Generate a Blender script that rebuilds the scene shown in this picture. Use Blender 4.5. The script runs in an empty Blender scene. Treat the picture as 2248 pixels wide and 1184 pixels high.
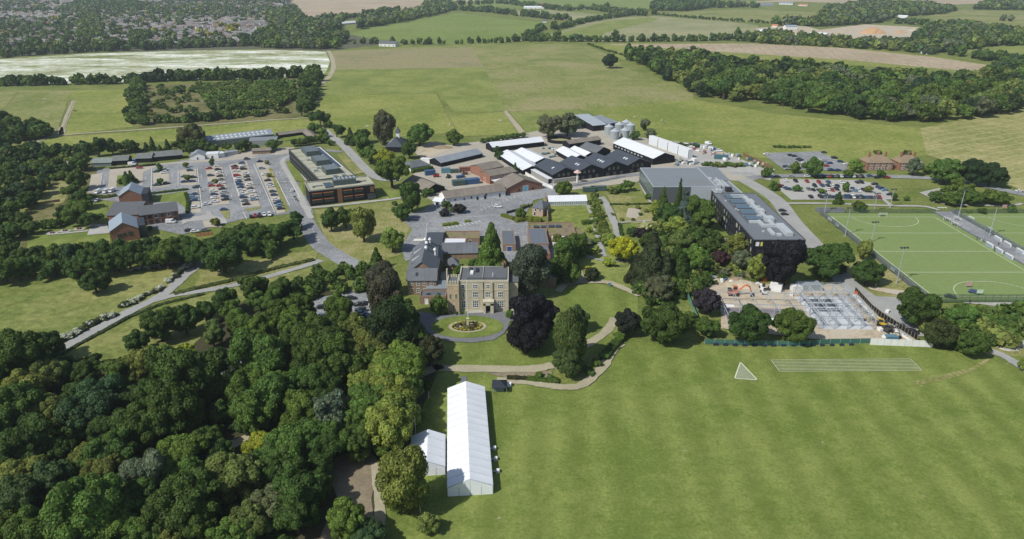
import bpy, bmesh, math, random
import numpy as np
from mathutils import Vector
from mathutils.geometry import tessellate_polygon

# ------------------------------------------------------------------ camera, light, exposure
SC = bpy.context.scene
COL = SC.collection
FPX, CX, CY, HORIZON, CAM_H = 1555.0, 1124.0, 592.0, -74.0, 120.0
PITCH = math.atan((CY - HORIZON) / FPX)
cam_data = bpy.data.cameras.new('camera')
cam = bpy.data.objects.new('camera', cam_data)
COL.objects.link(cam)
cam.location = (0, 0, CAM_H)
cam.rotation_euler = (math.pi / 2 - PITCH, 0, 0)
cam_data.sensor_fit = 'HORIZONTAL'
cam_data.sensor_width = 36
cam_data.lens = 36 * FPX / 2248
cam_data.clip_start = 1
cam_data.clip_end = 20000
SC.camera = cam

SUN_EL, SUN_AZ = math.radians(47), math.atan2(-0.60, -0.80)     # the sun stands behind and left of the camera
w = bpy.data.worlds.new("World")
SC.world = w
w.use_nodes = True
nt = w.node_tree
bg = nt.nodes['Background']
sky = nt.nodes.new('ShaderNodeTexSky')
sky.sky_type = 'NISHITA'
sky.sun_disc = False
sky.sun_elevation = SUN_EL
sky.sun_rotation = math.pi / 2 - SUN_AZ
nt.links.new(sky.outputs[0], bg.inputs[0])
bg.inputs[1].default_value = 0.105
sl = bpy.data.lights.new('sun', 'SUN')
sl.energy = 4.3
sl.angle = math.radians(0.5)
sl.color = (1.0, 0.97, 0.90)
sun = bpy.data.objects.new('sun', sl)
COL.objects.link(sun)
sd = Vector((math.cos(SUN_AZ) * math.cos(SUN_EL), math.sin(SUN_AZ) * math.cos(SUN_EL), math.sin(SUN_EL)))
sun.rotation_euler = sd.to_track_quat('Z', 'Y').to_euler()
sun.location = sd * 800
SC.view_settings.view_transform = 'Standard'
SC.view_settings.look = 'None'
SC.view_settings.gamma = 1
SC.view_settings.use_curve_mapping = False
SC.view_settings.exposure = 0.0
SC.cycles.max_bounces = 5
SC.cycles.diffuse_bounces = 2
SC.cycles.glossy_bounces = 2
SC.cycles.transparent_max_bounces = 8
SC.cycles.volume_bounces = 1
SC.cycles.use_denoising = True

# ------------------------------------------------------------------ survey: photograph pixel -> point on the ground
def g(p, z=None):
    u, v = p[0], p[1]
    if z is None:
        z = p[2] if len(p) > 2 else 0.0
    dv = (v - CY) / FPX
    fwd = math.cos(PITCH) - dv * math.sin(PITCH)
    down = math.sin(PITCH) + dv * math.cos(PITCH)
    t = (CAM_H - z) / down
    return (t * (u - CX) / FPX, t * fwd)
def px_per_m(p, z=0.0):
    return math.cos(PITCH) * (p[1] - HORIZON) / (CAM_H - z)
def unproj(x, y, z=0.0):
    c, s = math.cos(PITCH), math.sin(PITCH)
    d = y * c + (CAM_H - z) * s
    return (CX + FPX * x / d, CY + FPX * ((CAM_H - z) * c - y * s) / d)
def zoomer(x0, y0, s):
    return lambda x, y, z=0.0: (x0 + x / s, y0 + y / s, z)
zI1, zI2, zI3, zI4 = zoomer(0, 0, 3.7), zoomer(560, 0, 3.7), zoomer(1120, 0, 3.7), zoomer(1648, 0, 3.7)
zA, zB, zC, zD = zoomer(0, 280, 4.228), zoomer(400, 260, 4.228), zoomer(800, 240, 4.228), zoomer(1160, 240, 4.228)
zE, zF, zG, zH = zoomer(1560, 260, 3.116), zoomer(800, 460, 4.228), zoomer(1180, 420, 4.228), zoomer(1480, 560, 2.927)
zI, zJ, zK, zL = zoomer(0, 520, 3.116), zoomer(0, 800, 3.083), zoomer(640, 600, 3.289), zoomer(680, 820, 3.254)
zM, zN, zO, zP = zoomer(640, 300, 6.577), zoomer(960, 560, 7.4), zoomer(1560, 400, 6.578), zoomer(1560, 600, 5.62)
zQ, zR = zoomer(1480, 310, 8.03), zoomer(1940, 440, 5.383)

def ordinal(n):
    if 10 <= n % 100 <= 20: return f"{n}th"
    return f"{n}{ {1: 'st', 2: 'nd', 3: 'rd'}.get(n % 10, 'th') }"

# ------------------------------------------------------------------ materials
MATS = {}
def new_mat(name):
    m = bpy.data.materials.new(name)
    m.use_nodes = True
    b = m.node_tree.nodes['Principled BSDF']
    return m, m.node_tree, b
def ramp_node(t, stops, fac):
    r = t.nodes.new('ShaderNodeValToRGB')
    e = r.color_ramp.elements
    while len(e) < len(stops): e.new(0.5)
    for k, (p, c) in enumerate(stops):
        e[k].position = p
        e[k].color = (*c, 1)
    t.links.new(fac, r.inputs[0])
    return r.outputs[0]
def noise_node(t, scale, detail=4, vec=None, rough=0.6, dist=0.0):
    n = t.nodes.new('ShaderNodeTexNoise')
    n.inputs['Scale'].default_value = scale
    n.inputs['Detail'].default_value = detail
    n.inputs['Roughness'].default_value = rough
    n.inputs['Distortion'].default_value = dist
    if vec is not None: t.links.new(vec, n.inputs['Vector'])
    return n.outputs['Fac']
def map_node(t, scale=(1, 1, 1), rot=0.0):
    tc = t.nodes.new('ShaderNodeTexCoord')
    mp = t.nodes.new('ShaderNodeMapping')
    mp.inputs['Scale'].default_value = scale
    mp.inputs['Rotation'].default_value = (0, 0, rot)
    t.links.new(tc.outputs['Object'], mp.inputs[0])
    return mp.outputs[0]
def mix_node(t, a, b, fac, mode='MIX'):
    m = t.nodes.new('ShaderNodeMix')
    m.data_type = 'RGBA'
    m.blend_type = mode
    for k, v in ((0, fac), (6, a), (7, b)):
        if hasattr(v, 'is_output') or isinstance(v, bpy.types.NodeSocket): t.links.new(v, m.inputs[k])
        elif isinstance(v, (tuple, list)): m.inputs[k].default_value = (*v[:3], 1)
        else: m.inputs[k].default_value = v
    return m.outputs[2]
def math_node(t, op, a, b=0.0):
    m = t.nodes.new('ShaderNodeMath')
    m.operation = op
    for k, v in ((0, a), (1, b)):
        if isinstance(v, bpy.types.NodeSocket): t.links.new(v, m.inputs[k])
        else: m.inputs[k].default_value = v
    return m.outputs[0]

def plain(name, c, rough=0.8, var=0.18, scale=0.6, metal=0.0, spec=0.3):
    """weathered paint, render, brick from afar: colour with stains"""
    if name in MATS: return MATS[name]
    m, t, b = new_mat(name)
    v = map_node(t)
    n1 = noise_node(t, scale, 5, v)
    n2 = noise_node(t, scale * 9, 3, v)
    s = math_node(t, 'ADD', math_node(t, 'MULTIPLY', n1, 0.6), math_node(t, 'MULTIPLY', n2, 0.4))
    col = ramp_node(t, [(0.32, tuple(x * (1 - var) for x in c)), (0.68, tuple(min(1, x * (1 + var)) for x in c))], s)
    t.links.new(col, b.inputs['Base Color'])
    b.inputs['Roughness'].default_value = rough
    b.inputs['Metallic'].default_value = metal
    b.inputs['Specular IOR Level'].default_value = spec
    MATS[name] = m
    return m
def sheet(name, c, rib=1.0, axis=0, rough=0.6, var=0.2, ribdark=0.75, metal=0.0):
    """profiled roofing / cladding: ribs along one local axis, streaky weathering"""
    if name in MATS: return MATS[name]
    m, t, b = new_mat(name)
    v = map_node(t)
    sep = t.nodes.new('ShaderNodeSeparateXYZ')
    t.links.new(v, sep.inputs[0])
    fr = math_node(t, 'FRACT', math_node(t, 'MULTIPLY', sep.outputs[axis], 1.0 / rib))
    line = math_node(t, 'LESS_THAN', fr, 0.16)
    vs = map_node(t, (0.9, 0.12, 0.3) if axis == 0 else (0.12, 0.9, 0.3))
    n1 = noise_node(t, 1.0, 5, vs)
    n2 = noise_node(t, 0.18, 3, v)
    s = math_node(t, 'ADD', math_node(t, 'MULTIPLY', n1, 0.55), math_node(t, 'MULTIPLY', n2, 0.45))
    col = ramp_node(t, [(0.33, tuple(x * (1 - var) for x in c)), (0.67, tuple(min(1, x * (1 + var)) for x in c))], s)
    col = mix_node(t, col, tuple(x * ribdark for x in c), math_node(t, 'MULTIPLY', line, 0.8))
    t.links.new(col, b.inputs['Base Color'])
    b.inputs['Roughness'].default_value = rough
    b.inputs['Metallic'].default_value = metal
    b.inputs['Specular IOR Level'].default_value = 0.3
    MATS[name] = m
    return m
def turf(name, c1, c2, scale=0.02, c3=None, stripes=None, fine=1.2, rough=0.95, tracks=None, stretch=(1, 1, 1), rot=0.0, speck=None, mot=None):
    """ground: two colours in patches, finer mottling, optional mowing stripes (width m, angle, strength)"""
    if name in MATS: return MATS[name]
    m, t, b = new_mat(name)
    mot = mot or (0.22 if scale < 0.041 else 0.06)
    v = map_node(t, stretch, rot)
    n1 = noise_node(t, scale, 6, v, 0.62, 0.4)
    n2 = noise_node(t, scale * 6, 5, v, 0.65)
    n3 = noise_node(t, fine, 3, v, 0.7)
    s = math_node(t, 'ADD', math_node(t, 'MULTIPLY', n1, 0.5), math_node(t, 'MULTIPLY', n2, 0.3))
    s = math_node(t, 'ADD', s, math_node(t, 'MULTIPLY', n3, 0.2))
    stops = [(0.43, c1), (0.57, c2)] if mot > .1 else [(0.34, c1), (0.66, c2)]
    if c3: stops = [(0.42, c1), (0.5, c2), (0.58, c3)]
    col = ramp_node(t, stops, s)
    n5 = noise_node(t, scale * 24, 4, v, 0.75)
    col = mix_node(t, col, ramp_node(t, [(0.36, (1 - mot,) * 3), (0.64, (1 + mot,) * 3)], n5), 1.0, 'MULTIPLY')
    if stripes:
        wd, ang, st = stripes
        vr = map_node(t, (1, 1, 1), ang)
        sep = t.nodes.new('ShaderNodeSeparateXYZ')
        t.links.new(vr, sep.inputs[0])
        wob = math_node(t, 'MULTIPLY', noise_node(t, 0.05, 2, vr), wd * 0.25)
        x = math_node(t, 'ADD', sep.outputs[0], wob)
        sn = math_node(t, 'SINE', math_node(t, 'MULTIPLY', x, math.pi / wd))
        f = math_node(t, 'MULTIPLY', math_node(t, 'ADD', math_node(t, 'MULTIPLY', sn, 0.5), 0.5), st)
        f = math_node(t, 'MULTIPLY', f, math_node(t, 'MULTIPLY', noise_node(t, 0.05, 3, vr), 1.5))
        col = mix_node(t, col, tuple(x * 0.66 for x in c1), f)
        sp2 = math_node(t, 'SINE', math_node(t, 'ADD', math_node(t, 'MULTIPLY', sep.outputs[1], math.pi / (wd * 1.3)), math_node(t, 'MULTIPLY', sep.outputs[0], math.pi / (wd * 2.2))))
        col = mix_node(t, col, tuple(x * 1.25 for x in c2), math_node(t, 'MULTIPLY', math_node(t, 'ADD', math_node(t, 'MULTIPLY', sp2, 0.5), 0.5), st * .12))
    if tracks:
        wd, ang, tc, st = tracks
        vr = map_node(t, (1, 1, 1), ang)
        sep = t.nodes.new('ShaderNodeSeparateXYZ')
        t.links.new(vr, sep.inputs[0])
        x = math_node(t, 'ADD', sep.outputs[0], math_node(t, 'MULTIPLY', noise_node(t, 0.006, 2, vr), wd * 2.5))
        fr = math_node(t, 'FRACT', math_node(t, 'MULTIPLY', x, 1 / wd))
        f = math_node(t, 'MULTIPLY', math_node(t, 'LESS_THAN', fr, 0.14), st)
        col = mix_node(t, col, tc, f)
    if speck:
        sc, thr, scol = speck
        n4 = noise_node(t, sc, 4, v, 0.7)
        col = mix_node(t, col, scol, math_node(t, 'GREATER_THAN', n4, thr))
    t.links.new(col, b.inputs['Base Color'])
    b.inputs['Roughness'].default_value = rough
    b.inputs['Specular IOR Level'].default_value = 0.1
    bm = t.nodes.new('ShaderNodeBump')
    bm.inputs['Strength'].default_value = 0.5
    bm.inputs['Distance'].default_value = 0.25
    t.links.new(n3, bm.inputs['Height'])
    t.links.new(bm.outputs[0], b.inputs['Normal'])
    MATS[name] = m
    return m
def leaf_mat():
    m, t, b = new_mat('leaves')
    at = t.nodes.new('ShaderNodeAttribute')
    at.attribute_name = 'tint'
    oi = t.nodes.new('ShaderNodeObjectInfo')
    col = mix_node(t, at.outputs['Color'], oi.outputs['Color'], 1.0, 'MULTIPLY')
    t.links.new(col, b.inputs['Base Color'])
    b.inputs['Roughness'].default_value = 0.65
    b.inputs['Specular IOR Level'].default_value = 0.22
    tr = t.nodes.new('ShaderNodeBsdfTranslucent')
    t.links.new(mix_node(t, col, (1.25, 1.3, 0.6), 1.0, 'MULTIPLY'), tr.inputs[0])
    ms = t.nodes.new('ShaderNodeMixShader')
    ms.inputs[0].default_value = 0.24
    t.links.new(b.outputs[0], ms.inputs[1])
    t.links.new(tr.outputs[0], ms.inputs[2])
    t.links.new(ms.outputs[0], t.nodes['Material Output'].inputs[0])
    return m
LEAF = leaf_mat()
BARK = plain('bark', (0.075, 0.058, 0.042), 0.95, 0.3, 2.0)
def glass(name, c=(0.03, 0.04, 0.045), rough=0.08):
    if name in MATS: return MATS[name]
    m, t, b = new_mat(name)
    b.inputs['Base Color'].default_value = (*c, 1)
    b.inputs['Roughness'].default_value = rough
    b.inputs['Specular IOR Level'].default_value = 0.8
    MATS[name] = m
    return m
def wire_mesh(name, c, cover):
    """woven fence netting: solid threads over a part of the area, open air in the rest"""
    if name in MATS: return MATS[name]
    m, t, b = new_mat(name)
    b.inputs['Base Color'].default_value = (*c, 1)
    b.inputs['Alpha'].default_value = cover
    b.inputs['Roughness'].default_value = 0.7
    MATS[name] = m
    return m

# ------------------------------------------------------------------ mesh building
class MB:
    def __init__(s): s.v, s.f, s.m = [], [], []
    def face(s, pts, mi=0):
        n = len(s.v)
        s.v += [tuple(p) for p in pts]
        s.f.append(tuple(range(n, n + len(pts))))
        s.m.append(mi)
        return s
    def hexa(s, b, t, mi=0, bottom=True):
        n = len(s.v)
        k = len(b)
        s.v += [tuple(p) for p in b] + [tuple(p) for p in t]
        if bottom: s.f.append(tuple(range(n + k - 1, n - 1, -1))); s.m.append(mi)
        s.f.append(tuple(range(n + k, n + 2 * k))); s.m.append(mi)
        for i in range(k):
            j = (i + 1) % k
            s.f.append((n + i, n + j, n + k + j, n + k + i)); s.m.append(mi)
        return s
    def box(s, x0, x1, y0, y1, z0, z1, mi=0):
        return s.hexa([(x0, y0, z0), (x1, y0, z0), (x1, y1, z0), (x0, y1, z0)],
                      [(x0, y0, z1), (x1, y0, z1), (x1, y1, z1), (x0, y1, z1)], mi)
    def cyl(s, x, y, z0, z1, r0, r1=None, n=8, mi=0):
        r1 = r0 if r1 is None else r1
        c = [(math.cos(2 * math.pi * k / n), math.sin(2 * math.pi * k / n)) for k in range(n)]
        return s.hexa([(x + r0 * a, y + r0 * b, z0) for a, b in c], [(x + r1 * a, y + r1 * b, z1) for a, b in c], mi)
    def bar(s, p, q, r, mi=0, n=4, r2=None):
        p, q = Vector(p), Vector(q)
        d = (q - p).normalized()
        a = d.orthogonal().normalized()
        b = d.cross(a)
        r2 = r if r2 is None else r2
        cs = [(math.cos(2 * math.pi * k / n + .785), math.sin(2 * math.pi * k / n + .785)) for k in range(n)]
        return s.hexa([p + (a * c + b * e) * r for c, e in cs], [q + (a * c + b * e) * r2 for c, e in cs], mi)
    def slab(s, pts, th, mi=0):
        """a plate of thickness th under the polygon pts (thickness straight down)"""
        return s.hexa([(x, y, z - th) for x, y, z in pts], pts, mi)
    def mesh(s, name, mats):
        me = bpy.data.meshes.new(name)
        me.from_pydata(s.v, [], s.f)
        mats = mats if isinstance(mats, (list, tuple)) else [mats]
        for m in mats: me.materials.append(m)
        if len(mats) > 1: me.polygons.foreach_set('material_index', s.m)
        bm = bmesh.new(); bm.from_mesh(me)
        bmesh.ops.recalc_face_normals(bm, faces=bm.faces)
        bm.to_mesh(me); bm.free()
        return me
    def build(s, name, mats, parent=None, loc=(0, 0, 0), rz=0.0):
        return place(name, s.mesh(name, mats), parent, loc, rz)
def place(name, me, parent=None, loc=(0, 0, 0), rz=0.0):
    o = bpy.data.objects.new(name, me)
    COL.objects.link(o)
    o.location = loc
    o.rotation_euler = (0, 0, rz)
    if parent is not None: o.parent = parent
    return o
def tag(o, label=None, cat=None, group=None, kind=None):
    if label: o['label'] = label
    if cat: o['category'] = cat
    if group: o['group'] = group
    if kind: o['kind'] = kind
    return o
def thing(name, label, cat, loc, rz=0.0, group=None):
    o = bpy.data.objects.new(name, None)
    o.empty_display_size = 0.5
    COL.objects.link(o)
    o.location = (loc[0], loc[1], loc[2] if len(loc) > 2 else 0.0)
    o.rotation_euler = (0, 0, rz)
    return tag(o, label, cat, group)
def copy_tree(o, parent=None):
    c = o.copy(); COL.objects.link(c); c.parent = parent
    for ch in list(o.children): copy_tree(ch, c)
    return c
SHEETS = [0]
def lift():
    SHEETS[0] += 1
    return SHEETS[0] * 0.0007
def poly_ground(name, pts, mat, z, parent=None, kind='structure', world=False):
    if name != 'ground' or z: z += lift()
    """a ground sheet from survey points"""
    w_ = [Vector((*(p if world else g(p)), 0)) for p in pts]
    tris = tessellate_polygon([w_])
    mb = MB()
    me = bpy.data.meshes.new(name)
    fs = []
    for t_ in tris:
        a, b, c = (w_[i] for i in t_)
        if (b - a).cross(c - a).z < 0: t_ = t_[::-1]
        fs.append(tuple(t_))
    me.from_pydata([(p.x, p.y, z) for p in w_], [], fs)
    me.materials.append(mat)
    return tag(place(name, me, parent), kind=kind)
def smooth_line(pts, n=6):
    out = []
    P = [Vector((p[0], p[1])) for p in pts]
    for i in range(len(P) - 1):
        p0 = P[i - 1] if i > 0 else P[i] * 2 - P[i + 1]
        p3 = P[i + 2] if i + 2 < len(P) else P[i + 1] * 2 - P[i]
        for k in range(n):
            t_ = k / n
            out.append(0.5 * ((2 * P[i]) + (-p0 + P[i + 1]) * t_ + (2 * p0 - 5 * P[i] + 4 * P[i + 1] - p3) * t_ ** 2 + (-p0 + 3 * P[i] - 3 * P[i + 1] + p3) * t_ ** 3))
    out.append(P[-1])
    return out
def ribbon(name, pts, width, mat, z, kind='structure', world=False, n=6, parent=None):
    L = smooth_line([p if world else g(p) for p in pts], n)
    z += lift()
    vs, fs = [], []
    for i, p in enumerate(L):
        d = (L[min(i + 1, len(L) - 1)] - L[max(i - 1, 0)]).normalized()
        nn = Vector((-d.y, d.x)) * width / 2 * (1 + (.16 * math.sin(i * 1.9 + width) * math.cos(i * .7) if name in ('path', 'track') else 0))
        vs += [(p.x + nn.x, p.y + nn.y, z), (p.x - nn.x, p.y - nn.y, z)]
    for i in range(len(L) - 1): fs.append((2 * i, 2 * i + 1, 2 * i + 3, 2 * i + 2))
    me = bpy.data.meshes.new(name)
    me.from_pydata(vs, [], fs)
    me.materials.append(mat)
    return tag(place(name, me, parent), kind=kind)
def inside(p, poly):
    x, y = p
    r = False
    j = len(poly) - 1
    for i in range(len(poly)):
        xi, yi = poly[i]; xj, yj = poly[j]
        if (yi > y) != (yj > y) and x < (xj - xi) * (y - yi) / (yj - yi) + xi: r = not r
        j = i
    return r
# ------------------------------------------------------------------ colours of the ground (albedo)
G_LAWN = turf('lawn_grass', (0.130, 0.176, 0.036), (0.205, 0.245, 0.064), 0.05, stripes=(5.5, 0.03, 0.5), fine=0.45, speck=(0.12, 0.70, (0.27, 0.26, 0.13)), mot=.16)
G_BASE = turf('rough_grass', (0.115, 0.150, 0.034), (0.190, 0.210, 0.062), 0.03)
G_MEADOW = turf('meadow_grass', (0.125, 0.165, 0.038), (0.245, 0.245, 0.085), 0.012, stretch=(1, 1, 1))
G_PASTURE = turf('pasture_grass', (0.145, 0.185, 0.045), (0.235, 0.258, 0.075), 0.02, speck=(0.05, 0.64, (0.13, 0.16, 0.05)))
G_PASTURE2 = turf('pasture_grass_olive', (0.150, 0.180, 0.050), (0.215, 0.228, 0.075), 0.012, c3=(0.275, 0.250, 0.120))
G_BRIGHT = turf('bright_pasture', (0.160, 0.200, 0.042), (0.255, 0.265, 0.075), 0.012)
G_PINK = turf('seeding_grass', (0.20, 0.205, 0.095), (0.275, 0.235, 0.13), 0.012, c3=(0.235, 0.235, 0.10))
G_WHITE = turf('flowering_crop', (0.17, 0.19, 0.06), (0.42, 0.44, 0.30), 0.016, c3=(0.78, 0.80, 0.73), stretch=(0.45, 1.5, 1), fine=0.2, rot=0.12)
G_PLOUGH = turf('bare_soil_field', (0.34, 0.275, 0.185), (0.43, 0.35, 0.245), 0.008, tracks=(14, 0.2, (0.25, 0.20, 0.14), 0.4))
G_CORN = turf('barley_field', (0.155, 0.205, 0.050), (0.195, 0.245, 0.070), 0.006, tracks=(24, 1.25, (0.12, 0.16, 0.045), 0.6))
G_PALE = turf('pale_crop', (0.22, 0.235, 0.105), (0.32, 0.30, 0.17), 0.006, tracks=(20, 1.0, (0.17, 0.19, 0.08), 0.35))
G_GOLD = turf('golden_meadow', (0.20, 0.215, 0.065), (0.34, 0.31, 0.135), 0.012, tracks=(11, 1.1, (0.42, 0.38, 0.20), 0.45))
G_SCRUB = turf('scrub_ground', (0.10, 0.105, 0.035), (0.21, 0.19, 0.085), 0.04)
G_SOIL = turf('woodland_floor', (0.040, 0.040, 0.020), (0.085, 0.078, 0.042), 0.06)
G_DUST = turf('dusty_ground', (0.17, 0.14, 0.095), (0.30, 0.25, 0.17), 0.05)
G_DRY = turf('dry_grass', (0.17, 0.19, 0.05), (0.31, 0.28, 0.13), 0.035)
G_SAND = turf('sandy_site', (0.36, 0.30, 0.21), (0.48, 0.41, 0.30), 0.05, c3=(0.44, 0.40, 0.33))
G_YARD = turf('farmyard_concrete', (0.33, 0.30, 0.24), (0.44, 0.40, 0.33), 0.05)
G_ASPHALT = turf('asphalt', (0.145, 0.150, 0.156), (0.20, 0.206, 0.212), 0.05, rough=0.85)
G_ASPHALT2 = turf('pale_asphalt', (0.195, 0.202, 0.208), (0.285, 0.292, 0.296), 0.04, rough=0.85)
G_CONC = turf('concrete_paving', (0.33, 0.32, 0.295), (0.43, 0.42, 0.39), 0.06)
G_GRAVEL = turf('gravel_drive', (0.27, 0.27, 0.255), (0.37, 0.37, 0.35), 0.08)
G_BAY = turf('buff_parking_gravel', (0.35, 0.31, 0.245), (0.45, 0.405, 0.33), 0.08)
G_PATH = turf('sandy_path', (0.30, 0.27, 0.18), (0.42, 0.38, 0.27), 0.08)
G_PITCH = turf('artificial_turf', (0.172, 0.235, 0.084), (0.202, 0.262, 0.094), 0.02, fine=0.4, mot=.04)
WHITE_LINE = plain('white_line_paint', (0.72, 0.72, 0.62), 0.7, 0.08)
PALE_LINE = plain('pale_line_paint', (0.60, 0.62, 0.45), 0.7, 0.08)

ext = 9000
poly_ground('ground', [(-ext, -400), (ext, -400), (ext, ext), (-ext, ext)], G_BASE, 0.0, world=True)
def F(pts, mat, lay, name='field'): return poly_ground(name, pts, mat, 0.03 * lay)

# far land, back to front
F([(560, -30), (1160, -30), (1120, -5), (1040, 2), (940, 22), (880, 30), (800, 38), (748, 44), (672, 50), (650, 30), (640, 5)], G_PLOUGH, 1)
F([(1035, 8), (1200, -8), (1440, -10), (1430, 20), (1300, 26), (1190, 20), (1100, 14), (1040, 20)], G_CORN, 1)
F([(760, 76), (850, 54), (930, 40), (1010, 29), (1110, 42), (1195, 50), (1182, 66), (1158, 88), (1100, 95), (1010, 99), (880, 92)], G_CORN, 1)
F([(1100, 25), (1200, 22), (1330, 33), (1300, 42), (1220, 46), (1120, 34)], G_PALE, 1)
F([(1208, 76), (1290, 50), (1370, 38), (1440, 36), (1590, 47), (1665, 56), (1655, 75), (1640, 84), (1450, 90), (1300, 91), (1226, 88)], G_PALE, 1)
F([(1230, 86), (1222, 76), (1330, 48), (1425, 38), (1450, 42), (1330, 72), (1310, 88)], G_PASTURE, 2)
F([(1430, 30), (1640, 21), (1792, 28), (1792, 46), (1700, 52), (1560, 44)], G_PASTURE2, 1)
F([(1570, 8), (2248, -30), (2400, -10), (2300, 2), (2000, 14), (1760, 4)], G_PLOUGH, 1)
F([(2030, 36), (2120, 22), (2300, 26), (2340, 60), (2190, 58), (2060, 48)], G_PASTURE2, 1)
F([(1960, 42), (2060, 48), (2190, 56), (2330, 60), (2330, 76), (2220, 74), (2120, 60)], G_PASTURE, 2)
F([(2090, 108), (2180, 100), (2340, 96), (2340, 128), (2200, 126)], G_PASTURE, 1)
F([(1280, 96), (1650, 95), (1850, 104), (2050, 124), (2182, 144), (2166, 166), (2050, 154), (1850, 142), (1640, 128), (1480, 122), (1400, 128), (1370, 132), (1322, 108)], G_BRIGHT, 1)
F([(1320, 97), (1650, 96), (1850, 106), (2050, 126), (2180, 145), (2166, 160), (2050, 150), (1850, 131), (1640, 118), (1480, 107), (1400, 102)], G_PLOUGH, 2)
G_TOWN = turf('town_ground', (0.07, 0.085, 0.035), (0.15, 0.14, 0.11), 0.06)
F([(-260, -50), (600, -50), (640, 10), (672, 50), (760, 74), (860, 96), (720, 112), (560, 108), (180, 116), (-30, 130), (-260, 140)], G_TOWN, 1, 'ground')
# middle fields
F([(-120, 142), (0, 131), (180, 119), (400, 112), (600, 110), (716, 114), (724, 136), (714, 165), (690, 180), (400, 176), (0, 190), (-120, 196)], G_WHITE, 2)
F([(730, 112), (1040, 98), (1282, 97), (1332, 120), (1385, 155), (1340, 150), (1060, 150), (728, 156)], G_PASTURE2, 1)
F([(734, 112), (1035, 104), (1062, 148), (728, 154)], G_PINK, 2)
F([(712, 160), (728, 154), (1062, 148), (1085, 180), (1112, 245), (1000, 248), (960, 205), (850, 208), (698, 216), (696, 196)], G_PASTURE, 2)
F([(1062, 149), (1340, 148), (1400, 158), (1515, 192), (1524, 218), (1390, 232), (1290, 242), (1112, 246), (1085, 190)], G_PASTURE2, 3)
F([(698, 214), (850, 208), (958, 206), (1006, 290), (900, 300), (740, 300), (695, 260)], G_BRIGHT, 3)
F([(985, 250), (1110, 246), (1160, 296), (1010, 300)], G_BRIGHT, 4)
F([(1118, 246), (1275, 241), (1300, 262), (1160, 296)], G_PASTURE, 4)
F([(1275, 240), (1520, 218), (1700, 250), (2020, 282), (2040, 340), (1900, 360), (1640, 345), (1520, 318), (1420, 300), (1330, 262)], G_BRIGHT, 2)
F([(2020, 282), (2120, 262), (2500, 190), (2560, 420), (2248, 420), (2150, 380), (2035, 340)], G_GOLD, 3)
F([(-200, 205), (0, 203), (40, 200), (156, 199), (124, 298), (0, 336), (-200, 380)], G_PASTURE2, 3)
F([(156, 199), (296, 196), (292, 279), (134, 297)], G_BRIGHT, 3)
F([(-160, 372), (0, 332), (130, 300), (400, 283), (620, 263), (700, 262), (690, 288), (640, 292), (420, 308), (200, 320), (0, 352)], G_BRIGHT, 2)
F([(294, 190), (700, 168), (690, 240), (640, 262), (300, 282)], G_SCRUB, 4, 'ground')
F([(-60, 345), (190, 330), (215, 380), (200, 560), (60, 560), (-60, 600)], G_SCRUB, 3, 'ground')
F([(60, 500), (235, 440), (245, 560), (60, 560)], G_LAWN, 4, 'lawn')
F([(100, 420), (150, 385), (160, 400), (140, 445), (20, 480), (10, 470), (60, 452)], G_DRY, 5, 'ground')
# near grass
F([(-300, 615), (0, 610), (430, 578), (380, 640), (275, 690), (110, 780), (-300, 950)], G_MEADOW, 1)
F([(120, 785), (300, 700), (420, 655), (560, 620), (690, 585), (720, 640), (600, 700), (400, 800), (150, 860), (90, 830)], G_MEADOW, 2)
F([(420, 640), (445, 590), (660, 555), (700, 550), (690, 578), (600, 600), (480, 630), (380, 652)], G_DRY, 3)
F([(690, 462), (900, 440), (905, 480), (880, 560), (800, 580), (720, 540)], G_DRY, 2, 'lawn')
LAWN_PTS = [(830, 1400), (830, 1184), (900, 900), (960, 800), (1300, 850), (1380, 750), (1640, 765), (1900, 752), (2160, 775), (2500, 800), (3200, 1400)]
F(LAWN_PTS, G_LAWN, 2, 'lawn')
F([(1230, 640), (1300, 620), (1400, 650), (1400, 700), (1370, 760), (1280, 780), (1250, 720)], G_LAWN, 3, 'lawn')
F([(935, 740), (1120, 735), (1300, 700), (1290, 790), (1200, 805), (950, 806)], G_LAWN, 3, 'lawn')
F([(2080, 745), (2400, 720), (2400, 790), (2170, 780)], G_DRY, 3, 'ground')
F([(1870, 640), (1960, 660), (2500, 640), (2500, 560), (2248, 600), (2000, 560), (1850, 560)], G_DRY, 1, 'ground')
# woodland floor of the near wood
F([(-300, 1500), (-300, 800), (60, 760), (200, 800), (420, 760), (560, 640), (800, 640), (900, 740), (960, 820), (900, 960), (830, 1060), (820, 1500)], G_SOIL, 3, 'ground')
F([zL(100, 640), zL(400, 520), zL(500, 640), zL(470, 760), zL(440, 900), zL(480, 1200), zL(60, 1200), zL(200, 900)], G_DUST, 5, 'ground')
F([zI(1400, 950), zI(1580, 900), zI(1640, 1000), zI(1560, 1184), zI(1480, 1184)], G_PATH, 6, 'ground')
F([zJ(960, 310), zJ(1180, 330), zJ(1170, 440), zJ(1000, 400)], G_PATH, 6, 'ground')
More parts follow.
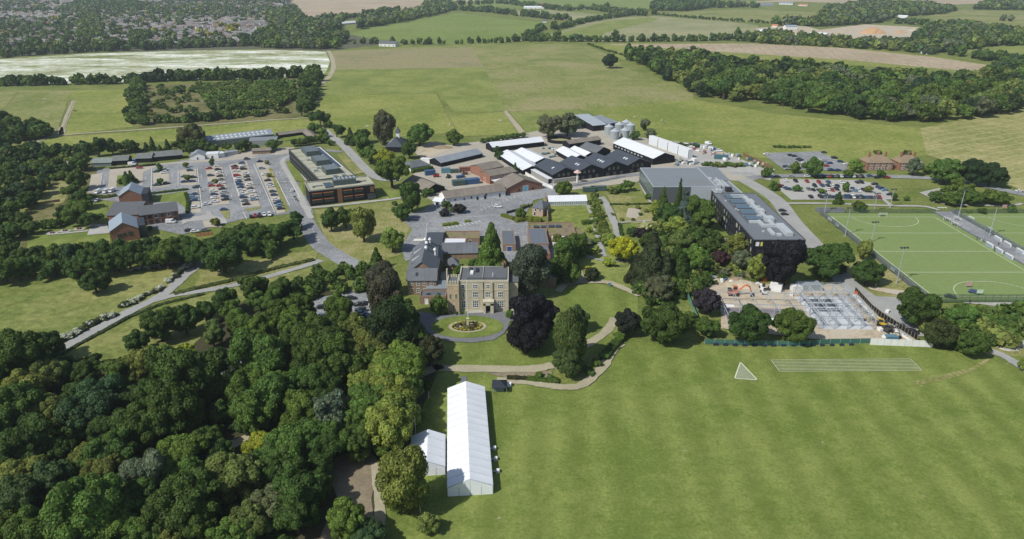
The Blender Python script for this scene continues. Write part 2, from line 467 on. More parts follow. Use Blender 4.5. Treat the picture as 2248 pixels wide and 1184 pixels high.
# left campus ground
F([(215, 372), (330, 366), (470, 340), (640, 338), (655, 400), (690, 470), (640, 470), (540, 480), (440, 505), (400, 516), (325, 500), (320, 450), (225, 440), (195, 430)], G_ASPHALT2, 5, 'car_park')
F([zA(350, 0), zA(340, 10), zA(345, 20)], G_ASPHALT2, 5, 'ground')
F([zA(330*3, 370), zA(1700, 320), zA(2114, 285), zB(620, 290), zB(1040, 270), zB(1050, 320), zB(600, 380), zB(0, 420), zA(1500, 350)], G_YARD, 6, 'ground')
F([zA(1390, 640), zA(1740, 595), zA(1760, 780), zA(1640, 690), zA(1400, 700)], G_LAWN, 7, 'lawn')
F([zB(950, 405), zB(1020, 385), zB(1140, 585), zB(1040, 590)], G_LAWN, 7, 'lawn')
F([zB(1065, 620), zB(1120, 618), zB(1140, 720), zB(1090, 715)], G_LAWN, 7, 'lawn')
F([zM(655, 260), zM(745, 240), zM(1070, 520), zM(900, 560)], G_DRY, 7, 'lawn')
F([zB(1790, 650), zB(2030, 690), zB(2030, 740), zB(1810, 755)], G_LAWN, 7, 'lawn')
for q in ([(215, 465), (240, 387), (258, 387), (240, 440)],): pass
# buff parking bays of the left car park
for pts in ([zA(850, 440), zA(945, 430), zA(915, 600), zA(815, 610)], [zA(1020, 385), zA(1470, 360), zA(1400, 390), zA(1330, 420), zA(1320, 560), zA(1240, 550), zA(1245, 440), zA(1100, 450), zA(1080, 570), zA(1000, 575)],
            [zA(1415, 400), zA(1565, 390), zA(1575, 550), zA(1430, 560)], [zA(1665, 400), zA(1820, 385), zA(1835, 540), zA(1680, 540)],
            [zB(75, 700), zB(140, 670), zB(180, 880), zB(80, 880)], [zB(215, 460), zB(370, 440), zB(440, 800), zB(280, 810)],
            [zB(450, 430), zB(600, 400), zB(725, 820), zB(560, 830)], [zB(680, 420), zB(790, 410), zB(980, 870), zB(880, 890)],
            [zA(1880, 870), zA(2020, 850), zA(2060, 930), zA(1900, 930)]):
    F(pts, G_BAY, 7, 'parking_bay')
for pts in ([zB(800, 470), zB(830, 465), zB(1000, 860), zB(960, 880)], [zB(440, 850), zB(340, 850), zB(400, 930), zB(440, 940)], [zB(580, 850), zB(740, 820), zB(700, 850), zB(600, 870)]):
    F(pts, G_DRY, 8, 'verge')
F([zA(1090, 450), zA(1245, 440), zA(1225, 545), zA(1080, 550)], G_LAWN, 8, 'lawn')
F([zB(0, 930), zB(220, 900), zB(230, 860), zB(270, 870), zB(280, 905), zB(400, 930), zB(420, 980), zB(360, 985), zB(340, 935), zB(60, 965), zB(0, 990)], G_CONC, 9, 'pavement')
# drives and paths
ribbon('path', [(60, 810), zI(360, 800), zI(560, 690), zI(870, 520), zI(1110, 400), zI(1240, 290), zI(1360, 185), zI(1370, 130)], 4.6, G_GRAVEL, 0.14)
ribbon('path', [zI(1000, 455), zI(1180, 405), zI(1400, 370), zI(1600, 333), zI(1850, 270), zI(2130, 188), (705, 572)], 3.6, G_GRAVEL, 0.17)
ribbon('road', [zB(690, 345), zB(860, 370), zB(940, 520), zB(1000, 680), zB(1080, 850), zB(1160, 990), zB(1240, 1120), zB(1310, 1200), (735, 560), (780, 585), (830, 600)], 9.0, G_ASPHALT2, 0.20)
ribbon('pavement', [zB(1050, 330), zB(930, 400), zB(1000, 540), zB(1090, 700), zB(1160, 860), zB(1200, 930)], 3.0, G_CONC, 0.22)
F([zB(1090, 690), zB(1130, 760), zB(1200, 850), zB(1180, 900), zB(1110, 830), zB(1070, 740)], G_CONC, 9, 'pavement')
ribbon('path', [zB(1170, 835), zB(1400, 815), zB(1800, 770), zB(2030, 742), (905, 432)], 3.0, G_CONC, 0.25)
ribbon('path', [zM(30, 330), zM(130, 480), zM(230, 640)], 3.0, G_CONC, 0.25)
ribbon('road', [(650, 345), (668, 342), zB(1080, 325), zB(1300, 300), zB(1480, 315)], 5, G_ASPHALT2, 0.19)
ribbon('road', [(712, 284), (722, 295), (755, 321), (802, 371), (835, 393), (880, 395)], 6.5, G_GRAVEL, 0.20)
ribbon('road', [(640, 690), (665, 678), (700, 664), (760, 652), (815, 638), (850, 620)], 7, G_ASPHALT2, 0.20)
F([(650, 690), (800, 650), (830, 650), (820, 740), (700, 745), (660, 720)], G_ASPHALT2, 6, 'car_park')
ribbon('road', [(440, 825), (500, 808), zI(1540, 890), (560, 790), (640, 760), (700, 740)], 6, G_ASPHALT2, 0.22)
ribbon('path', [zJ(900, 1080), zJ(1100, 1040), zJ(1400, 800), zJ(1500, 590), zJ(1700, 500), (700, 900), (820, 860), (960, 808), zK(1100, 690), zK(1700, 695), zK(1880, 670)], 4.0, G_PATH, 0.24)
ribbon('path', [zL(500, 1200), zL(500, 950), zL(470, 640)], 2.5, G_PATH, 0.24)
ribbon('path', [zK(1880, 685), zK(2010, 590), zK(2100, 540), (1330, 730), (1350, 700)], 3.5, G_PATH, 0.26)
F([zK(1400, 725), zK(1600, 715), zK(1880, 710), zK(1880, 780), zK(1560, 760)], G_DUST, 6, 'ground')
ribbon('path', [zK(1480, 775), zK(1700, 790), zK(1850, 815), zK(1990, 828), zK(2110, 805), (1325, 805), (1345, 770), (1365, 755)], 3.2, G_PATH, 0.28)
ribbon('track', [(722, 112), (729, 128), (732, 150), (720, 172), (698, 192), (692, 215), (690, 238)], 6, G_PATH, 0.2)
ribbon('track', [zA(560, 0), (135, 297), (142, 270), zI1(600, 820)], 4, G_PATH, 0.2)
ribbon('track', [(0, 347), (60, 322), (128, 299), (300, 286), (450, 275), (600, 264), (700, 258)], 3.5, G_PATH, 0.2)
F([(1104, 246), (1112, 243), (1158, 297), (1144, 300)], G_PATH, 6, 'track')
# forecourt north of the mansion and the farm yards
F([(880, 478), (930, 462), (960, 440), (1105, 425), (1190, 400), (1230, 412), (1222, 432), (1172, 440), (1150, 478), (1172, 505), (1215, 520), (1226, 575), (1120, 580), (1060, 520), (960, 520), (930, 560), (890, 575), (880, 545), (905, 505)], G_ASPHALT2, 6, 'forecourt')
F([(905, 330), (1060, 310), (1170, 290), (1300, 262), (1335, 268), (1400, 302), (1530, 316), (1610, 350), (1690, 388), (1640, 400), (1420, 382), (1400, 400), (1240, 420), (1190, 402), (1100, 430), (960, 446), (915, 425), (900, 390), (935, 360)], G_YARD, 4, 'farmyard')
F([zC(490, 350), zC(640, 300), zC(760, 330), zC(860, 350), zC(600, 450), zC(500, 440)], G_SAND, 6, 'ground')
F([zC(880, 870), zC(1640, 770), zC(1720, 770), zC(1700, 800), zC(1560, 830), zC(1280, 960), zC(1000, 940)], G_ASPHALT2, 7, 'car_park')
F([zQ(430, 60), zQ(600, 60), zQ(1000, 250), zQ(1500, 460), zQ(1780, 500), zQ(1700, 700), zQ(1000, 560), zQ(380, 450), zQ(0, 440), zQ(0, 330), zQ(260, 300)], G_CONC, 6, 'ground')
ribbon('road', [zD(410, 710), zD(640, 670), zD(900, 620), zD(1040, 610)], 6, G_ASPHALT2, 0.27)
ribbon('road', [(1640, 392), (1700, 388), (1785, 386), (1860, 387), (1945, 388), (2041, 392), (2122, 401), (2202, 418), (2260, 430), (2400, 452)], 7.5, G_ASPHALT2, 0.22)
ribbon('road', [(1630, 395), (1655, 408), (1704, 440), (1740, 487), (1770, 520), (1792, 545), (1820, 585), (1858, 622), (1895, 650), (1960, 690), (2010, 740)], 9, G_GRAVEL, 0.25)
F([zE(350, 240), zE(740, 228), zE(930, 320), zE(940, 362), zE(500, 352)], G_ASPHALT2, 6, 'car_park')
F([zE(470, 418), zE(1000, 425), zE(1120, 448), zE(1245, 520), zE(1245, 558), zE(550, 560), zE(480, 500)], G_CONC, 6, 'car_park')
F([zE(190, 440), zE(270, 438), zE(450, 575), zE(400, 575)], G_LAWN, 7, 'lawn')
ribbon('path', [zE(450, 585), zE(800, 585), zE(1200, 600), zE(1450, 605), zE(1560, 630)], 2.6, G_CONC, 0.24)
ribbon('path', [zE(1180, 555), zE(1235, 600)], 2.2, G_CONC, 0.26)
ribbon('path', [zE(1520, 575), zE(1700, 595), zE(2050, 598), zE(2130, 585)], 2.0, G_CONC, 0.25)
F([zE(1425, 510), zE(1560, 480), zE(1630, 480), zE(1600, 510), zE(1500, 545)], G_CONC, 6, 'ground')
F([zH(1700, 262), zH(2600, 250), zH(2600, 340), zH(2248, 350), zH(1760, 300)], G_CONC, 5, 'road')
F([zH(1190, 235), zH(1300, 270), zH(1460, 275), zH(1460, 400), zH(1560, 520), zH(1480, 520), zH(1340, 360), zH(1230, 280)], G_GRAVEL, 7, 'road')
F([zH(130, 165), zH(330, 150), zH(540, 185), zH(760, 200), zH(940, 205), zH(1090, 150), zH(1160, 220), zH(1300, 390), zH(1560, 550), zH(1250, 548), zH(900, 545), zH(300, 475), zH(300, 330), zH(150, 300)], G_SAND, 6, 'building_site')
F([zH(100, 60), zH(600, 110), zH(560, 190), zH(330, 150), zH(130, 165)], G_SCRUB, 5, 'ground')
F([zH(1240, 205), zH(1500, 235), zH(1480, 270), zH(1260, 225)], G_SAND, 6, 'ground')
ribbon('path', [zH(2010, 610), zH(2130, 660), zH(2240, 730), zH(2400, 830)], 3.5, G_GRAVEL, 0.24)
for dx in (0, 9, 24): ribbon('track', [zH(1560 - dx, 812 + dx), zH(1700, 783 + dx), zH(1900, 735 + dx * .6), zH(2020, 672)], .9, G_DRY, 0.10)
# mansion front: forecourt ring, oval lawn
def ellipse_pts(c, rx, ry, n=40): return [(c[0] + rx * math.cos(2 * math.pi * k / n), c[1] + ry * math.sin(2 * math.pi * k / n)) for k in range(n)]
OC = g((1026, 719))
F([zF(430, 950), zF(760, 985), zF(980, 965), zF(1400, 955), zF(1400, 1000), zF(1300, 1150), (1112, 730), (1085, 748), (1040, 754), (985, 752), (950, 740), zF(560, 1120), zF(450, 1020)], G_ASPHALT, 9, 'drive')
poly_ground('lawn', ellipse_pts(OC, 13.2, 8.6), G_LAWN, 0.34, world=True)
poly_ground('flower_bed', ellipse_pts(OC, 6.8, 4.6), G_PATH, 0.38, world=True)
poly_ground('flower_bed', ellipse_pts(OC, 5.6, 3.7), G_SOIL, 0.42, world=True)
F([zN(500, 925), zN(900, 905), zN(900, 945), zN(500, 965)], G_CONC, 12, 'pavement')
F([zN(1190, 900), zN(1450, 820), zN(1480, 890), zN(1330, 940), zN(1200, 930)], G_SAND, 12, 'pavement')
F([zN(60, 280), zN(170, 280), zN(130, 460), zN(50, 400)], G_SAND, 8, 'pavement')
# gardens
F([zG(40, 0), zG(480, 60), zG(600, 60), zG(740, 420), zG(850, 640), zG(950, 970), zG(640, 860), zG(420, 850), zG(190, 900), zG(150, 700), zG(100, 300)], G_PASTURE, 4, 'garden')
F([zG(120, 155), zG(460, 155), zG(500, 300), zG(120, 290)], G_BRIGHT, 7, 'lawn')
F([zG(640, 30), zG(1000, 60), zG(1060, 120), zG(1180, 300), zG(760, 300), zG(690, 120)], G_DRY, 5, 'garden')
F([zG(840, 160), zG(940, 165), zG(970, 220), zG(900, 270), zG(820, 240)], G_BAY, 7, 'garden')
F([zG(780, 310), zG(940, 300), zG(900, 400), zG(790, 400)], G_LAWN, 7, 'lawn')
ribbon('path', [zG(590, 55), zG(650, 150), zG(700, 270), zG(735, 340), zG(745, 430)], 4.0, G_GRAVEL, 0.26)
ribbon('path', [zG(465, 130), zG(500, 210), zG(535, 340), zG(575, 480), zG(620, 610)], 2.4, G_GRAVEL, 0.26)
ribbon('path', [zG(190, 940), zG(260, 870), zG(430, 848), zG(640, 850), zG(760, 890), zG(950, 975)], 3.2, G_PATH, 0.28)
ribbon('path', [zG(400, 530), zG(480, 530), zG(570, 505)], 1.6, G_GRAVEL, 0.3)
ribbon('path', [zG(410, 580), zG(500, 620), zG(620, 650), zG(850, 660)], 1.6, G_GRAVEL, 0.3)
ribbon('path', [zG(385, 750), zG(400, 800), zG(430, 850)], 3, G_PATH, 0.3)
ribbon('path', [zG(770, 300), zG(860, 285), zG(1050, 280)], 1.8, G_GRAVEL, 0.3)
ribbon('path', [zD(1045, 690), zD(1100, 790), zD(1150, 880)], 2.8, G_CONC, 0.3)
ribbon('path', [zG(1625, 130), zG(1700, 250), zG(1830, 400), zG(1900, 500)], 3.0, G_CONC, 0.3)
ribbon('path', [zG(1570, 380), zG(1680, 440), zG(1770, 460), zG(1700, 520)], 1.6, G_GRAVEL, 0.3)
F([zG(1660, 370), zG(1720, 340), zG(1790, 420), zG(1700, 430)], G_LAWN, 8, 'lawn')
F([zA(810, 1005), zA(845, 900), zA(990, 900), zA(1025, 985)], G_CONC, 8, 'terrace')
ribbon('path', [zA(440, 1000), zA(620, 985), zA(820, 965)], 1.8, G_CONC, 0.27)
# painted lines ------------------------------------------------
def line_set(name, segs, width, mat, z, world=False):
    vs, fs = [], []
    for a, b in segs:
        a = Vector(a if world else g(a)); b = Vector(b if world else g(b))
        d = (b - a).normalized() * width / 2
        n = Vector((-d.y, d.x))
        k = len(vs)
        vs += [(*(a - n - d), z), (*(b - n + d), z), (*(b + n + d), z), (*(a + n - d), z)]
        fs.append((k, k + 1, k + 2, k + 3))
    me = bpy.data.meshes.new(name)
    me.from_pydata(vs, [], fs)
    me.materials.append(mat)
    return tag(place(name, me, None, (0, 0, .12)), kind='structure')
# hockey pitch: local frame from its back line, 91.4 x 55 m
PA, PB = Vector(g(zE(830, 680))), Vector(g(zE(1530, 680)))
PX = (PB - PA).normalized()
PY = -(Vector((-PX.y, PX.x)))           # towards the camera
PW = (PB - PA).length
PL = (Vector(g((1826, 478))) - Vector(g((1826, 635.5)))).length
def pitch_pt(x, y): return tuple(PA + PX * x + PY * y)
poly_ground('sports_pitch', [pitch_pt(-4, -6), pitch_pt(PW + 3.5, -6), pitch_pt(PW + 3.5, PL + 5), pitch_pt(-4, PL + 5)], G_PITCH, 0.24, world=True)
X2 = PW + 17.5
poly_ground('sports_pitch', [pitch_pt(X2 - 4, -6), pitch_pt(X2 + 70, -6), pitch_pt(X2 + 70, PL + 5), pitch_pt(X2 - 4, PL + 5)], G_PITCH, 0.24, world=True)
poly_ground('path', [pitch_pt(PW + 3.5, -9), pitch_pt(X2 - 4, -9), pitch_pt(X2 - 4, PL + 5), pitch_pt(PW + 3.5, PL + 5)], G_ASPHALT2, 0.28, world=True)
def pitch_lines(x0):
    s = [((x0, 0), (x0 + PW, 0)), ((x0, PL), (x0 + PW, PL)), ((x0, 0), (x0, PL)), ((x0 + PW, 0), (x0 + PW, PL))]
    for k in (1, 2, 3): s.append(((x0, PL * k / 4), (x0 + PW, PL * k / 4)))
    for yb, sg in ((0, 1), (PL, -1)):
        pr = None
        for k in range(25):
            a = math.pi * k / 24
            q = (x0 + PW / 2 - math.cos(a) * 14.6 + (1.8 if math.cos(a) < 0 else -1.8) * 1.0, yb + sg * math.sin(a) * 14.6)
            if pr: s.append((pr, q))
            pr = q
    return [(pitch_pt(*a), pitch_pt(*b)) for a, b in s]
line_set('pitch_marking', pitch_lines(0), 0.30, PALE_LINE, 0.28, True)
line_set('pitch_marking', pitch_lines(X2), 0.30, PALE_LINE, 0.28, True)
# running track lanes and throwing sector on the near lawn
ta, tb, tc, td = zH(622, 678), zH(1518, 671), zH(1592, 745), zH(676, 752)
segs = []
for k in range(9):
    f = k / 8
    segs.append(((ta[0] + (td[0] - ta[0]) * f, ta[1] + (td[1] - ta[1]) * f), (tb[0] + (tc[0] - tb[0]) * f, tb[1] + (tc[1] - tb[1]) * f)))
segs += [(ta[:2], td[:2]), (tb[:2], tc[:2])]
line_set('running_track_marking', segs, 0.16, PALE_LINE, 0.10)
s1, s2, s3 = zH(425, 692), zH(388, 798), zH(534, 806)
line_set('throwing_sector_marking', [(s1[:2], s2[:2]), (s1[:2], s3[:2]), (s2[:2], s3[:2])], 0.35, PALE_LINE, 0.12)
G_CHALK = turf('chalked_grass', (0.22, 0.25, 0.14), (0.30, 0.33, 0.22), 0.1)
F([s1, s2, s3], G_CHALK, 3, 'throwing_sector')
# car park markings
mk = []
for a, b in (((zB(140, 470), zB(185, 840))), (zB(440, 440), zB(560, 830)), (zB(665, 430), zB(860, 880)), (zB(870, 560), zB(1000, 820)), (zA(1410, 390), zA(1405, 590)), (zA(1655, 400), zA(1655, 540)), (zA(950, 430), zA(925, 590)), (zB(1010, 590), zB(1090, 740)), (zB(570, 880), zB(600, 940))):
    mk.append((a[:2], b[:2]))
def dashes(a, b, n, frac=.5):
    for k in range(n):
        f0, f1 = k / n, (k + frac) / n
        mk.append(((a[0] + (b[0] - a[0]) * f0, a[1] + (b[1] - a[1]) * f0), (a[0] + (b[0] - a[0]) * f1, a[1] + (b[1] - a[1]) * f1)))
for k in range(10): mk.append((zF(760 + 36 * k, 188 - 6.5 * k)[:2], zF(738 + 36 * k, 172 - 6.5 * k)[:2]))
line_set('parking_marking', mk, 0.28, WHITE_LINE, 0.30)
mk = []
dashes(zB(800, 432), zB(925, 432), 9); dashes(zB(880, 600), zB(1010, 592), 9); dashes(zB(660, 622), zB(735, 618), 6)
dashes(zB(400, 655), zB(480, 645), 6); dashes(zB(170, 683), zB(245, 673), 6)
for k in range(8): mk.append((zF(470 + 14 * k, 283)[:2], zF(463 + 14 * k, 298)[:2]))
line_set('crossing_marking', mk, 0.8, WHITE_LINE, 0.31)
mk = []
for k in range(8): mk.append((zF(960 + 18 * k, 68)[:2], zF(955 + 18 * k, 78)[:2]))
dashes(zB(1180, 980), zB(1290, 1184), 8, .5); dashes(zB(900, 500), zB(1060, 800), 10, .4)
dashes(zF(585, 130), zF(560, 350), 4, .8)
for (x, y) in ((968, 520), (1355, 480), (1605, 455), (1872, 462)): mk += [(zA(x, y - 18)[:2], zA(x, y + 18)[:2]), (zA(x - 18, y + 4)[:2], zA(x + 18, y + 4)[:2])]
for (x, y) in ((410, 525), (462, 730), (725, 690), (650, 500), (875, 520)): mk.append((zB(x - 4, y - 16)[:2], zB(x + 4, y + 16)[:2]))
for k in range(12): mk.append((zC(1080 + 34 * k, 930 - 13 * k)[:2], zC(1095 + 34 * k, 950 - 13 * k)[:2]))
line_set('road_marking', mk, 0.16, WHITE_LINE, 0.34)
F([zL(1083, 25), zL(1120, 25), zL(1122, 75), zL(1083, 75)], plain('grey_matting', (0.14, 0.15, 0.17)), 5, 'entrance_matting')
# ------------------------------------------------------------------ trees: crowns of leaf clumps on limbs
C_GD, C_GM, C_GB, C_GO, C_GY = (0.058, 0.104, 0.019), (0.090, 0.150, 0.026), (0.122, 0.196, 0.032), (0.155, 0.192, 0.045), (0.215, 0.270, 0.050)
C_GT, C_GG, C_PU, C_YE, C_PC, C_VD = (0.052, 0.096, 0.032), (0.115, 0.140, 0.075), (0.013, 0.012, 0.016), (0.44, 0.44, 0.025), (0.45, 0.49, 0.25), (0.028, 0.054, 0.016)
C_CB, C_YL = (0.060, 0.030, 0.034), (0.25, 0.30, 0.035)
CNAME = {C_GD: 'dark green', C_GM: 'mid green', C_GB: 'bright green', C_GO: 'olive green', C_GY: 'yellow-green', C_GT: 'bluish-green', C_GG: 'grey-green',
         C_PU: 'near-black', C_YE: 'golden yellow', C_PC: 'cream-flowered', C_VD: 'very dark green', C_CB: 'purple-brown', C_YL: 'lime green'}
ICO_V, ICO_F = None, None
def ico():
    global ICO_V, ICO_F
    if ICO_V is None:
        bm = bmesh.new(); bmesh.ops.create_icosphere(bm, subdivisions=1, radius=1)
        ICO_V = np.array([v.co[:] for v in bm.verts]); ICO_F = np.array([[v.index for v in f.verts] for f in bm.faces]); bm.free()
    return ICO_V, ICO_F
def mesh_np(name, V, Fq, Ft, col, mat):
    """numpy arrays: quads, triangles, a colour per face (quads first)"""
    me = bpy.data.meshes.new(name)
    nq, ntr = len(Fq), len(Ft)
    me.vertices.add(len(V)); me.vertices.foreach_set('co', V.astype(np.float32).ravel())
    loops = np.concatenate([Fq.ravel(), Ft.ravel()]) if ntr else Fq.ravel()
    me.loops.add(len(loops)); me.loops.foreach_set('vertex_index', loops.astype(np.int32))
    me.polygons.add(nq + ntr)
    st = np.concatenate([np.arange(nq) * 4, nq * 4 + np.arange(ntr) * 3])
    me.polygons.foreach_set('loop_start', st.astype(np.int32))
    me.update(calc_edges=True)
    a = me.attributes.new('tint', 'FLOAT_COLOR', 'FACE')
    a.data.foreach_set('color', np.concatenate([col, np.ones((len(col), 1))], 1).astype(np.float32).ravel())
    me.materials.append(mat)
    return me
def lobes_for(rng, kind, n):
    L = []
    if kind == 'round':
        for k in range(n):
            d = rng.normal(size=3); d /= np.linalg.norm(d)
            if d[2] < -0.8: d[2] *= -0.6
            rr = rng.uniform(0.15, 0.34) * (20 / n) ** .28
            q = rng.uniform(0.60, 0.84)
            L.append((d * q * np.array([1, 1, 0.82]), rr))
        L.append((np.array([0, 0, -0.05]), 0.58))
    elif kind == 'oval':
        for k in range(n):
            d = rng.normal(size=3); d /= np.linalg.norm(d)
            rr = rng.uniform(0.18, 0.34)
            L.append((d * rng.uniform(0.5, 0.72), rr))
        L.append((np.array([0, 0, 0]), 0.52))
    elif kind == 'cone':
        for k in range(n):
            h = rng.uniform(0, 1) ** 1.4
            rad = (1 - h) * 0.78
            a = rng.uniform(0, 2 * math.pi)
            L.append((np.array([math.cos(a) * rad, math.sin(a) * rad, -1 + 1.9 * h]), 0.12 + 0.2 * (1 - h)))
        for k in range(5): L.append((np.array([0, 0, -0.75 + 0.38 * k]), 0.62 * (1 - k / 5.5)))
    elif kind == 'irregular':
        c = [rng.normal(size=3) * np.array([.36, .36, .22]) for _ in range(4)]
        for k in range(n):
            b = c[k % 4]
            d = rng.normal(size=3); d /= np.linalg.norm(d)
            if d[2] < -0.6: d[2] *= -0.5
            L.append((b + d * rng.uniform(0.36, 0.56) * np.array([1, 1, .85]), rng.uniform(0.14, 0.31) * (20 / n) ** .28))
        for b in c: L.append((b, 0.36))
    return L
def crown_arrays(seed, kind, nl, n_leaf, size, cvar=0.28, core=True):
    rng = np.random.default_rng(seed)
    L = lobes_for(rng, kind, nl)
    C = np.array([l[0] for l in L]); R = np.array([l[1] for l in L])
    w_ = R ** 2; w_ /= w_.sum()
    tint_l = rng.uniform(1 - cvar * .6, 1 + cvar * .6, size=len(L))
    P, N, T = [], [], []
    need = n_leaf
    while need > 0:
        m = need * 2 + 50
        idx = rng.choice(len(L), m, p=w_)
        d = rng.normal(size=(m, 3)); d /= np.linalg.norm(d, axis=1)[:, None]
        low = d[:, 2] < -0.35
        d[low & (rng.random(m) < .6), 2] *= -1
        p = C[idx] + d * (R[idx] * rng.uniform(0.86, 1.14, m))[:, None]
        dist = np.linalg.norm(p[:, None, :] - C[None], axis=2) / R[None]
        dist[np.arange(m), idx] = 9
        ok = dist.min(1) > 0.84
        p, d, idx = p[ok][:need], d[ok][:need], idx[ok][:need]
        P.append(p); N.append(d); T.append(tint_l[idx]); need -= len(p)
    P, N, T = np.concatenate(P), np.concatenate(N), np.concatenate(T)
    n = len(P)
    N = N + rng.normal(size=(n, 3)) * 0.42; N /= np.linalg.norm(N, axis=1)[:, None]
    A = np.cross(N, rng.normal(size=(n, 3))); A /= np.linalg.norm(A, axis=1)[:, None]
    B = np.cross(N, A)
    s = size * rng.uniform(0.6, 1.35, n)[:, None]
    q = rng.uniform(0.55, 1.0, n)[:, None]
    V = np.stack([P - A * s - B * s * q * .6, P + A * s * .7 - B * s * q, P + A * s + B * s * q * .6, P - A * s * .6 + B * s * q], 1).reshape(-1, 3)
    Fq = np.arange(n * 4).reshape(n, 4)
    tv = T * rng.uniform(1 - cvar, 1 + cvar, n)
    hue = rng.normal(0, 0.09, n)
    col = np.stack([tv * (1 + hue), tv, tv * (1 - hue * .5)], 1)
    Ft = np.zeros((0, 3), int)
    if core:
        iv, if_ = ico()
        base = len(V)
        cv = np.concatenate([c + iv * r * 0.84 for c, r in zip(C, R)])
        Ft = np.concatenate([if_ + base + k * len(iv) for k in range(len(C))])
        V = np.concatenate([V, cv])
        cc = np.repeat(tint_l, len(if_)) * 0.85  # inner core added to stop light passing through, coloured darker than the leaves
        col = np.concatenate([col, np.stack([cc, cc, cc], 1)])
    return V, Fq, Ft, np.clip(col, 0.02, 3)
def crown_mesh(name, *a, **k):
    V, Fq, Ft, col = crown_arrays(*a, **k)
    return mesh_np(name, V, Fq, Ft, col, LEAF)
def trunk_mesh(name, seed, top, limbs=4, r=0.07, spread=0.5):
    """tapered trunk with limbs, unit = crown radius, from the ground up to z = top"""
    rng = random.Random(seed)
    mb = MB()
    px, py = 0, 0
    zs = [0, top * .35, top * .7, top]
    pts = [(0, 0, -0.02)]
    for z in zs[1:]: px += rng.uniform(-.04, .04); py += rng.uniform(-.04, .04); pts.append((px, py, z))
    rr = [r * 1.25, r, r * .7, r * .35]
    for k in range(3): mb.bar(pts[k], pts[k + 1], rr[k], 0, 7, rr[k + 1])
    for k in range(limbs):
        a = 2 * math.pi * (k + rng.random() * .5) / limbs
        st = Vector(pts[2 if k % 2 else 1]); e = st + Vector((math.cos(a) * spread, math.sin(a) * spread, spread * rng.uniform(.6, 1.1)))
        mb.bar(st, e, r * .45, 0, 5, r * .12)
    return mb.mesh(name, BARK)
ZC = {'round': 0.95, 'oval': 1.0, 'cone': 1.04, 'irregular': 0.98}
CROWNS, TRUNKS = {}, {}
for kind, var in (('round', 4), ('irregular', 3), ('oval', 2), ('cone', 2)):
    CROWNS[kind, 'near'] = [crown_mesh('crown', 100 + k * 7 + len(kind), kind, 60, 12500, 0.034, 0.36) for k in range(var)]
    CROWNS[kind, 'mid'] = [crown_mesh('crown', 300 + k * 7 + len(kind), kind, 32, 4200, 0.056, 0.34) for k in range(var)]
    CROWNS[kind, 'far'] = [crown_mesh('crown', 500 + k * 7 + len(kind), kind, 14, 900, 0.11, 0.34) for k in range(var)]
    TRUNKS[kind] = [trunk_mesh('trunk', 40 + k, ZC[kind] + .1) for k in range(2)]
TREES = {}       # group phrase -> list of (root, px, py, colour name, what)
def tree_at(x, y, r, col, kind='round', stretch=1.0, group='trees', name='broadleaf_tree', what='broadleaf tree', cat='tree', jit=0.16, rnd=random.Random(5), label=None, z0=0.0, lod=None):
    """r: crown radius in metres; stretch: crown height against its width"""
    ppm = px_per_m((0, max(-60, unproj(x, y)[1])))
    if lod is None:
        rp = r * ppm
        lod = 'near' if rp > 30 else 'mid' if rp > 14 else 'far'
    me = rnd.choice(CROWNS[kind, lod])
    root = thing(name, label, cat, (x, y, z0), rnd.uniform(0, 6.28), group)
    zc = ZC[kind] * stretch
    tr = place('trunk', rnd.choice(TRUNKS[kind]), root)
    tr.scale = (r, r, r * stretch)
    cr = place('crown', me, root, (0, 0, r * zc))
    k1, k2 = rnd.uniform(.93, 1.08), rnd.uniform(.93, 1.08)
    cr.scale = (r * k1, r * k2, r * stretch * 0.98)
    f = rnd.uniform(1 - jit, 1 + jit)
    h = rnd.uniform(-.12, .12) * jit / .16
    cr.color = (col[0] * f * (1 + h), col[1] * f, col[2] * f * (1 - h), 1)
    if not label: TREES.setdefault(group, []).append((root, x, y, CNAME.get(col, 'green'), what))
    return root
def crown_px(u, v, rp, zfac):
    """crown centre at pixel (u, v) with radius rp pixels -> ground x, y and radius in metres"""
    r = rp / px_per_m((u, v))
    for _ in range(4):
        z = r * zfac
        x, y = g((u, v, z))
        vv = unproj(x, y, z)
        d = y * math.cos(PITCH) + (CAM_H - z) * math.sin(PITCH)
        r = rp * d / FPX
    return x, y, r
def T(u, v, rp, col=C_GM, kind='round', stretch=1.0, **k):
    rp *= 1.17 if kind == 'oval' else 1.09
    x, y, r = crown_px(u, v, rp, ZC[kind] * stretch)
    return tree_at(x, y, r, col, kind, stretch, **k)
def Z(p): return p[0], p[1]

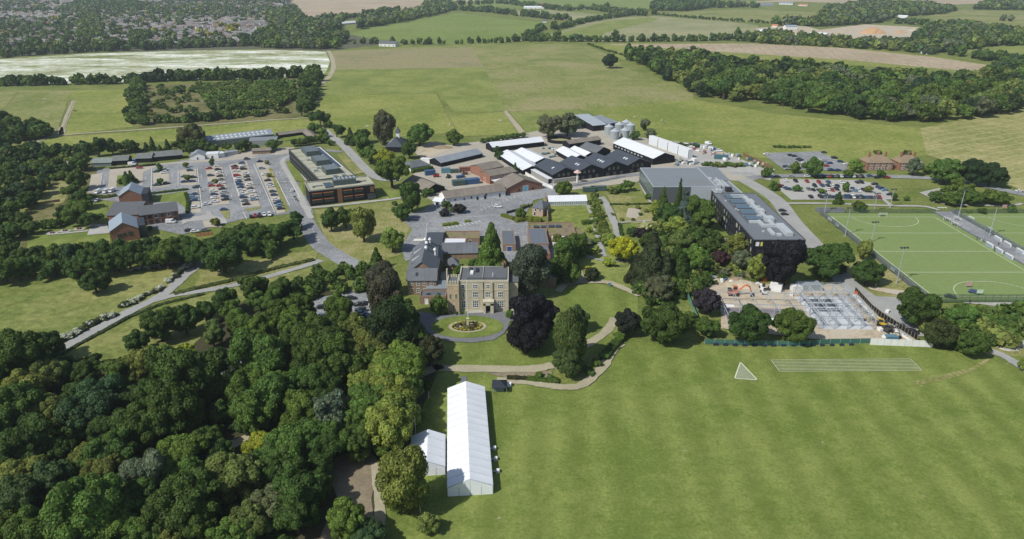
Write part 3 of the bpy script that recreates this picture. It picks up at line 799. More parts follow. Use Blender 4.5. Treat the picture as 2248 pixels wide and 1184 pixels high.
# --- the near wood, lower left
NW = 'trees of the near wood'
near = [(45,783,50,'d'),(10,800,34,'d'),(106,822,34,'o'),(55,857,44,'o'),(189,818,35,'d'),(273,818,35,'m'),(315,796,36,'o'),(356,773,30,'y'),(406,766,25,'Y'),
 (464,732,33,'o'),(298,751,26,'d'),(350,712,34,'d'),(404,700,31,'d'),(449,684,27,'d'),(494,661,30,'d'),(500,693,27,'m'),(526,712,30,'m'),(539,634,25,'d'),(577,632,22,'d'),
 (587,664,28,'m'),(629,680,33,'m'),(642,722,38,'m'),(577,719,36,'m'),(622,631,27,'d'),(475,782,22,'d'),(398,838,62,'d'),(440,858,52,'d'),(562,795,60,'m'),(542,848,48,'m'),
 (626,777,46,'d'),(667,760,44,'d'),(594,857,52,'b'),(655,838,50,'m'),(225,873,46,'t'),(150,880,36,'d'),(32,897,46,'m'),(107,907,45,'o'),(49,969,56,'d'),(195,910,52,'t'),(247,940,50,'d'),
 (318,936,50,'d'),(383,904,55,'d'),(451,968,35,'m'),(191,1008,32,'o'),(208,1034,40,'o'),(253,995,45,'m'),(383,995,46,'b'),(318,1036,56,'g'),(402,1040,46,'m'),(55,1050,52,'o'),
 (107,1050,46,'t'),(39,1088,56,'t'),(182,1118,74,'b'),(250,1142,52,'m'),(15,1155,46,'m'),(65,1170,44,'m'),(418,1092,55,'d'),(373,1127,50,'d'),(430,1150,48,'d'),(516,1046,60,'o'),
 (568,1027,45,'m'),(593,1115,48,'p'),(551,1143,45,'o'),(503,1168,40,'b'),(366,1175,35,'o'),(311,1180,38,'m'),(632,1027,50,'d'),(665,1078,50,'d'),(568,972,32,'Y'),(616,982,52,'m'),
 (665,962,50,'m'),(668,913,50,'m'),(610,868,50,'m'),(649,1128,46,'d'),(670,676,34,'d'),(655,706,30,'m'),(743,678,33,'m'),(680,714,26,'t'),(745,722,32,'m'),(780,724,34,'o'),
 (707,752,45,'d'),(743,782,46,'d'),(692,800,46,'d'),(816,766,46,'o'),(792,797,46,'m'),(838,790,46,'y'),(883,790,44,'b'),(810,836,46,'y'),(871,822,44,'b'),(892,858,38,'m'),
 (853,870,46,'y'),(868,906,48,'y'),(810,889,50,'b'),(855,936,44,'y'),(701,858,46,'d'),(662,900,44,'m'),(777,930,42,'m'),(730,960,40,'m'),(698,998,44,'d'),(692,1066,36,'d'),
 (781,970,40,'m'),(850,975,34,'m'),(763,1142,38,'m'),(809,1170,30,'t'),(545,928,34,'d'),(486,905,30,'d'),(560,905,40,'m'),(130,990,42,'d'),(290,880,40,'d'),(350,868,40,'d'),(480,1000,36,'d'),
 (300,1090,44,'d'),(130,1150,46,'d'),(-30,850,46,'d'),(-35,950,50,'d'),(-35,1040,50,'m'),(-40,1130,54,'d'),(495,855,32,'d'),(95,760,30,'d')]
CK = {'d': C_GD, 'm': C_GM, 'b': C_GB, 'o': C_GO, 'y': C_GY, 'Y': C_YL, 't': C_GT, 'g': C_GG, 'p': C_PC, 'v': C_VD}
rt = random.Random(11)
for (u, v, r, c) in near:
    col = CK[c]
    if c == 'p': col = (0.17, 0.19, 0.075); CNAME[col] = 'cream-topped'
    T(u, v, r * rt.choice([.92, 1.04, 1.04, 1.22]), col, 'irregular' if rt.random() < .45 else 'round', rt.uniform(0.95, 1.2), group=NW, rnd=rt)
ct = (0.070, 0.072, 0.045); CNAME[ct] = 'grey-brown'
T(850, 655, 40, ct, 'oval', 1.5, label='tall grey-brown tree left of the stone mansion, rising above the brick wing', rnd=rt)
T(838, 610, 30, ct, 'oval', 1.3, label='thin greyish tree behind the tall grey-brown one, left of the slate-roofed wing', rnd=rt)
T(856, 728, 54, C_VD, 'oval', 1.25, label='very dark tall evergreen standing left of the oval drive before the mansion', rnd=rt)
T(872, 690, 44, C_GD, 'round', 1.2, label='dark round tree between the tall grey-brown tree and the mansion drive', rnd=rt)
T(940, 768, 38, (0.055, 0.06, 0.02), 'round', 0.95, name='domed_shrub', what='shrub', cat='shrub', label='broad dome-shaped olive shrub casting its shadow on the lawn below the drive', rnd=rt)
T(731, 898, 48, C_GG, 'irregular', 1.15, label='thin-crowned grey-green tree with its pale trunk showing in the near wood', rnd=rt, lod='mid')
T(890, 1054, 60, (0.150, 0.195, 0.045), 'oval', 1.3, label='large light green tree standing alone left of the white marquee', rnd=rt)
T(941, 1150, 27, C_GO, 'round', 0.85, name='bush', cat='bush', label='olive bush below the light green tree, left of the big lawn', rnd=rt)
T(926, 724, 12, C_GM, 'cone', 1.4, name='conifer_tree', label='small conifer at the left edge of the oval drive', rnd=rt)
# --- hedgerow trees left of the middle
for k in range(17):
    f = k / 16
    T(-20 + 440 * f, 592 - 36 * f + rt.uniform(-5, 5), rt.uniform(26, 34), rt.choice([C_GD, C_GD, C_GM]), 'irregular', 1.0, group='trees of the long hedge above the left meadow', rnd=rt)
for k in range(12):
    f = k / 11
    T(10 + 400 * f, 566 - 24 * f + rt.uniform(-4, 4), rt.uniform(22, 28), rt.choice([C_GD, C_GT, C_GM]), 'round', 1.0, group='trees of the long hedge above the left meadow', rnd=rt)
T(207, 617, 31, C_GD, 'round', 0.92, label='dark round tree standing alone in the left meadow', rnd=rt)
T(487, 556, 48, C_GD, 'round', 0.95, label='broad dark oak beside the fork of the left path', rnd=rt)
for (u, v, r) in [(540,528,34),(575,518,32),(610,512,30),(642,500,26),(660,485,18),(455,535,26),(560,500,24),(500,520,28),(595,535,24),(530,505,20)]:
    T(u, v, r, rt.choice([C_GD, C_GM, C_GD]), 'irregular', 1.0, group='trees of the grove below the left car park', rnd=rt)
# --- middle
M_ = [('R',726,482,24,C_GD,'round',1.1,'dark green tree, left one of the three beside the bend of the campus road'),
 ('R',757,476,22,C_GM,'round',1.2,'mid green tree in the middle of the three beside the campus road bend'),
 ('R',796,487,25,C_GO,'oval',1.6,'tall olive tree right of the two darker ones by the campus road'),
 ('R',861,526,24,C_GY,'round',1.15,'light yellow-green tree at the left kerb of the forecourt'),
 ('R',826,566,18,C_GD,'cone',1.3,'small dark tree behind the grey-brown tree left of the wing'),
 ('R',902,427,22,C_GD,'oval',1.6,'tall dark tree between the black campus block and the white farm building'),
 ('R',882,466,20,C_GM,'round',1.0,'round green tree below the tall dark one at the forecourt corner'),
 ('R',858,372,36,C_GM,'irregular',1.1,'broad green tree right of the black campus block'),
 ('R',843,345,24,C_YL,'round',0.8,'yellow-green crowned tree between the hall with the turret and the campus road'),
 ('R',812,326,26,C_GB,'irregular',1.1,'bright green tree above the campus road, left of the hall with the turret'),
 ('R',842,278,23,(0.10,0.115,0.06),'oval',1.5,'tall thin-leaved tree at the pasture edge above the hall with the turret'),
 ('R',921,294,27,C_GM,'round',1.0,'round green tree at the pasture edge right of the turret'),
 ('R',898,328,17,C_GD,'round',1.2,'dark tree just right of the hall with the turret'),
 ('R',996,302,18,C_GM,'round',1.0,'small round tree on the pasture edge above the long dark barn'),
 ('R',769,298,15,C_GD,'cone',1.2,'dark pointed tree at the pasture corner near the campus road'),
 ('R',797,297,17,C_GD,'round',1.0,'dark rounded tree right of the pointed one by the pasture corner'),
 ('R',1206,276,28,C_GG,'round',0.95,'grey-green tree, left of the two above the round pen'),
 ('R',1246,274,27,C_GG,'round',0.95,'grey-green tree, right of the two above the round pen'),
 ('R',1269,272,12,C_GM,'round',0.9,'small tree at the right edge of the two grey-green ones'),
 ('R',1238,413,20,C_GM,'round',0.95,'round green tree above the white-roofed glasshouse'),
 ('R',1093,336,10,C_GD,'oval',1.3,'slim tree at the left end of the white-roofed sheds'),
 ('R',1131,369,9,C_GM,'cone',1.3,'small tree between the brick farm building and the white-roofed shed'),
 ('R',980,450,11,C_GD,'round',0.8,'dark bush at the left of the forecourt island'),
 ('R',1007,458,14,(0.035,0.028,0.03),'round',0.85,'dark purple bush on the right of the forecourt island'),
 ('R',975,466,12,(0.03,0.026,0.03),'round',0.8,'dark purple bush at the front of the forecourt island'),
 ('R',994,461,8,C_GM,'round',0.9,'small green bush between the purple ones of the forecourt island'),
 ('R',866,447,6,C_GM,'round',0.9,'tiny clipped bush beside the concrete path to the forecourt'),
 ('R',1143,470,13,C_GM,'round',1.0,'green tree beside the clipped yellow hedge at the small slate-roofed house'),
 ('R',941,421,13,C_GM,'round',0.8,'bush in front of the brown-roofed shed'),
 ('R',1079,540,31,C_GM,'cone',1.75,'tall green conifer-like tree right of the white flat roof behind the mansion'),
 ('R',1166,592,43,(0.075,0.095,0.06),'oval',1.25,'large greyish tree right behind the mansion'),
 ('R',1176,696,56,C_PU,'irregular',1.1,'large near-black copper beech right of the oval drive'),
 ('R',1158,733,44,C_PU,'round',1.0,'lower near-black copper beech at the edge of the drive lawn'),
 ('R',1252,735,37,(0.062, 0.098, 0.026),'oval',1.75,'very tall dark green tree right of the copper beeches'),
 ('R',1246,795,32,(0.062, 0.098, 0.026),'round',1.1,'lower round tree joined to the foot of the very tall green one'),
 ('R',1268,700,24,(0.062, 0.098, 0.026),'round',1.3,'green tree joined to the right of the very tall one by the lawn'),
 ('R',1243,555,24,C_GM,'oval',1.5,'tall green tree right of the long slate-roofed building'),
 ('R',1268,540,20,C_GM,'oval',1.5,'green tree right behind the tall one by the slate-roofed building'),
 ('R',1231,592,23,C_GD,'oval',1.3,'dark tree in front of the tall one at the end of the brick wall'),
 ('R',1254,600,19,C_GM,'round',1.3,'green tree at the corner where the garden path bends'),
 ('R',1223,528,14,C_GO,'round',1.0,'olive tree hiding the corner of the white garden roof'),
 ('R',1286,532,17,C_GG,'round',0.8,'grey-green bush beside the straight garden path'),
 ('R',1299,602,18,(0.045,0.055,0.02),'round',0.85,'dark clipped dome yew where the garden paths meet'),
 ('R',1291,589,7,C_YE,'round',0.8,'small golden bush behind the dark clipped yew'),
 ('R',1369,545,33,C_YE,'round',0.92,'golden yellow tree in the middle of the garden'),
 ('R',1336,524,16,C_GY,'round',0.9,'yellow-green bush left of the golden tree'),
 ('R',1338,576,12,C_YL,'round',0.9,'small lime bush in front of the golden tree'),
 ('R',1416,497,15,C_PC,'round',0.8,'pale cream flowering shrub in the garden'),
 ('R',1407,511,15,(0.03,0.022,0.03),'round',0.85,'dark purple shrub below the cream flowering shrub'),
 ('R',1388,508,13,C_GD,'round',0.9,'dark green shrub left of the purple shrub'),
 ('R',1450,456,23,C_YL,'round',0.85,'lime green tree at the left of the big conifers by the grey hall'),
 ('R',1468,472,26,C_GD,'round',0.95,'dark green tree below the lime green one'),
 ('R',1537,468,37,C_GM,'irregular',1.1,'large green tree against the end of the long black building'),
 ('R',1484,500,27,C_GY,'round',0.9,'yellow-olive tree in the centre of the garden wood'),
 ('R',1496,528,25,C_GO,'round',0.95,'olive tree below the yellow-olive one'),
 ('R',1530,520,27,C_GD,'round',1.0,'dark tree right of the olive one in the garden wood'),
 ('R',1424,530,22,C_GD,'round',1.0,'dark tree just right of the golden yellow tree'),
 ('R',1524,568,34,C_GB,'round',1.05,'bright green round tree right of the giant conifers'),
 ('R',1558,541,21,C_GD,'round',1.0,'dark round tree beside the garden path near the black building'),
 ('R',1580,565,20,C_CB,'round',0.9,'purple-brown round tree below the black building'),
 ('R',1622,536,25,C_GO,'round',1.0,'olive tree under the left corner of the long black building'),
 ('R',1629,568,24,C_GG,'round',1.0,'grey-green tree in front of the olive one by the black building'),
 ('R',1665,585,23,C_GY,'oval',1.25,'yellow-green tree left of the huge copper beech'),
 ('R',1728,570,54,C_PU,'irregular',1.1,'huge near-black copper beech in front of the black building'),
 ('R',1706,590,30,C_PU,'round',1.1,'smaller near-black copper beech on the left of the huge one'),
 ('R',1812,568,45,C_GD,'irregular',0.95,'broad dark green tree right of the huge copper beech'),
 ('R',1906,596,33,C_GD,'round',0.95,'dark green tree between the drive and the hockey pitch'),
 ('R',1899,547,16,C_GO,'oval',1.3,'slim olive tree at the left side line of the hockey pitch'),
 ('R',1447,632,34,C_GG,'round',0.95,'grey-green dome-shaped tree below the giant conifers'),
 ('R',1460,706,51,C_GD,'round',0.98,'large round green tree left of the green net fence'),
 ('R',1378,706,30,(0.030,0.034,0.022),'round',1.05,'dark tree left of the large round one at the lawn edge'),
 ('R',1360,738,14,C_GM,'round',0.8,'bush at the foot of the dark tree at the lawn edge'),
 ('R',1552,661,31,(0.045,0.035,0.042),'round',1.05,'dull purple round tree right of the green net fence'),
 ('R',1556,717,25,C_GD,'round',1.0,'dark green tree below the dull purple one'),
 ('R',1512,704,20,C_GM,'round',1.0,'green tree between the big round one and the green net'),
 ('R',1644,708,43,C_GD,'round',1.1,'dark tree before the steel frame, left of two'),
 ('R',1742,712,43,C_GM,'round',0.92,'lighter round tree before the steel frame, right of two'),
 ('R',2016,674,43,C_GD,'round',1.05,'tall dark round tree right of the site drive'),
 ('R',2066,730,37,(0.060,0.075,0.018),'round',0.92,'olive round tree at the right end of the white hoarding'),
 ('R',2139,752,33,C_GD,'round',0.95,'dark round tree at the lawn edge beside the sandy path'),
 ('R',2105,694,40,C_GM,'irregular',0.8,'broad mid green tree behind the two lawn-edge ones at the right'),
 ('R',2100,748,22,C_GD,'round',0.9,'small dark tree between the olive round tree and the dark one'),
 ('R',2160,712,26,C_GM,'round',0.8,'mid green bush-like tree under the pale road at the right'),
 ('R',2192,722,24,C_GM,'round',0.75,'spreading low tree near the right edge under the pale road'),
 ('R',2213,684,15,C_GG,'round',0.8,'grey-green bush on the verge of the pale road'),
 ('R',2158,678,14,C_GO,'round',0.8,'olive bush on the verge of the pale road, left of the grey-green one'),
 ('R',2250,712,22,C_GO,'round',0.9,'olive tree cut by the right edge below the pale road'),
 ('R',2256,800,16,C_GY,'round',1.0,'small light tree cut by the right edge beside the lawn'),
 ('R',1786,368,21,C_GM,'round',1.05,'round tree in front of the upper right car park, larger of two'),
 ('R',1746,368,13,C_GM,'round',1.0,'round tree in front of the upper right car park, smaller of two'),
 ('R',1685,379,12,C_GM,'round',1.0,'small round tree at the left end of the long row of parked cars'),
 ('R',1881,364,16,C_GB,'round',0.9,'bright green tree left of the brick cottages'),
 ('R',1862,380,10,C_GM,'round',1.0,'small tree left of the cottages beside the road'),
 ('R',1934,380,10,C_GM,'round',1.0,'small tree in front of the left brick cottage'),
 ('R',2008,366,18,C_GG,'round',1.1,'grey-green tree hiding the end of the right brick cottage'),
 ('R',2040,372,14,C_GB,'round',0.8,'light bush right of the brick cottages'),
 ('R',2078,374,33,C_GM,'round',0.95,'large green tree right of the brick cottages'),
 ('R',2140,376,32,C_VD,'round',0.95,'very dark round tree, left one of the dark pair at the golden meadow'),
 ('R',2177,381,32,C_VD,'round',0.9,'very dark round tree, right one of the dark pair at the golden meadow'),
 ('R',2106,418,24,C_GM,'irregular',0.9,'upper tree of the bushy clump behind the pitches'),
 ('R',2057,432,16,C_GM,'round',0.85,'left bush of the clump behind the pitches'),
 ('R',2092,436,22,C_GM,'round',0.8,'front tree of the bushy clump behind the pitches'),
 ('R',2130,432,24,C_GM,'round',0.8,'middle tree of the bushy clump behind the pitches'),
 ('R',2176,432,22,C_GM,'round',0.8,'tree right of centre in the clump behind the pitches'),
 ('R',2200,436,20,C_GM,'round',0.75,'rightmost tree of the clump behind the pitches'),
 ('R',2157,463,9,C_GD,'round',0.9,'small dark bush behind the right pitch'),
 ('R',2221,460,11,C_GM,'round',0.7,'low bush near the right edge behind the right pitch'),
 ('R',1842,434,11,C_GD,'cone',1.2,'dark conical tree in front of the middle right car park'),
 ('R',1886,453,15,C_GD,'round',0.85,'dark bush beside the small sign behind the left pitch'),
 ('R',1964,431,7,C_GD,'oval',1.3,'tiny dark tree on the grass right of the car park, left of two'),
 ('R',1990,435,6,C_GM,'round',1.0,'tiny dark tree on the grass right of the car park, right of two'),
 ('R',1698,408,10,C_GM,'round',1.0,'small tree at the left corner of the middle right car park'),
 ('R',1712,408,7,(0.10,0.03,0.02),'round',0.7,'small reddish bush at the corner of the middle right car park'),
 ('R',1752,414,10,C_GM,'round',0.8,'bush between parked cars, left one in the middle right car park'),
 ('R',1806,420,8,C_GM,'round',0.8,'bush between parked cars in the centre of the middle right car park'),
 ('R',1858,411,9,C_GM,'oval',1.2,'small tree between parked cars at the right of the car park'),
 ('R',1908,415,8,C_GO,'round',1.1,'small olive tree at the right end of the middle right car park'),
 ('R',1926,336,8,C_GM,'round',1.0,'small tree behind the left brick cottage'),
 ('R',1992,338,10,C_GD,'round',0.8,'dark tree behind the right brick cottage'),
 ('R',1340,134,16,C_VD,'round',0.95,'dark round tree alone in the big pasture, left of the long wood'),
 ('R',1416,272,11,C_GG,'oval',1.2,'grey-green tree right of the grain silos'),
 ('R',1428,294,13,C_GG,'round',0.8,'grey-green bush behind the white-roofed barn'),
 ('R',1395,298,11,C_GD,'round',1.0,'dark bush between the silos and the white-roofed barn'),
 ('R',1386,408,14,C_GM,'irregular',0.9,'green tree left of the grey hall'),
 ('R',1362,414,12,C_GM,'round',0.8,'bush left of the green tree by the grey hall'),
 ('R',1344,418,10,C_GO,'round',0.8,'olive bush at the bank below the black barns'),
 ('R',1425,432,9,C_GM,'round',0.9,'small bush at the left wall of the grey hall'),
 ('R',420,297,30,(0.095,0.115,0.04),'round',0.95,'large light tree left of the long grey shed'),
 ('R',277,391,13,C_GM,'cone',1.1,'small conifer in the planted island of the car park, left one'),
 ('R',287,388,12,C_GM,'cone',1.1,'small conifer in the planted island of the car park, right one'),
 ('R',268,398,9,C_GM,'round',0.8,'low bush in the planted island of the car park'),
 ('R',350,368,7,C_GM,'oval',1.2,'small street tree in the first island row of the left car park'),
 ('R',351,398,7,C_GM,'oval',1.2,'second small tree in the first island row of the left car park'),
 ('R',408,362,6,C_GM,'round',1.1,'small tree at the top of the second island of the left car park'),
 ('R',411,390,6,C_GM,'oval',1.3,'small tree halfway down the second island of the left car park'),
 ('R',465,356,6,C_GM,'oval',1.2,'small tree at the top of the third island of the left car park'),
 ('R',472,398,6,C_GO,'round',0.9,'low bush in the third island of the left car park'),
 ('R',586,357,5,C_GO,'round',1.0,'small tree at the top of the right-hand island of the left car park'),
 ('R',591,385,6,C_GO,'round',0.9,'bush on the right-hand verge of the left car park'),
 ('R',472,488,10,C_GO,'round',0.9,'small tree on the buff island by the brick complex'),
 ('R',330,502,6,C_GD,'round',1.0,'small tree beside the front brick gable'),
 ('R',930,428,7,C_GM,'round',0.8,'small bush at the lower end of the brown-roofed shed'),
 ('R',1022,693,0.1,C_GM,'round',0.8,None)]
for (_, u, v, r, col, kind, st, lab) in M_:
    if not lab: continue
    low = 'bush' in lab or 'shrub' in lab or 'yew' in lab
    nm = 'bush' if 'bush' in lab else 'shrub' if 'shrub' in lab else 'yew_bush' if 'yew' in lab else 'copper_beech' if 'copper' in lab else 'conifer_tree' if ('conifer' in lab or kind == 'cone') else 'broadleaf_tree'
    T(u, v, r, col, kind, st * 0.92 if low else st, name=nm, cat='bush' if low else 'tree', label=lab, group=None, rnd=rt)
# cones given by base, apex and half width in pixels
def cone(base, apex, hw, col, lab, name='conifer_tree', seed=3):
    x, y = g(base)
    s = px_per_m(base)
    y += hw / s * 0.5
    r = hw / s
    # height from the apex pixel
    h = 2.0
    while unproj(x, y, h)[1] > apex[1] and h < 60: h += 0.25
    st = h / (2.08 * r)
    return tree_at(x, y, r, col, 'cone', st, label=lab, name=name, group=None, rnd=rt)
cone(zG(1060, 900), zG(1140, 330), 44, (0.045, 0.066, 0.026), 'tallest of the giant conifers in the middle of the garden')
cone(zG(1290, 860), zG(1270, 470), 34, C_GD, 'giant dark conifer right behind the tallest one in the garden')
cone(zG(930, 880), zG(940, 560), 28, (0.045, 0.062, 0.026), 'lower giant conifer at the left of the tallest one in the garden')
cone(zG(1190, 900), zG(1180, 540), 30, (0.042, 0.062, 0.026), 'conifer filling the front between the giant garden conifers')
cone(zG(1160, 260), zG(1185, -50), 18, C_GM, 'pale conifer standing against the grey hall')
cone(zG(1310, 200), zG(1310, -130), 11, C_GD, 'thin dark pointed conifer against the grey hall')
cone(zG(1370, 330), zG(1390, -30), 30, (0.075, 0.115, 0.095), 'blue-green cedar between the grey hall and the garden')
for (u, v0, v1, hw) in ((320, 332, 312, 9), (334, 332, 300, 10), (300, 335, 315, 8), (367, 330, 305, 9), (350, 334, 318, 9)):
    cone((u, v0), (u, v1), hw, C_GD, f'pointed dark conifer behind the dark huts, its tip {u} steps along the row'.replace(f', its tip {u} steps along the row', ', ' + {320: 'second from left', 334: 'tallest of the row', 300: 'leftmost of the pointed ones', 367: 'rightmost and apart', 350: 'low one right of the tallest'}[u]))
# rows and scrub on the left
HR = 'trees and bushes of the hedges around the left campus'
for (u, v, r, c) in [(147,328,13,'d'),(120,334,13,'d'),(95,340,13,'d'),(70,344,13,'d'),(45,350,14,'d'),(20,350,14,'d'),(-5,350,14,'d'),(170,330,12,'d'),(190,330,11,'d'),(213,322,21,'d'),(245,322,17,'d'),(272,318,17,'m'),(290,322,14,'d'),
   (385,322,13,'d'),(175,356,20,'m'),(170,395,24,'m'),(160,425,22,'d'),(178,440,22,'d'),(163,463,30,'m'),(185,480,20,'d'),(140,470,20,'d'),(47,484,20,'d'),(70,500,16,'m'),(10,505,26,'d'),(0,470,24,'d'),(118,490,12,'m'),(98,492,12,'m'),(135,488,10,'d'),
   (20,545,16,'d'),(-10,560,20,'d'),(-10,430,22,'d'),(75,408,22,'d'),(60,440,22,'d'),(40,420,20,'t'),(10,400,20,'d'),(20,370,16,'m'),(50,375,14,'t'),(80,370,14,'m'),(105,378,14,'t'),(110,365,12,'m'),(130,372,14,'d'),(95,395,14,'t'),(60,390,14,'m'),
   (30,455,18,'m'),(85,425,14,'d'),(10,430,18,'m'),(30,395,14,'t'),(0,385,16,'d'),(140,385,12,'m'),(120,355,12,'m'),
   (20,277,22,'d'),(0,262,24,'d'),(45,290,18,'d'),(70,290,16,'d'),(98,288,15,'d'),(-15,285,26,'d'),(-10,310,22,'d'),(20,305,20,'d'),
   (500,321,12,'d'),(520,322,13,'d'),(540,318,13,'d'),(558,324,10,'d'),(597,318,14,'m'),(470,325,10,'m'),(455,322,10,'m'),(432,318,16,'m'),(415,325,14,'d'),
   (645,312,10,'d'),(660,312,10,'m'),(678,308,11,'d'),(695,306,11,'m'),(712,304,12,'d'),(724,314,7,'m'),
   (660,234,22,'d'),(684,236,14,'d'),(703,262,20,'d'),(722,272,9,'m'),(738,288,13,'d'),(690,280,12,'m'),(710,292,10,'m'),(676,192,16,'d'),(690,176,16,'d'),(680,210,14,'d'),(665,215,14,'d'),(700,166,12,'d')]:
    T(u, v, r, CK[c], 'irregular' if rt.random() < .4 else 'round', rt.uniform(.85, 1.05), group=HR, rnd=rt, name='hedgerow_tree')

def line_trees(a, b, n, r, cols, grp, st=0.95, jitter=2):
    for k in range(n):
        f = k / max(1, n - 1)
        T(a[0] + (b[0] - a[0]) * f + rt.uniform(-jitter, jitter), a[1] + (b[1] - a[1]) * f + rt.uniform(-jitter, jitter) * .5, r * rt.uniform(.85, 1.15), rt.choice(cols), rt.choice(['round', 'irregular']), st, group=grp, rnd=rt)
# --- the long wood at the right: nearest trees one by one, the rest joined after the far prototypes exist
RW = 'trees of the long wood at the right'
wood = [(1372, 128), (1430, 126), (1560, 133), (1640, 150), (1800, 163), (1950, 178), (2080, 190), (2160, 178), (2260, 148), (2460, 138), (2460, 215), (2260, 243), (2150, 260), (2030, 277), (1950, 270), (1800, 252), (1680, 232), (1530, 218), (1500, 192), (1430, 162)]
wp = [g(p) for p in wood]
wt = []
yy = min(p[1] for p in wp)
while yy < max(p[1] for p in wp):
    xx = min(p[0] for p in wp)
    while xx < max(p[0] for p in wp):
        p = (xx + rt.uniform(-5, 5), yy + rt.uniform(-5, 5))
        if inside(p, wp) and unproj(*p)[0] < 2290: wt.append(p)
        xx += 15
    yy += 15
wt.sort(key=lambda p: p[1])
def wood_col(p):
    s_ = math.sin(p[0] * .021) + math.sin(p[1] * .03 + p[0] * .008)
    return rt.choice([C_GG, C_GG, C_GO, C_GM] if (s_ > 1.15 and p[0] < 480) else [C_GD, C_GD, C_GM, C_GD, C_GM, C_GO, C_VD])
for p in wt[:170]:
    tree_at(p[0], p[1], rt.uniform(7.5, 11.5), wood_col(p), rt.choice(['round', 'irregular']), rt.uniform(.85, 1.1), group=RW, rnd=rt, lod='far', name='woodland_tree', what='tree')
# --- pasture edge shrubs and others
for k in range(9): T(1060 + 11 * k, 309 - 1.6 * k, rt.uniform(6, 8), rt.choice([C_GD, C_GM]), 'round', .9, group='shrubs behind the white-roofed sheds at the pasture edge', name='bush', what='bush', cat='bush', rnd=rt)
for k in range(8): T(1700 + 11 * k, 322 + rt.uniform(-1, 1), rt.uniform(4, 6), C_GM, 'round', .6, group='bushes above the upper right car park', name='bush', what='bush', cat='bush', rnd=rt)
for k in range(10): T(1450 + 9 * k, 311 + k * 1.2 + rt.uniform(-1, 1), rt.uniform(4, 6), C_GD, 'round', .7, group='bushes behind the white wall-like building', name='bush', what='bush', cat='bush', rnd=rt)
for k in range(12): T(1545 + 7.5 * k, 362 + rt.uniform(-3, 3), rt.uniform(6, 8), rt.choice([C_GM, C_GO]), 'round', .7, group='bushes behind the grey hall', name='bush', what='bush', cat='bush', rnd=rt)
for k in range(8): T(1280 + 9 * k + rt.uniform(-2, 2), 262 + k, rt.uniform(4, 7), C_GD, 'round', .7, group='bushes around the grain barn', name='bush', what='bush', cat='bush', rnd=rt)
for (u, v, r) in [(1306,452,9),(1318,470,10),(1322,490,9),(1310,440,8),(1328,508,8),(1300,530,8),(1312,548,7),(1345,470,5),(1375,448,5),(1400,455,6),(1418,462,6),(1440,470,9),(1440,480,8),(1430,500,7),(1365,482,5),(1390,482,5),(1405,470,5),
                  (1600,590,8),(1560,600,9),(1585,608,9),(1620,605,8),(1640,615,8),(1540,612,9),(1655,618,7),(1570,620,7)]:
    T(u, v, r, rt.choice([C_GM, C_GO, C_GD]), 'round', .75, group='small shrubs of the garden', name='garden_shrub', what='shrub', cat='shrub', rnd=rt)
for (u, v, r) in [(1184, 823, 9), (1206, 826, 7), (1222, 832, 6), (1290, 810, 12), (1310, 795, 12), (1325, 780, 11), (1300, 820, 8), (1335, 765, 8)]:
    T(u, v, r, rt.choice([C_GM, C_GD]), 'round', .7, group='shrubs along the sandy path below the tall trees', name='garden_shrub', what='shrub', cat='shrub', rnd=rt)
for (u, v) in ((992, 688), (1003, 688), (1014, 688), (979, 689), (963, 690)):
    T(u, v, 4, C_GD, 'round', .95, group='clipped ball bushes along the mansion front', name='clipped_bush', what='clipped ball bush', cat='bush', rnd=rt)
T(962, 668, 19, C_GM, 'oval', 1.15, label='green tree against the left side of the mansion tower', rnd=rt)
T(1120, 690, 9, C_GB, 'round', 1.2, label='bright bush at the right corner of the drive beside the copper beech', name='bush', cat='bush', rnd=rt)
T(1124, 712, 8, C_GB, 'round', 1.3, label='second bright bush along the drive, below the first', name='bush', cat='bush', rnd=rt)
T(1040, 580, 13, C_GM, 'round', 1.0, label='round green tree right behind the mansion roof, left of centre', rnd=rt)
T(1010, 594, 12, C_GM, 'round', 1.0, label='green tree behind the lower left roof of the mansion', rnd=rt)
T(1062, 584, 6, C_YE, 'round', .8, name='bush', cat='bush', label='golden bush directly behind the mansion roof', rnd=rt)

# --- far trees joined: hedges and woods beyond a kilometre
ST_V, ST_Q, ST_T, ST_C = {}, {}, {}, {}
PROTO_MID = [crown_arrays(740 + k, 'round', 9, 190, 0.20, 0.36) for k in range(4)]
PROTO_FAR = [crown_arrays(700 + k, 'round', 6, 80, 0.28, 0.34) for k in range(3)]
PROTO_VFAR = [crown_arrays(720 + k, 'round', 4, 34, 0.42, 0.3) for k in range(3)]
FD = [C_GD, C_GM, C_GD, C_GT]
FM = [C_GM, C_GT, C_GD, C_GO, C_GG]
def far_tree(key, x, y, r, col, h=1.0, rnd=rt):
    V, Q, Tt, Cc = rnd.choice(PROTO_MID if y < 1000 else PROTO_FAR if y < 1500 else PROTO_VFAR)
    a = rnd.uniform(0, 6.28)
    ca, sa = math.cos(a) * r, math.sin(a) * r
    W_ = np.stack([V[:, 0] * ca - V[:, 1] * sa + x, V[:, 0] * sa + V[:, 1] * ca + y, (V[:, 2] + .8) * r * h], 1)
    st = ST_V.setdefault(key, [[], [], [], 0, [], []])
    off = st[3]
    st[0].append(W_); st[1].append(Q + off); st[2].append(Tt + off); st[3] += len(W_)
    f = rnd.uniform(.8, 1.2)
    cc = Cc * (np.array(col) * f)[None]
    st[4].append(cc[:len(Q)]); st[5].append(cc[len(Q):])
def flush_far(key, name, label, cat='trees'):
    st = ST_V.pop(key)
    me = mesh_np(name, np.concatenate(st[0]), np.concatenate(st[1]), np.concatenate(st[2]), np.concatenate(st[4] + st[5]), LEAF)
    o = place(name, me)
    o.color = (1, 1, 1, 1)
    return tag(o, label, cat, kind='stuff')
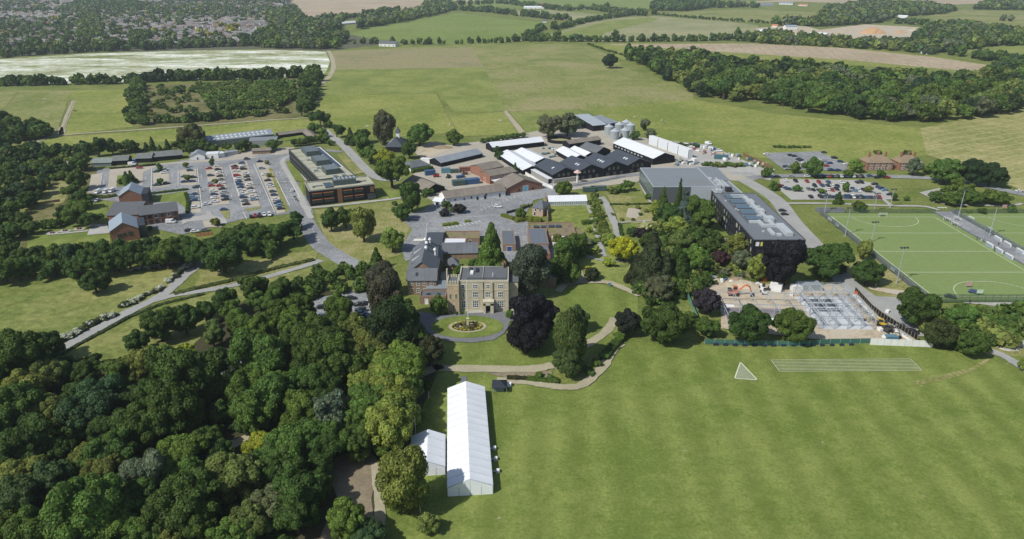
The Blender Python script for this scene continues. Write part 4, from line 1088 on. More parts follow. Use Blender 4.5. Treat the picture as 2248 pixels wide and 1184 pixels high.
def far_line(key, pts, sp, r, cols, wid=6, h=1.0):
    P = [Vector(g(p)) for p in pts]
    for a, b in zip(P[:-1], P[1:]):
        n = max(1, int((b - a).length / sp * (1.7 if key == 'b' else 1)))
        for k in range(n):
            q = a.lerp(b, (k + rt.random()) / n)
            far_tree(key, q.x + rt.uniform(-wid, wid), q.y + rt.uniform(-wid, wid), r * rt.uniform(.6, 1.25), rt.choice(cols), h)
def far_area(key, pts, sp, r, cols, skip=0.0, h=1.0):
    P = [g(p) for p in pts]
    x0, x1, y0, y1 = min(p[0] for p in P), max(p[0] for p in P), min(p[1] for p in P), max(p[1] for p in P)
    y = y0
    while y < y1:
        x = x0
        while x < x1:
            q = (x + rt.uniform(-.4, .4) * sp, y + rt.uniform(-.4, .4) * sp)
            if inside(q, P) and rt.random() >= skip: far_tree(key, q[0], q[1], r * rt.uniform(.65, 1.2), rt.choice(cols), h)
            x += sp
        y += sp
far_area('u', [(1390, 640), (1430, 520), (1480, 480), (1560, 500), (1600, 560), (1560, 625), (1500, 660), (1420, 680)], 4.5, 2.9, [C_GD, C_GM, C_GO, C_GD], .15)
far_area('u', [(1600, 520), (1650, 530), (1690, 600), (1640, 625), (1560, 600)], 5, 2.4, [C_GM, C_GO, C_GG], .3)
far_area('u', [(2030, 735), (2110, 690), (2260, 700), (2290, 740), (2200, 770), (2120, 775)], 4.5, 3.6, [C_GM, C_GD, C_GO], .15)
far_area('u', [(1790, 570), (1860, 560), (1850, 605), (1800, 620)], 5, 3, [C_GM, C_GD], .2)
far_area('u', [(1200, 610), (1225, 540), (1300, 500), (1320, 560), (1270, 600)], 4.5, 1.9, [C_GM, C_GO, C_GY], .4)
far_area('u', [(1290, 430), (1320, 440), (1340, 540), (1310, 545)], 3.5, 1.5, [C_GM, C_GO, C_GY], .3)
far_area('u', [(560, 660), (700, 600), (830, 590), (840, 640), (700, 650), (650, 690)], 4.5, 2.8, [C_GD, C_GM], .2)
far_area('u', [(900, 850), (960, 800), (945, 900), (920, 960), (890, 990)], 4, 2.2, [C_GD, C_GM], .2)
far_area('u', [(-200, 1400), (-200, 830), (100, 800), (430, 790), (700, 740), (880, 760), (900, 850), (820, 980), (690, 1020), (640, 1400)], 5, 2.6, [C_VD, C_GD, C_GD], .35)
far_area('u', [(1320, 800), (1345, 765), (1370, 748), (1350, 760)], 2.5, 1.4, [C_GM, C_GD], .2)
flush_far('u', 'undergrowth', 'bushes and undergrowth between the trees of the park and the near wood')
for p in wt[170:]: far_tree('w', p[0], p[1], rt.uniform(7.5, 11.5), wood_col(p), rt.uniform(.85, 1.1))
flush_far('w', 'woodland', 'dense canopy of the long wood behind its front trees')
far_line('c', [(-30, 189), (150, 187), (300, 183)], 4.5, 6.5, [C_GD, C_GD, C_GM], 3)
far_line('c', [(298, 182), (400, 177)], 3.5, 7, [C_VD], 4)
far_line('c', [(400, 177), (560, 175), (700, 168)], 3.5, 7, [C_GD, C_GM, C_GD], 5)
far_line('c', [(303, 186), (299, 230), (298, 272)], 3, 5, [C_GD, C_GM], 4)
far_line('c', [(300, 274), (420, 268), (480, 264)], 3, 4.5, [C_GD, C_GM], 4)
far_line('c', [(470, 262), (560, 256), (625, 248)], 3, 4, [C_GM, C_GO, C_GM], 5)
far_line('c', [(676, 175), (684, 200), (672, 230)], 3, 6, [C_GD, C_GM], 6)
far_area('c', [(430, 190), (640, 184), (655, 215), (600, 240), (470, 248), (450, 225)], 6, 4.6, [C_GM, C_GD, C_GO, C_GM, C_GB], .12, .8)
far_area('c', [(310, 195), (430, 190), (445, 245), (312, 258)], 10, 3.5, [C_GM, C_GD, C_GO], .4, .8)
far_area('c', [(-60, 350), (180, 338), (195, 372), (150, 384), (110, 410), (60, 440), (0, 465), (-60, 480)], 7, 3.6, [C_GD, C_GM, C_GT, C_GM, C_GO], .3, .8)
far_area('c', [(-60, 480), (20, 470), (70, 482), (60, 520), (-60, 560)], 7, 4.2, [C_GD, C_GM], .25)
far_line('c', [(-60, 350), (60, 345), (190, 335)], 4, 5.5, FD, 6)
far_area('c', [(-100, 290), (-60, 260), (0, 262), (60, 290), (110, 292), (95, 306), (20, 316), (-100, 330)], 7, 6, [C_GD, C_GD, C_GM], .1)
flush_far('c', 'copse_growth', 'dense bushes and small trees filling the square copse, its hedges and the left scrub')
# hedges and belts between the fields
far_area('b', [(560, 92), (600, 60), (640, 78), (700, 84), (760, 88), (735, 110), (640, 108), (560, 104)], 12, 8, FM)
far_area('b', [(590, 30), (650, 22), (668, 52), (748, 50), (745, 68), (700, 82), (620, 62), (590, 60)], 13, 8.5, FM)
far_line('b', [(738, 98), (830, 97), (900, 98), (1010, 97), (1100, 94), (1160, 92)], 15, 5.5, FD)
far_line('b', [(700, 50), (760, 42), (800, 38), (850, 30), (880, 28)], 14, 8, FD)
far_area('b', [(790, 48), (850, 40), (920, 28), (940, 10), (985, 6), (1005, 22), (940, 38), (850, 56), (790, 64)], 14, 8.5, FM)
far_line('b', [(1012, 24), (1050, 26), (1080, 28)], 10, 8.5, FD, 8)
far_line('b', [(1090, 30), (1150, 36), (1200, 42), (1245, 46)], 11, 8, FD, 10)
far_line('b', [(1010, 12), (1100, 8), (1180, 18), (1240, 24), (1300, 22), (1340, 28), (1420, 36)], 16, 8, FD)
far_line('b', [(1340, 28), (1380, 34), (1430, 34)], 9, 8, FM, 12)
far_area('b', [(1430, 24), (1440, 6), (1560, -8), (1575, 16), (1500, 26)], 17, 10, FD)
far_line('b', [(1575, 18), (1640, 16), (1660, 18)], 12, 9, FM, 8)
far_line('b', [(1195, 92), (1150, 88), (1185, 66), (1215, 66), (1245, 60), (1300, 46), (1380, 35)], 11, 5.5, FD)
far_line('b', [(1130, 92), (1180, 90), (1240, 92), (1370, 92), (1500, 91), (1600, 89), (1650, 92)], 10, 6, FD, 5)
far_line('b', [(1440, 33), (1560, 44), (1700, 53)], 10, 3.5, [C_GD], 2)
far_line('b', [(1290, 98), (1330, 112), (1365, 122)], 8, 2.2, [C_GD], 1, .8)
far_area('b', [(1640, 84), (1700, 76), (1760, 86), (1900, 96), (2000, 100), (2080, 98), (2050, 122), (1900, 108), (1740, 100), (1650, 96)], 12, 7, FM + [C_GO])
far_area('b', [(1690, 56), (1790, 50), (1820, 24), (1900, 8), (2030, 14), (2100, 24), (2060, 32), (1960, 38), (1930, 52), (1800, 60)], 14, 9, FM)
far_area('b', [(2140, 22), (2180, 6), (2340, 2), (2340, 24)], 17, 10, FM)
far_area('b', [(2010, 84), (2040, 62), (2090, 58), (2200, 70), (2340, 84), (2340, 98), (2180, 102), (2060, 118), (2020, 112)], 12, 8.5, FM)
far_line('b', [(1960, 52), (2000, 54), (2040, 56)], 10, 7, FD, 6)
far_line('b', [(2090, 122), (2140, 128), (2170, 134), (2200, 130), (2260, 132)], 9, 7, FD, 8)
far_line('b', [(2200, 46), (2212, 47)], 8, 8, [C_GG], 4)
far_area('b', [(2160, 172), (2200, 140), (2340, 128), (2340, 150), (2200, 180)], 15, 8, FD)
for (u, v, r) in ((1215, 64, 8), (1350, 88, 8), (1220, 90, 9), (1620, 84, 9), (840, 34, 8), (842, 28, 8), (1330, 20, 10)):
    x, y = g((u, v)); far_tree('b', x, y, r, C_GD, 1.1)
flush_far('b', 'distant_trees', 'hedges and small woods between the distant fields')
# ------------------------------------------------------------------ the town at the upper left
TOWN = [(-300, -40), (560, -40), (640, 0), (600, 40), (580, 70), (560, 96), (400, 104), (200, 112), (60, 118), (-40, 126), (-300, 140)]
town_w = [g(p) for p in TOWN]
H_WALL = [plain('house_render_white', (0.62, 0.60, 0.56)), plain('house_brick_buff', (0.36, 0.27, 0.20)), plain('house_brick_red', (0.30, 0.15, 0.11))]
H_ROOF = [plain('roof_tile_brown', (0.19, 0.155, 0.135)), plain('roof_tile_grey', (0.21, 0.21, 0.21)), plain('roof_tile_red', (0.21, 0.115, 0.09)), plain('roof_tile_pale', (0.26, 0.235, 0.22))]
WIN_D = glass('house_window_glass')
def house_parts(w_, d, e, r, hip):
    wa, ro, wi = MB(), MB(), MB()
    wa.hexa([(-w_/2, -d/2, 0), (w_/2, -d/2, 0), (w_/2, d/2, 0), (-w_/2, d/2, 0)], [(-w_/2, -d/2, e), (w_/2, -d/2, e), (w_/2, d/2, e), (-w_/2, d/2, e)])
    if not hip:
        wa.face([(-w_/2, -d/2, e), (-w_/2, d/2, e), (-w_/2, 0, r - .1)]); wa.face([(w_/2, -d/2, e), (w_/2, 0, r - .1), (w_/2, d/2, e)])
    wa.box(w_/2 - 1.6, w_/2 - .8, -.4, .4, e, r + 1.0)
    i = d / 2 if hip else -.3
    o = .4
    A, B = (-w_/2 + i, 0, r), (w_/2 - i, 0, r)
    c = [(-w_/2 - o, -d/2 - o, e - .15), (w_/2 + o, -d/2 - o, e - .15), (w_/2 + o, d/2 + o, e - .15), (-w_/2 - o, d/2 + o, e - .15)]
    ro.face([c[0], c[1], B, A]); ro.face([c[2], c[3], A, B])
    if hip: ro.face([c[1], c[2], B]); ro.face([c[3], c[0], A])
    for sx in (-.32, -.02, .28):
        for z in ((.9, 2.1), (3.4, 4.5)):
            if z[1] < e: wi.box(w_ * sx, w_ * sx + 1.3, -d/2 - .06, -d/2 + .02, *z)
    return wa, ro, wi
HS = []
for k, (w_, d, e, r, hip) in enumerate(((11, 8, 5.0, 7.8, False), (9, 8, 5.0, 7.6, True), (18, 8, 5.0, 7.8, False), (12, 8, 2.8, 5.6, False), (14, 9, 5.0, 8.0, True))):
    for wm in range(3):
        for rm in range(4):
            wa, ro, wi = house_parts(w_, d, e, r, hip)
            HS.append((k, wm, rm, w_, d, wa.mesh('wall', H_WALL[wm]), ro.mesh('roof', H_ROOF[rm]), wi.mesh('window', WIN_D)))
rh = random.Random(21)
x0, x1 = min(p[0] for p in town_w), max(p[0] for p in town_w)
spots = []
bx = -2600
while bx < -250:
    by = 1050
    while by < 3000:
        ang = rh.choice([0.12, -0.5, 1.1, 0.35, 0.8])
        ca, sa = math.cos(ang), math.sin(ang)
        gone = rh.random() < .06
        for i in range(-6, 7):
            for j in range(-4, 5):
                lx, ly = i * 13.5 + rh.uniform(-1.5, 1.5), (j * 21 + (-4 if j % 2 else 4)) + rh.uniform(-1, 1)
                x, y = bx + 75 + lx * ca - ly * sa, by + 75 + lx * sa + ly * ca
                if abs(x - bx - 75) > 72 or abs(y - by - 75) > 72 or not inside((x, y), town_w): continue
                if rh.random() < .13 or gone: continue
                u, v = unproj(x, y)
                if u < -30 or u > 660 or v < -6: continue
                spots.append((y, x, ang + (math.pi if j % 2 else 0) + rh.uniform(-.05, .05)))
        by += 150
    bx += 150
spots.sort()
print('houses', len(spots))
HG = 'houses of the town beyond the white field'
hst = {'w': [[], [], 0], 'r': [[], [], 0]}
HOUSES = []
BV, BF, BC = [], [], []
WC = [(0.62, 0.60, 0.56), (0.36, 0.27, 0.20), (0.30, 0.15, 0.11)]
RC = [(0.19, 0.155, 0.135), (0.21, 0.21, 0.21), (0.21, 0.115, 0.09), (0.26, 0.245, 0.235)]
boff = 0
for n, (y, x, a) in enumerate(spots):
    wm = rh.choices([0, 1, 2], [4, 4, 2])[0]
    rm = rh.choices([0, 1, 2, 3], [5, 6, .9, 2.5])[0]
    kk = rh.choices(range(5), [5, 3, 1, 3, 1.5])[0]
    k, wm, rm, w_, d, wme, rme, wime = HS[kk * 12 + wm * 4 + rm]
    if n < 290:
        root = thing('house', None, 'house', (x, y, 0), a, HG)
        place('wall', wme, root); place('roof', rme, root); place('window', wime, root)
        HOUSES.append((root, x, y, ['brown', 'grey', 'red', 'pale'][rm] + '-roofed', ['white-walled', 'buff brick', 'red brick'][wm] + ' house'))
    else:
        ca, sa = math.cos(a), math.sin(a)
        for me, c in ((wme, WC[wm]), (rme, RC[rm])):
            V = np.empty(len(me.vertices) * 3, np.float32); me.vertices.foreach_get('co', V); V = V.reshape(-1, 3)
            W_ = np.stack([V[:, 0] * ca - V[:, 1] * sa + x, V[:, 0] * sa + V[:, 1] * ca + y, V[:, 2]], 1)
            BV.append(W_)
            for p in me.polygons: BF.append(tuple(i + boff for i in p.vertices)); BC.append(c)
            boff += len(W_)
me = bpy.data.meshes.new('distant_houses')
me.from_pydata(np.concatenate(BV).tolist(), [], BF)
at = me.attributes.new('tint', 'FLOAT_COLOR', 'FACE')
at.data.foreach_set('color', np.array([(*c, 1) for c in BC], np.float32).ravel())
m, t, b = new_mat('distant_house_paint')
a_ = t.nodes.new('ShaderNodeAttribute'); a_.attribute_name = 'tint'
t.links.new(a_.outputs['Color'], b.inputs['Base Color']); b.inputs['Roughness'].default_value = .85
me.materials.append(m)
tag(place('distant_houses', me), 'dense rows of small distant houses filling the town', 'houses', kind='stuff')
# town trees
P = town_w
y = 1080
while y < 3000:
    x = -2600
    while x < -200:
        q = (x + rt.uniform(-9, 9), y + rt.uniform(-9, 9))
        u, v = unproj(*q)
        if -30 < u < 660 and v > -6 and inside(q, P):
            s = math.sin(q[0] * .006 + 1) + math.sin(q[1] * .008 + q[0] * .003)
            if rt.random() < 0.43 + 0.24 * s:
                c = rt.choice(FM + FD); rr = rt.uniform(3.2, 7.5)
                if rt.random() < .012: c = (0.30, 0.28, 0.03)
                far_tree('t', q[0], q[1], rr, c)
        x += 15
    y += 15
far_line('t', [(0, 128), (60, 122), (180, 115), (300, 111), (420, 105), (560, 101), (700, 106), (730, 104)], 8, 7, FD, 7)
far_line('t', [(20, 126), (180, 112), (330, 108), (480, 102), (600, 96)], 12, 9, FM, 14)
far_area('t', [(175, 90), (185, 60), (170, 25), (205, 18), (222, 60), (225, 92)], 12, 8, FM)
far_area('t', [(150, 22), (175, 8), (280, 8), (330, 14), (300, 30), (200, 28)], 15, 9, FD)
far_area('t', [(290, 96), (300, 82), (330, 80), (335, 98)], 11, 8, FD)
for (u, v) in ((466, 86), (508, 76), (502, 72), (516, 66), (441, 79), (392, 56), (120, 48), (345, 76), (484, 64)):
    x, y = g((u, v)); far_tree('t', x, y, 7.5, (0.30, 0.28, 0.03)); far_tree('t', x + 8, y + 3, 6, (0.26, 0.27, 0.03))
flush_far('t', 'town_trees', 'dark trees scattered among the houses of the town')
# ------------------------------------------------------------------ buildings
GLASS = glass('window_glass', (0.035, 0.045, 0.055))
FR_W = plain('white_frame_paint', (0.74, 0.74, 0.71), 0.6, 0.06)
FR_D = plain('dark_frame_paint', (0.03, 0.032, 0.036), 0.6, 0.1)
STONE = plain('yellow_stock_brick', (0.46, 0.41, 0.30), 0.9, 0.26, 0.8)
STONE2 = plain('orange_stock_brick', (0.47, 0.37, 0.24), 0.9, 0.26, 0.9)
STONE_T = plain('stone_trim', (0.50, 0.46, 0.35), 0.9, 0.2)
BRICK = plain('red_brick', (0.26, 0.13, 0.09), 0.9, 0.28, 0.9)
BRICK_B = plain('brown_brick', (0.25, 0.17, 0.12), 0.9, 0.3, 0.9)
BLACK = sheet('black_cladding', (0.009, 0.009, 0.013), 1.2, 0, 0.8, 0.25, 1.5)
BLACKB = plain('black_boarding', (0.012, 0.013, 0.017), 0.9, 0.3, spec=.15)
WHITE_W = plain('white_wall_paint', (0.70, 0.70, 0.68), 0.8, 0.1, 0.4)
CLAD_G = sheet('grey_cladding', (0.23, 0.26, 0.29), 1.0, 0, 0.5, 0.06, 0.85)
CLAD_P = sheet('pale_cladding', (0.36, 0.40, 0.44), 1.0, 0, 0.5, 0.06, 0.88)
R_SLATE = sheet('slate_roof', (0.125, 0.135, 0.15), 1.1, 0, 0.7, 0.22, 0.85)
R_SLATEY = sheet('slate_roof_b', (0.125, 0.135, 0.15), 1.1, 1, 0.7, 0.22, 0.85)
R_DARK = sheet('dark_metal_roof', (0.060, 0.070, 0.085), 0.9, 0, 0.5, 0.12, 0.8)
R_DARKY = sheet('dark_metal_roof_b', (0.060, 0.070, 0.085), 0.9, 1, 0.5, 0.12, 0.8)
R_WHITE = sheet('white_sheet_roof', (0.66, 0.68, 0.70), 1.0, 0, 0.5, 0.06, 0.86)
R_WHITEY = sheet('white_sheet_roof_b', (0.66, 0.68, 0.70), 1.0, 1, 0.5, 0.06, 0.86)
R_GREY = sheet('grey_sheet_roof', (0.24, 0.27, 0.30), 1.0, 0, 0.6, 0.14, 0.82)
R_BROWN = sheet('brown_asbestos_roof', (0.20, 0.175, 0.145), 1.1, 0, 0.9, 0.25, 0.85)
R_BROWNY = sheet('brown_asbestos_roof_b', (0.20, 0.175, 0.145), 1.1, 1, 0.9, 0.25, 0.85)
R_FELT = plain('roof_felt', (0.115, 0.125, 0.135), 0.9, 0.18, 0.3)
R_FELTP = plain('pale_roof_felt', (0.19, 0.21, 0.23), 0.8, 0.08, 0.15)
R_MOSS = turf('mossy_flat_roof', (0.14, 0.11, 0.08), (0.24, 0.19, 0.13), 0.15, c3=(0.17, 0.18, 0.06))
R_SED = turf('sedum_roof', (0.31, 0.31, 0.22), (0.43, 0.42, 0.33), 0.12)
R_BLUE = sheet('blue_grey_metal_roof', (0.26, 0.31, 0.36), 0.9, 1, 0.5, 0.07, 0.86)
R_THATCH = plain('clay_tile_roof_brown', (0.24, 0.18, 0.12), 0.95, 0.25, 0.8)
STEEL = plain('galvanised_steel', (0.42, 0.45, 0.47), 0.5, 0.1, metal=0.3)
ORANGE = plain('orange_louvre', (0.42, 0.14, 0.06), 0.7, 0.12)
CEDAR = plain('cedar_panel', (0.20, 0.10, 0.06), 0.8, 0.2)

class Bld:
    """a building frame: origin at the corner A, x along A->B, y away to the left of it"""
    def __init__(s, name, label, cat, A, B, W=None, group=None, z=0.0):
        a, b = Vector(g(A)), Vector(g(B))
        d = (b - a)
        s.W = W or d.length
        s.rz = math.atan2(d.y, d.x)
        s.root = thing(name, label, cat, (a.x, a.y, z), s.rz, group)
    def part(s, name, mb, mat, parent=None):
        return mb.build(name, mat, parent or s.root)
    def box(s, name, mat, x0, x1, y0, y1, z0, z1, parent=None):
        return MB().box(x0, x1, y0, y1, z0, z1).build(name, mat, parent or s.root)
    def face(s, f):
        W, D = s.W, s.D
        return {'F': ((0, 0), (1, 0), (0, -1)), 'R': ((W, 0), (0, 1), (1, 0)), 'B': ((W, D), (-1, 0), (0, 1)), 'L': ((0, D), (0, -1), (-1, 0))}[f]
    def opening(s, f, x, z, w_, h, kind='window', fr=FR_W, gl=GLASS, mx=1, mz=1, bar=0.12, off=0.0):
        """framed opening: centre x along the face, sill z"""
        (ox, oy), (dx, dy), (nx, ny) = s.face(f)
        def P(a, n): return (ox + dx * a + nx * (n + off), oy + dy * a + ny * (n + off))
        def bx(mb, a0, a1, z0, z1, n0, n1):
            c = [P(a0, n0), P(a1, n0), P(a1, n1), P(a0, n1)]
            mb.hexa([(p[0], p[1], z0) for p in c], [(p[0], p[1], z1) for p in c])
        a0, a1 = x - w_ / 2, x + w_ / 2
        m = MB()
        bx(m, a0 - bar, a0, z - bar, z + h + bar, -.02, .09); bx(m, a1, a1 + bar, z - bar, z + h + bar, -.02, .09)
        bx(m, a0, a1, z - bar, z, -.02, .12); bx(m, a0, a1, z + h, z + h + bar, -.02, .09)
        for k in range(1, mx): q = a0 + w_ * k / mx; bx(m, q - bar * .4, q + bar * .4, z, z + h, 0.0, .07)
        for k in range(1, mz): q = z + h * k / mz; bx(m, a0, a1, q - bar * .4, q + bar * .4, 0.0, .065)
        o = m.build(kind, fr, s.root)
        m = MB(); bx(m, a0, a1, z, z + h, -.02, .035)
        m.build('pane' if kind == 'window' else 'door_leaf', gl, o)
        return o
    def row(s, f, xs, z, w_, h, **k):
        for x in xs: s.opening(f, x, z, w_, h, **k)

def gable(name, label, cat, A, B, D, eave, ridge, axis='x', wall=WHITE_W, roof=R_SLATE, over=0.4, W=None, hip=0.0, group=None, ridge_off=0.5, th=0.18, z=0.0):
    b = Bld(name, label, cat, A, B, W, group, z)
    W = b.W; b.D = D; b.eave, b.ridge = eave, ridge
    mb = MB()
    c = [(0, 0), (W, 0), (W, D), (0, D)]
    mb.hexa([(x, y, -0.3) for x, y in c], [(x, y, eave) for x, y in c])
    if not hip:
        if axis == 'x':
            m = D * ridge_off
            for x in (0.01, W - 0.01): mb.hexa([(x - .01, 0, eave), (x - .01, D, eave), (x - .01, m, ridge - .05)], [(x + .01, 0, eave), (x + .01, D, eave), (x + .01, m, ridge - .05)])
        else:
            m = W * ridge_off
            for y in (0.01, D - 0.01): mb.hexa([(0, y - .01, eave), (W, y - .01, eave), (m, y - .01, ridge - .05)], [(0, y + .01, eave), (W, y + .01, eave), (m, y + .01, ridge - .05)])
    mb.build('wall', wall, b.root)
    o = over
    r = MB()
    if axis == 'x':
        m = D * ridge_off
        k1, k2 = (ridge - eave) / m, (ridge - eave) / (D - m)
        R0, R1 = (-o + (hip + o if hip else 0), m, ridge + th), (W + o - (hip + o if hip else 0), m, ridge + th)
        e = [(-o, -o, eave - o * k1 + th), (W + o, -o, eave - o * k1 + th), (W + o, D + o, eave - o * k2 + th), (-o, D + o, eave - o * k2 + th)]
        r.slab([e[0], e[1], R1, R0], th); r.slab([e[2], e[3], R0, R1], th)
        if hip: r.slab([e[1], e[2], R1], th); r.slab([e[3], e[0], R0], th)
    else:
        m = W * ridge_off
        k1, k2 = (ridge - eave) / m, (ridge - eave) / (W - m)
        R0, R1 = (m, -o + (hip + o if hip else 0), ridge + th), (m, D + o - (hip + o if hip else 0), ridge + th)
        e = [(-o, -o, eave - o * k1 + th), (W + o, -o, eave - o * k2 + th), (W + o, D + o, eave - o * k2 + th), (-o, D + o, eave - o * k1 + th)]
        r.slab([e[3], e[0], R0, R1], th); r.slab([e[1], e[2], R1, R0], th)
        if hip: r.slab([e[0], e[1], R0], th); r.slab([e[2], e[3], R1], th)
    b.roof = r.build('roof', roof, b.root)
    b.axis, b.ro = axis, ridge_off
    # point on a slope: side 0 = front/left, 1 = back/right; a along the ridge, f from eave (0) to ridge (1)
    def slope(side, a, f, lift=0.0):
        S = D if axis == 'x' else W
        m = S * ridge_off
        c = m * f if side == 0 else S - (S - m) * f
        zz = eave + (ridge - eave) * f + th + lift
        return (a, c, zz) if axis == 'x' else (c, a, zz)
    b.slope = slope
    def patch(name, mat, side, a0, a1, f0, f1, lift=0.12):
        q = [slope(side, a0, f0), slope(side, a1, f0), slope(side, a1, f1), slope(side, a0, f1)]
        m_ = MB(); m_.hexa([(x, y, z - .02) for x, y, z in q], [(x, y, z + lift) for x, y, z in q])
        return m_.build(name, mat, b.root)
    b.patch = patch
    return b
def ridged(name, label, cat, R0, R1, width, eave, ridge, **k):
    """gabled building given by the two ends of its ridge (pixels), F side = right of R0->R1"""
    p, q = Vector(g((R0[0], R0[1], ridge))), Vector(g((R1[0], R1[1], ridge)))
    d = (q - p).normalized()
    n = Vector((-d.y, d.x))
    off = width * k.get('ridge_off', 0.5)
    A, B = p - n * off, q - n * off
    ua, ub = unproj(*A), unproj(*B)
    return gable(name, label, cat, ua, ub, width, eave, ridge, axis='x', **k)
def flat(name, label, cat, A, B, D, h, wall=BRICK, deck=R_FELT, par=0.5, pt=0.35, W=None, cop=None, group=None, z=0.0):
    b = Bld(name, label, cat, A, B, W, group, z)
    W = b.W; b.D = D; b.eave = h
    MB().box(0, W, 0, D, -0.3, h - par).build('wall', wall, b.root)
    m = MB()
    m.box(-.03, W + .03, -.03, pt, h - par, h); m.box(-.03, W + .03, D - pt, D + .03, h - par, h)
    m.box(-.03, pt, pt, D - pt, h - par, h); m.box(W - pt, W + .03, pt, D - pt, h - par, h)
    m.build('parapet', cop or wall, b.root)
    MB().box(pt, W - pt, pt, D - pt, h - par, h - par + .06).build('roof_deck', deck, b.root)
    return b

# ---- the stone mansion
m_ = flat('mansion', 'three-storey yellow brick mansion with white windows above the oval drive', 'mansion', zN(365, 915), zN(1157, 915), 13.5, 12.8, wall=STONE, deck=R_FELT, par=0.6, cop=STONE_T)
S_ = 42.9
def mx(x): return (x - 365) / S_
for x, w_, n in ((430, 1.15, 2), (625, 1.7, 3), (828, 1.2, 2), (1028, 1.8, 3)):
    m_.opening('F', mx(x), 9.7, w_, 1.35, mx=n, mz=2, bar=.16)
for x, w_, n in ((430, .5, 1), (625, 1.8, 3), (822, 1.7, 3), (1028, 1.8, 3)):
    m_.opening('F', mx(x), 6.0, w_, 1.9, mx=n, mz=2, bar=.18)
for x, w_, n in ((432, 1.5, 2), (625, 2.1, 3), (1028, 2.2, 3)):
    m_.opening('F', mx(x), 1.7, w_, 2.6, mx=n, mz=3, bar=.18)
for (x, z, w_) in ((625, 8.2, 2.3), (1028, 8.2, 2.3), (822, 8.2, 2.2), (625, 4.65, 2.7), (1028, 4.65, 2.8), (432, 4.6, 2.0)):
    m_.box('window_hood', STONE_T, mx(x) - w_ / 2, mx(x) + w_ / 2, -.22, 0.0, z, z + .22)
m_.box('string_course', STONE_T, 0, m_.W, -.12, 0.0, 8.85, 9.05)
m_.box('string_course', STONE_T, 0, m_.W, -.10, 0.0, 12.0, 12.15)
m_.box('plinth', STONE_T, 0, m_.W, -.14, 0.0, -.2, .55)
m_.box('entrance_bay', STONE, mx(880), mx(885) + .4, -.5, 0, 0, 12.2)
m_.box('drainpipe', FR_D, mx(750), mx(750) + .16, -.2, 0, 0, 12.2)
m_.box('drainpipe', FR_W, mx(483), mx(483) + .14, -.2, 0, 0, 12.2)
pb = MB(); px0, px1 = mx(752), mx(918)
pb.box(px0, px0 + .9, -2.6, 0, 0, 4.4); pb.box(px1 - 1.2, px1, -2.6, 0, 0, 4.4); pb.box(px0, px1, -2.6, 0, 3.6, 5.0); pb.box(px0 - .15, px1 + .15, -2.75, 0, 5.0, 5.25)
porch = pb.build('porch', STONE_T, m_.root)
MB().box(px0 + .9, px1 - 1.2, -.35, -.05, 0, 3.6).build('door', FR_D, porch)
MB().box(px0 - .3, px1 + .3, -3.6, -2.75, 0, .3).build('step', STONE_T, porch)
# roof structures
m_.box('upper_roof', R_FELT, mx(490), m_.W - .6, 2.2, 12.9, 12.2, 12.95)
m_.box('rooflight', FR_D, mx(515), mx(560), 8, 11, 12.95, 13.3)
m_.box('rooflight', WHITE_W, mx(535), mx(585), 5.0, 8.0, 12.95, 13.5)
m_.box('rooflight', FR_D, mx(615), mx(665), 7, 10.5, 12.95, 13.4)
m_.box('roof_ridge', STONE_T, mx(742), mx(748), 1.6, 13, 12.95, 13.3)
m_.box('roof_vent', FR_W, mx(900), mx(908), 3, 3.3, 12.95, 14.6)
for (x, y) in ((1040, 11.4), (1075, 12.4)): 
    ch = m_.box('chimney', BRICK_B, mx(x), mx(x) + .9, y, y + .9, 12.8, 14.8)
    MB().cyl(mx(x) + .45, y + .45, 14.8, 15.4, .18, n=8).build('chimney_pot', ORANGE, ch)
m_.box('side_wing', STONE, m_.W, m_.W + 3.6, 3.5, 13, -.2, 10.5)
m_.box('side_wing_roof', R_FELT, m_.W - .02, m_.W + 3.8, 3.3, 13.2, 10.5, 10.8)
for z in (1.5, 4.9, 8.0): m_.opening('R', 1.6, z, .9, 1.7, mx=2, mz=2)
# tower
tw = Bld('mansion', None, None, zN(180, 915), zN(365, 915))
W = tw.W
tower = tw.root; tower.name = 'tower_frame'
bpy.data.objects.remove(tower)
ox = -(365 - 180) / S_ - .0
t_ = m_.box('tower', STONE2, ox, -0.0, -1.6, 4.6, -.2, 12.2)
tm = MB()
tm.box(ox - .12, .12, -1.72, 4.72, 11.3, 11.6)
for k in range(5):
    x = ox - .02 + k * (abs(ox) - .6 + .04) / 4
    for y in (-1.65, 4.25): tm.box(x, x + .6, y, y + .4, 12.2, 13.2)
for k in range(1, 6):
    y = -1.65 + k * 1.05
    for x in (ox - .02, -.4): tm.box(x, x + .4, y, y + .55, 12.2, 13.2)
tm.build('battlements', STONE_T, t_)
MB().box(ox + .4, -.4, -1.2, 4.2, 12.2, 12.35).build('tower_deck', R_FELT, t_)
for x in (225, 318):
    MB().box(mx(x) - .42, mx(x) + .42, -1.68, -1.58, 6.0, 8.1).build('window_surround', STONE_T, t_)
    MB().box(mx(x) - .22, mx(x) + .22, -1.72, -1.6, 6.2, 7.9).build('window', GLASS, t_)
MB().box(mx(275) - .4, mx(275) + .4, -1.68, -1.58, 1.2, 3.6).build('window_surround', STONE_T, t_)
MB().box(mx(275) - .22, mx(275) + .22, -1.72, -1.6, 1.4, 3.4).build('window', GLASS, t_)
MB().box(ox - .1, 0.05, -1.75, 4.7, -.2, .5).build('plinth', STONE_T, t_)
MB().bar((ox - .3, 3.9, 8), (ox - .3, 3.9, 15.8), .35, n=6).build('turret', STONE_T, t_)
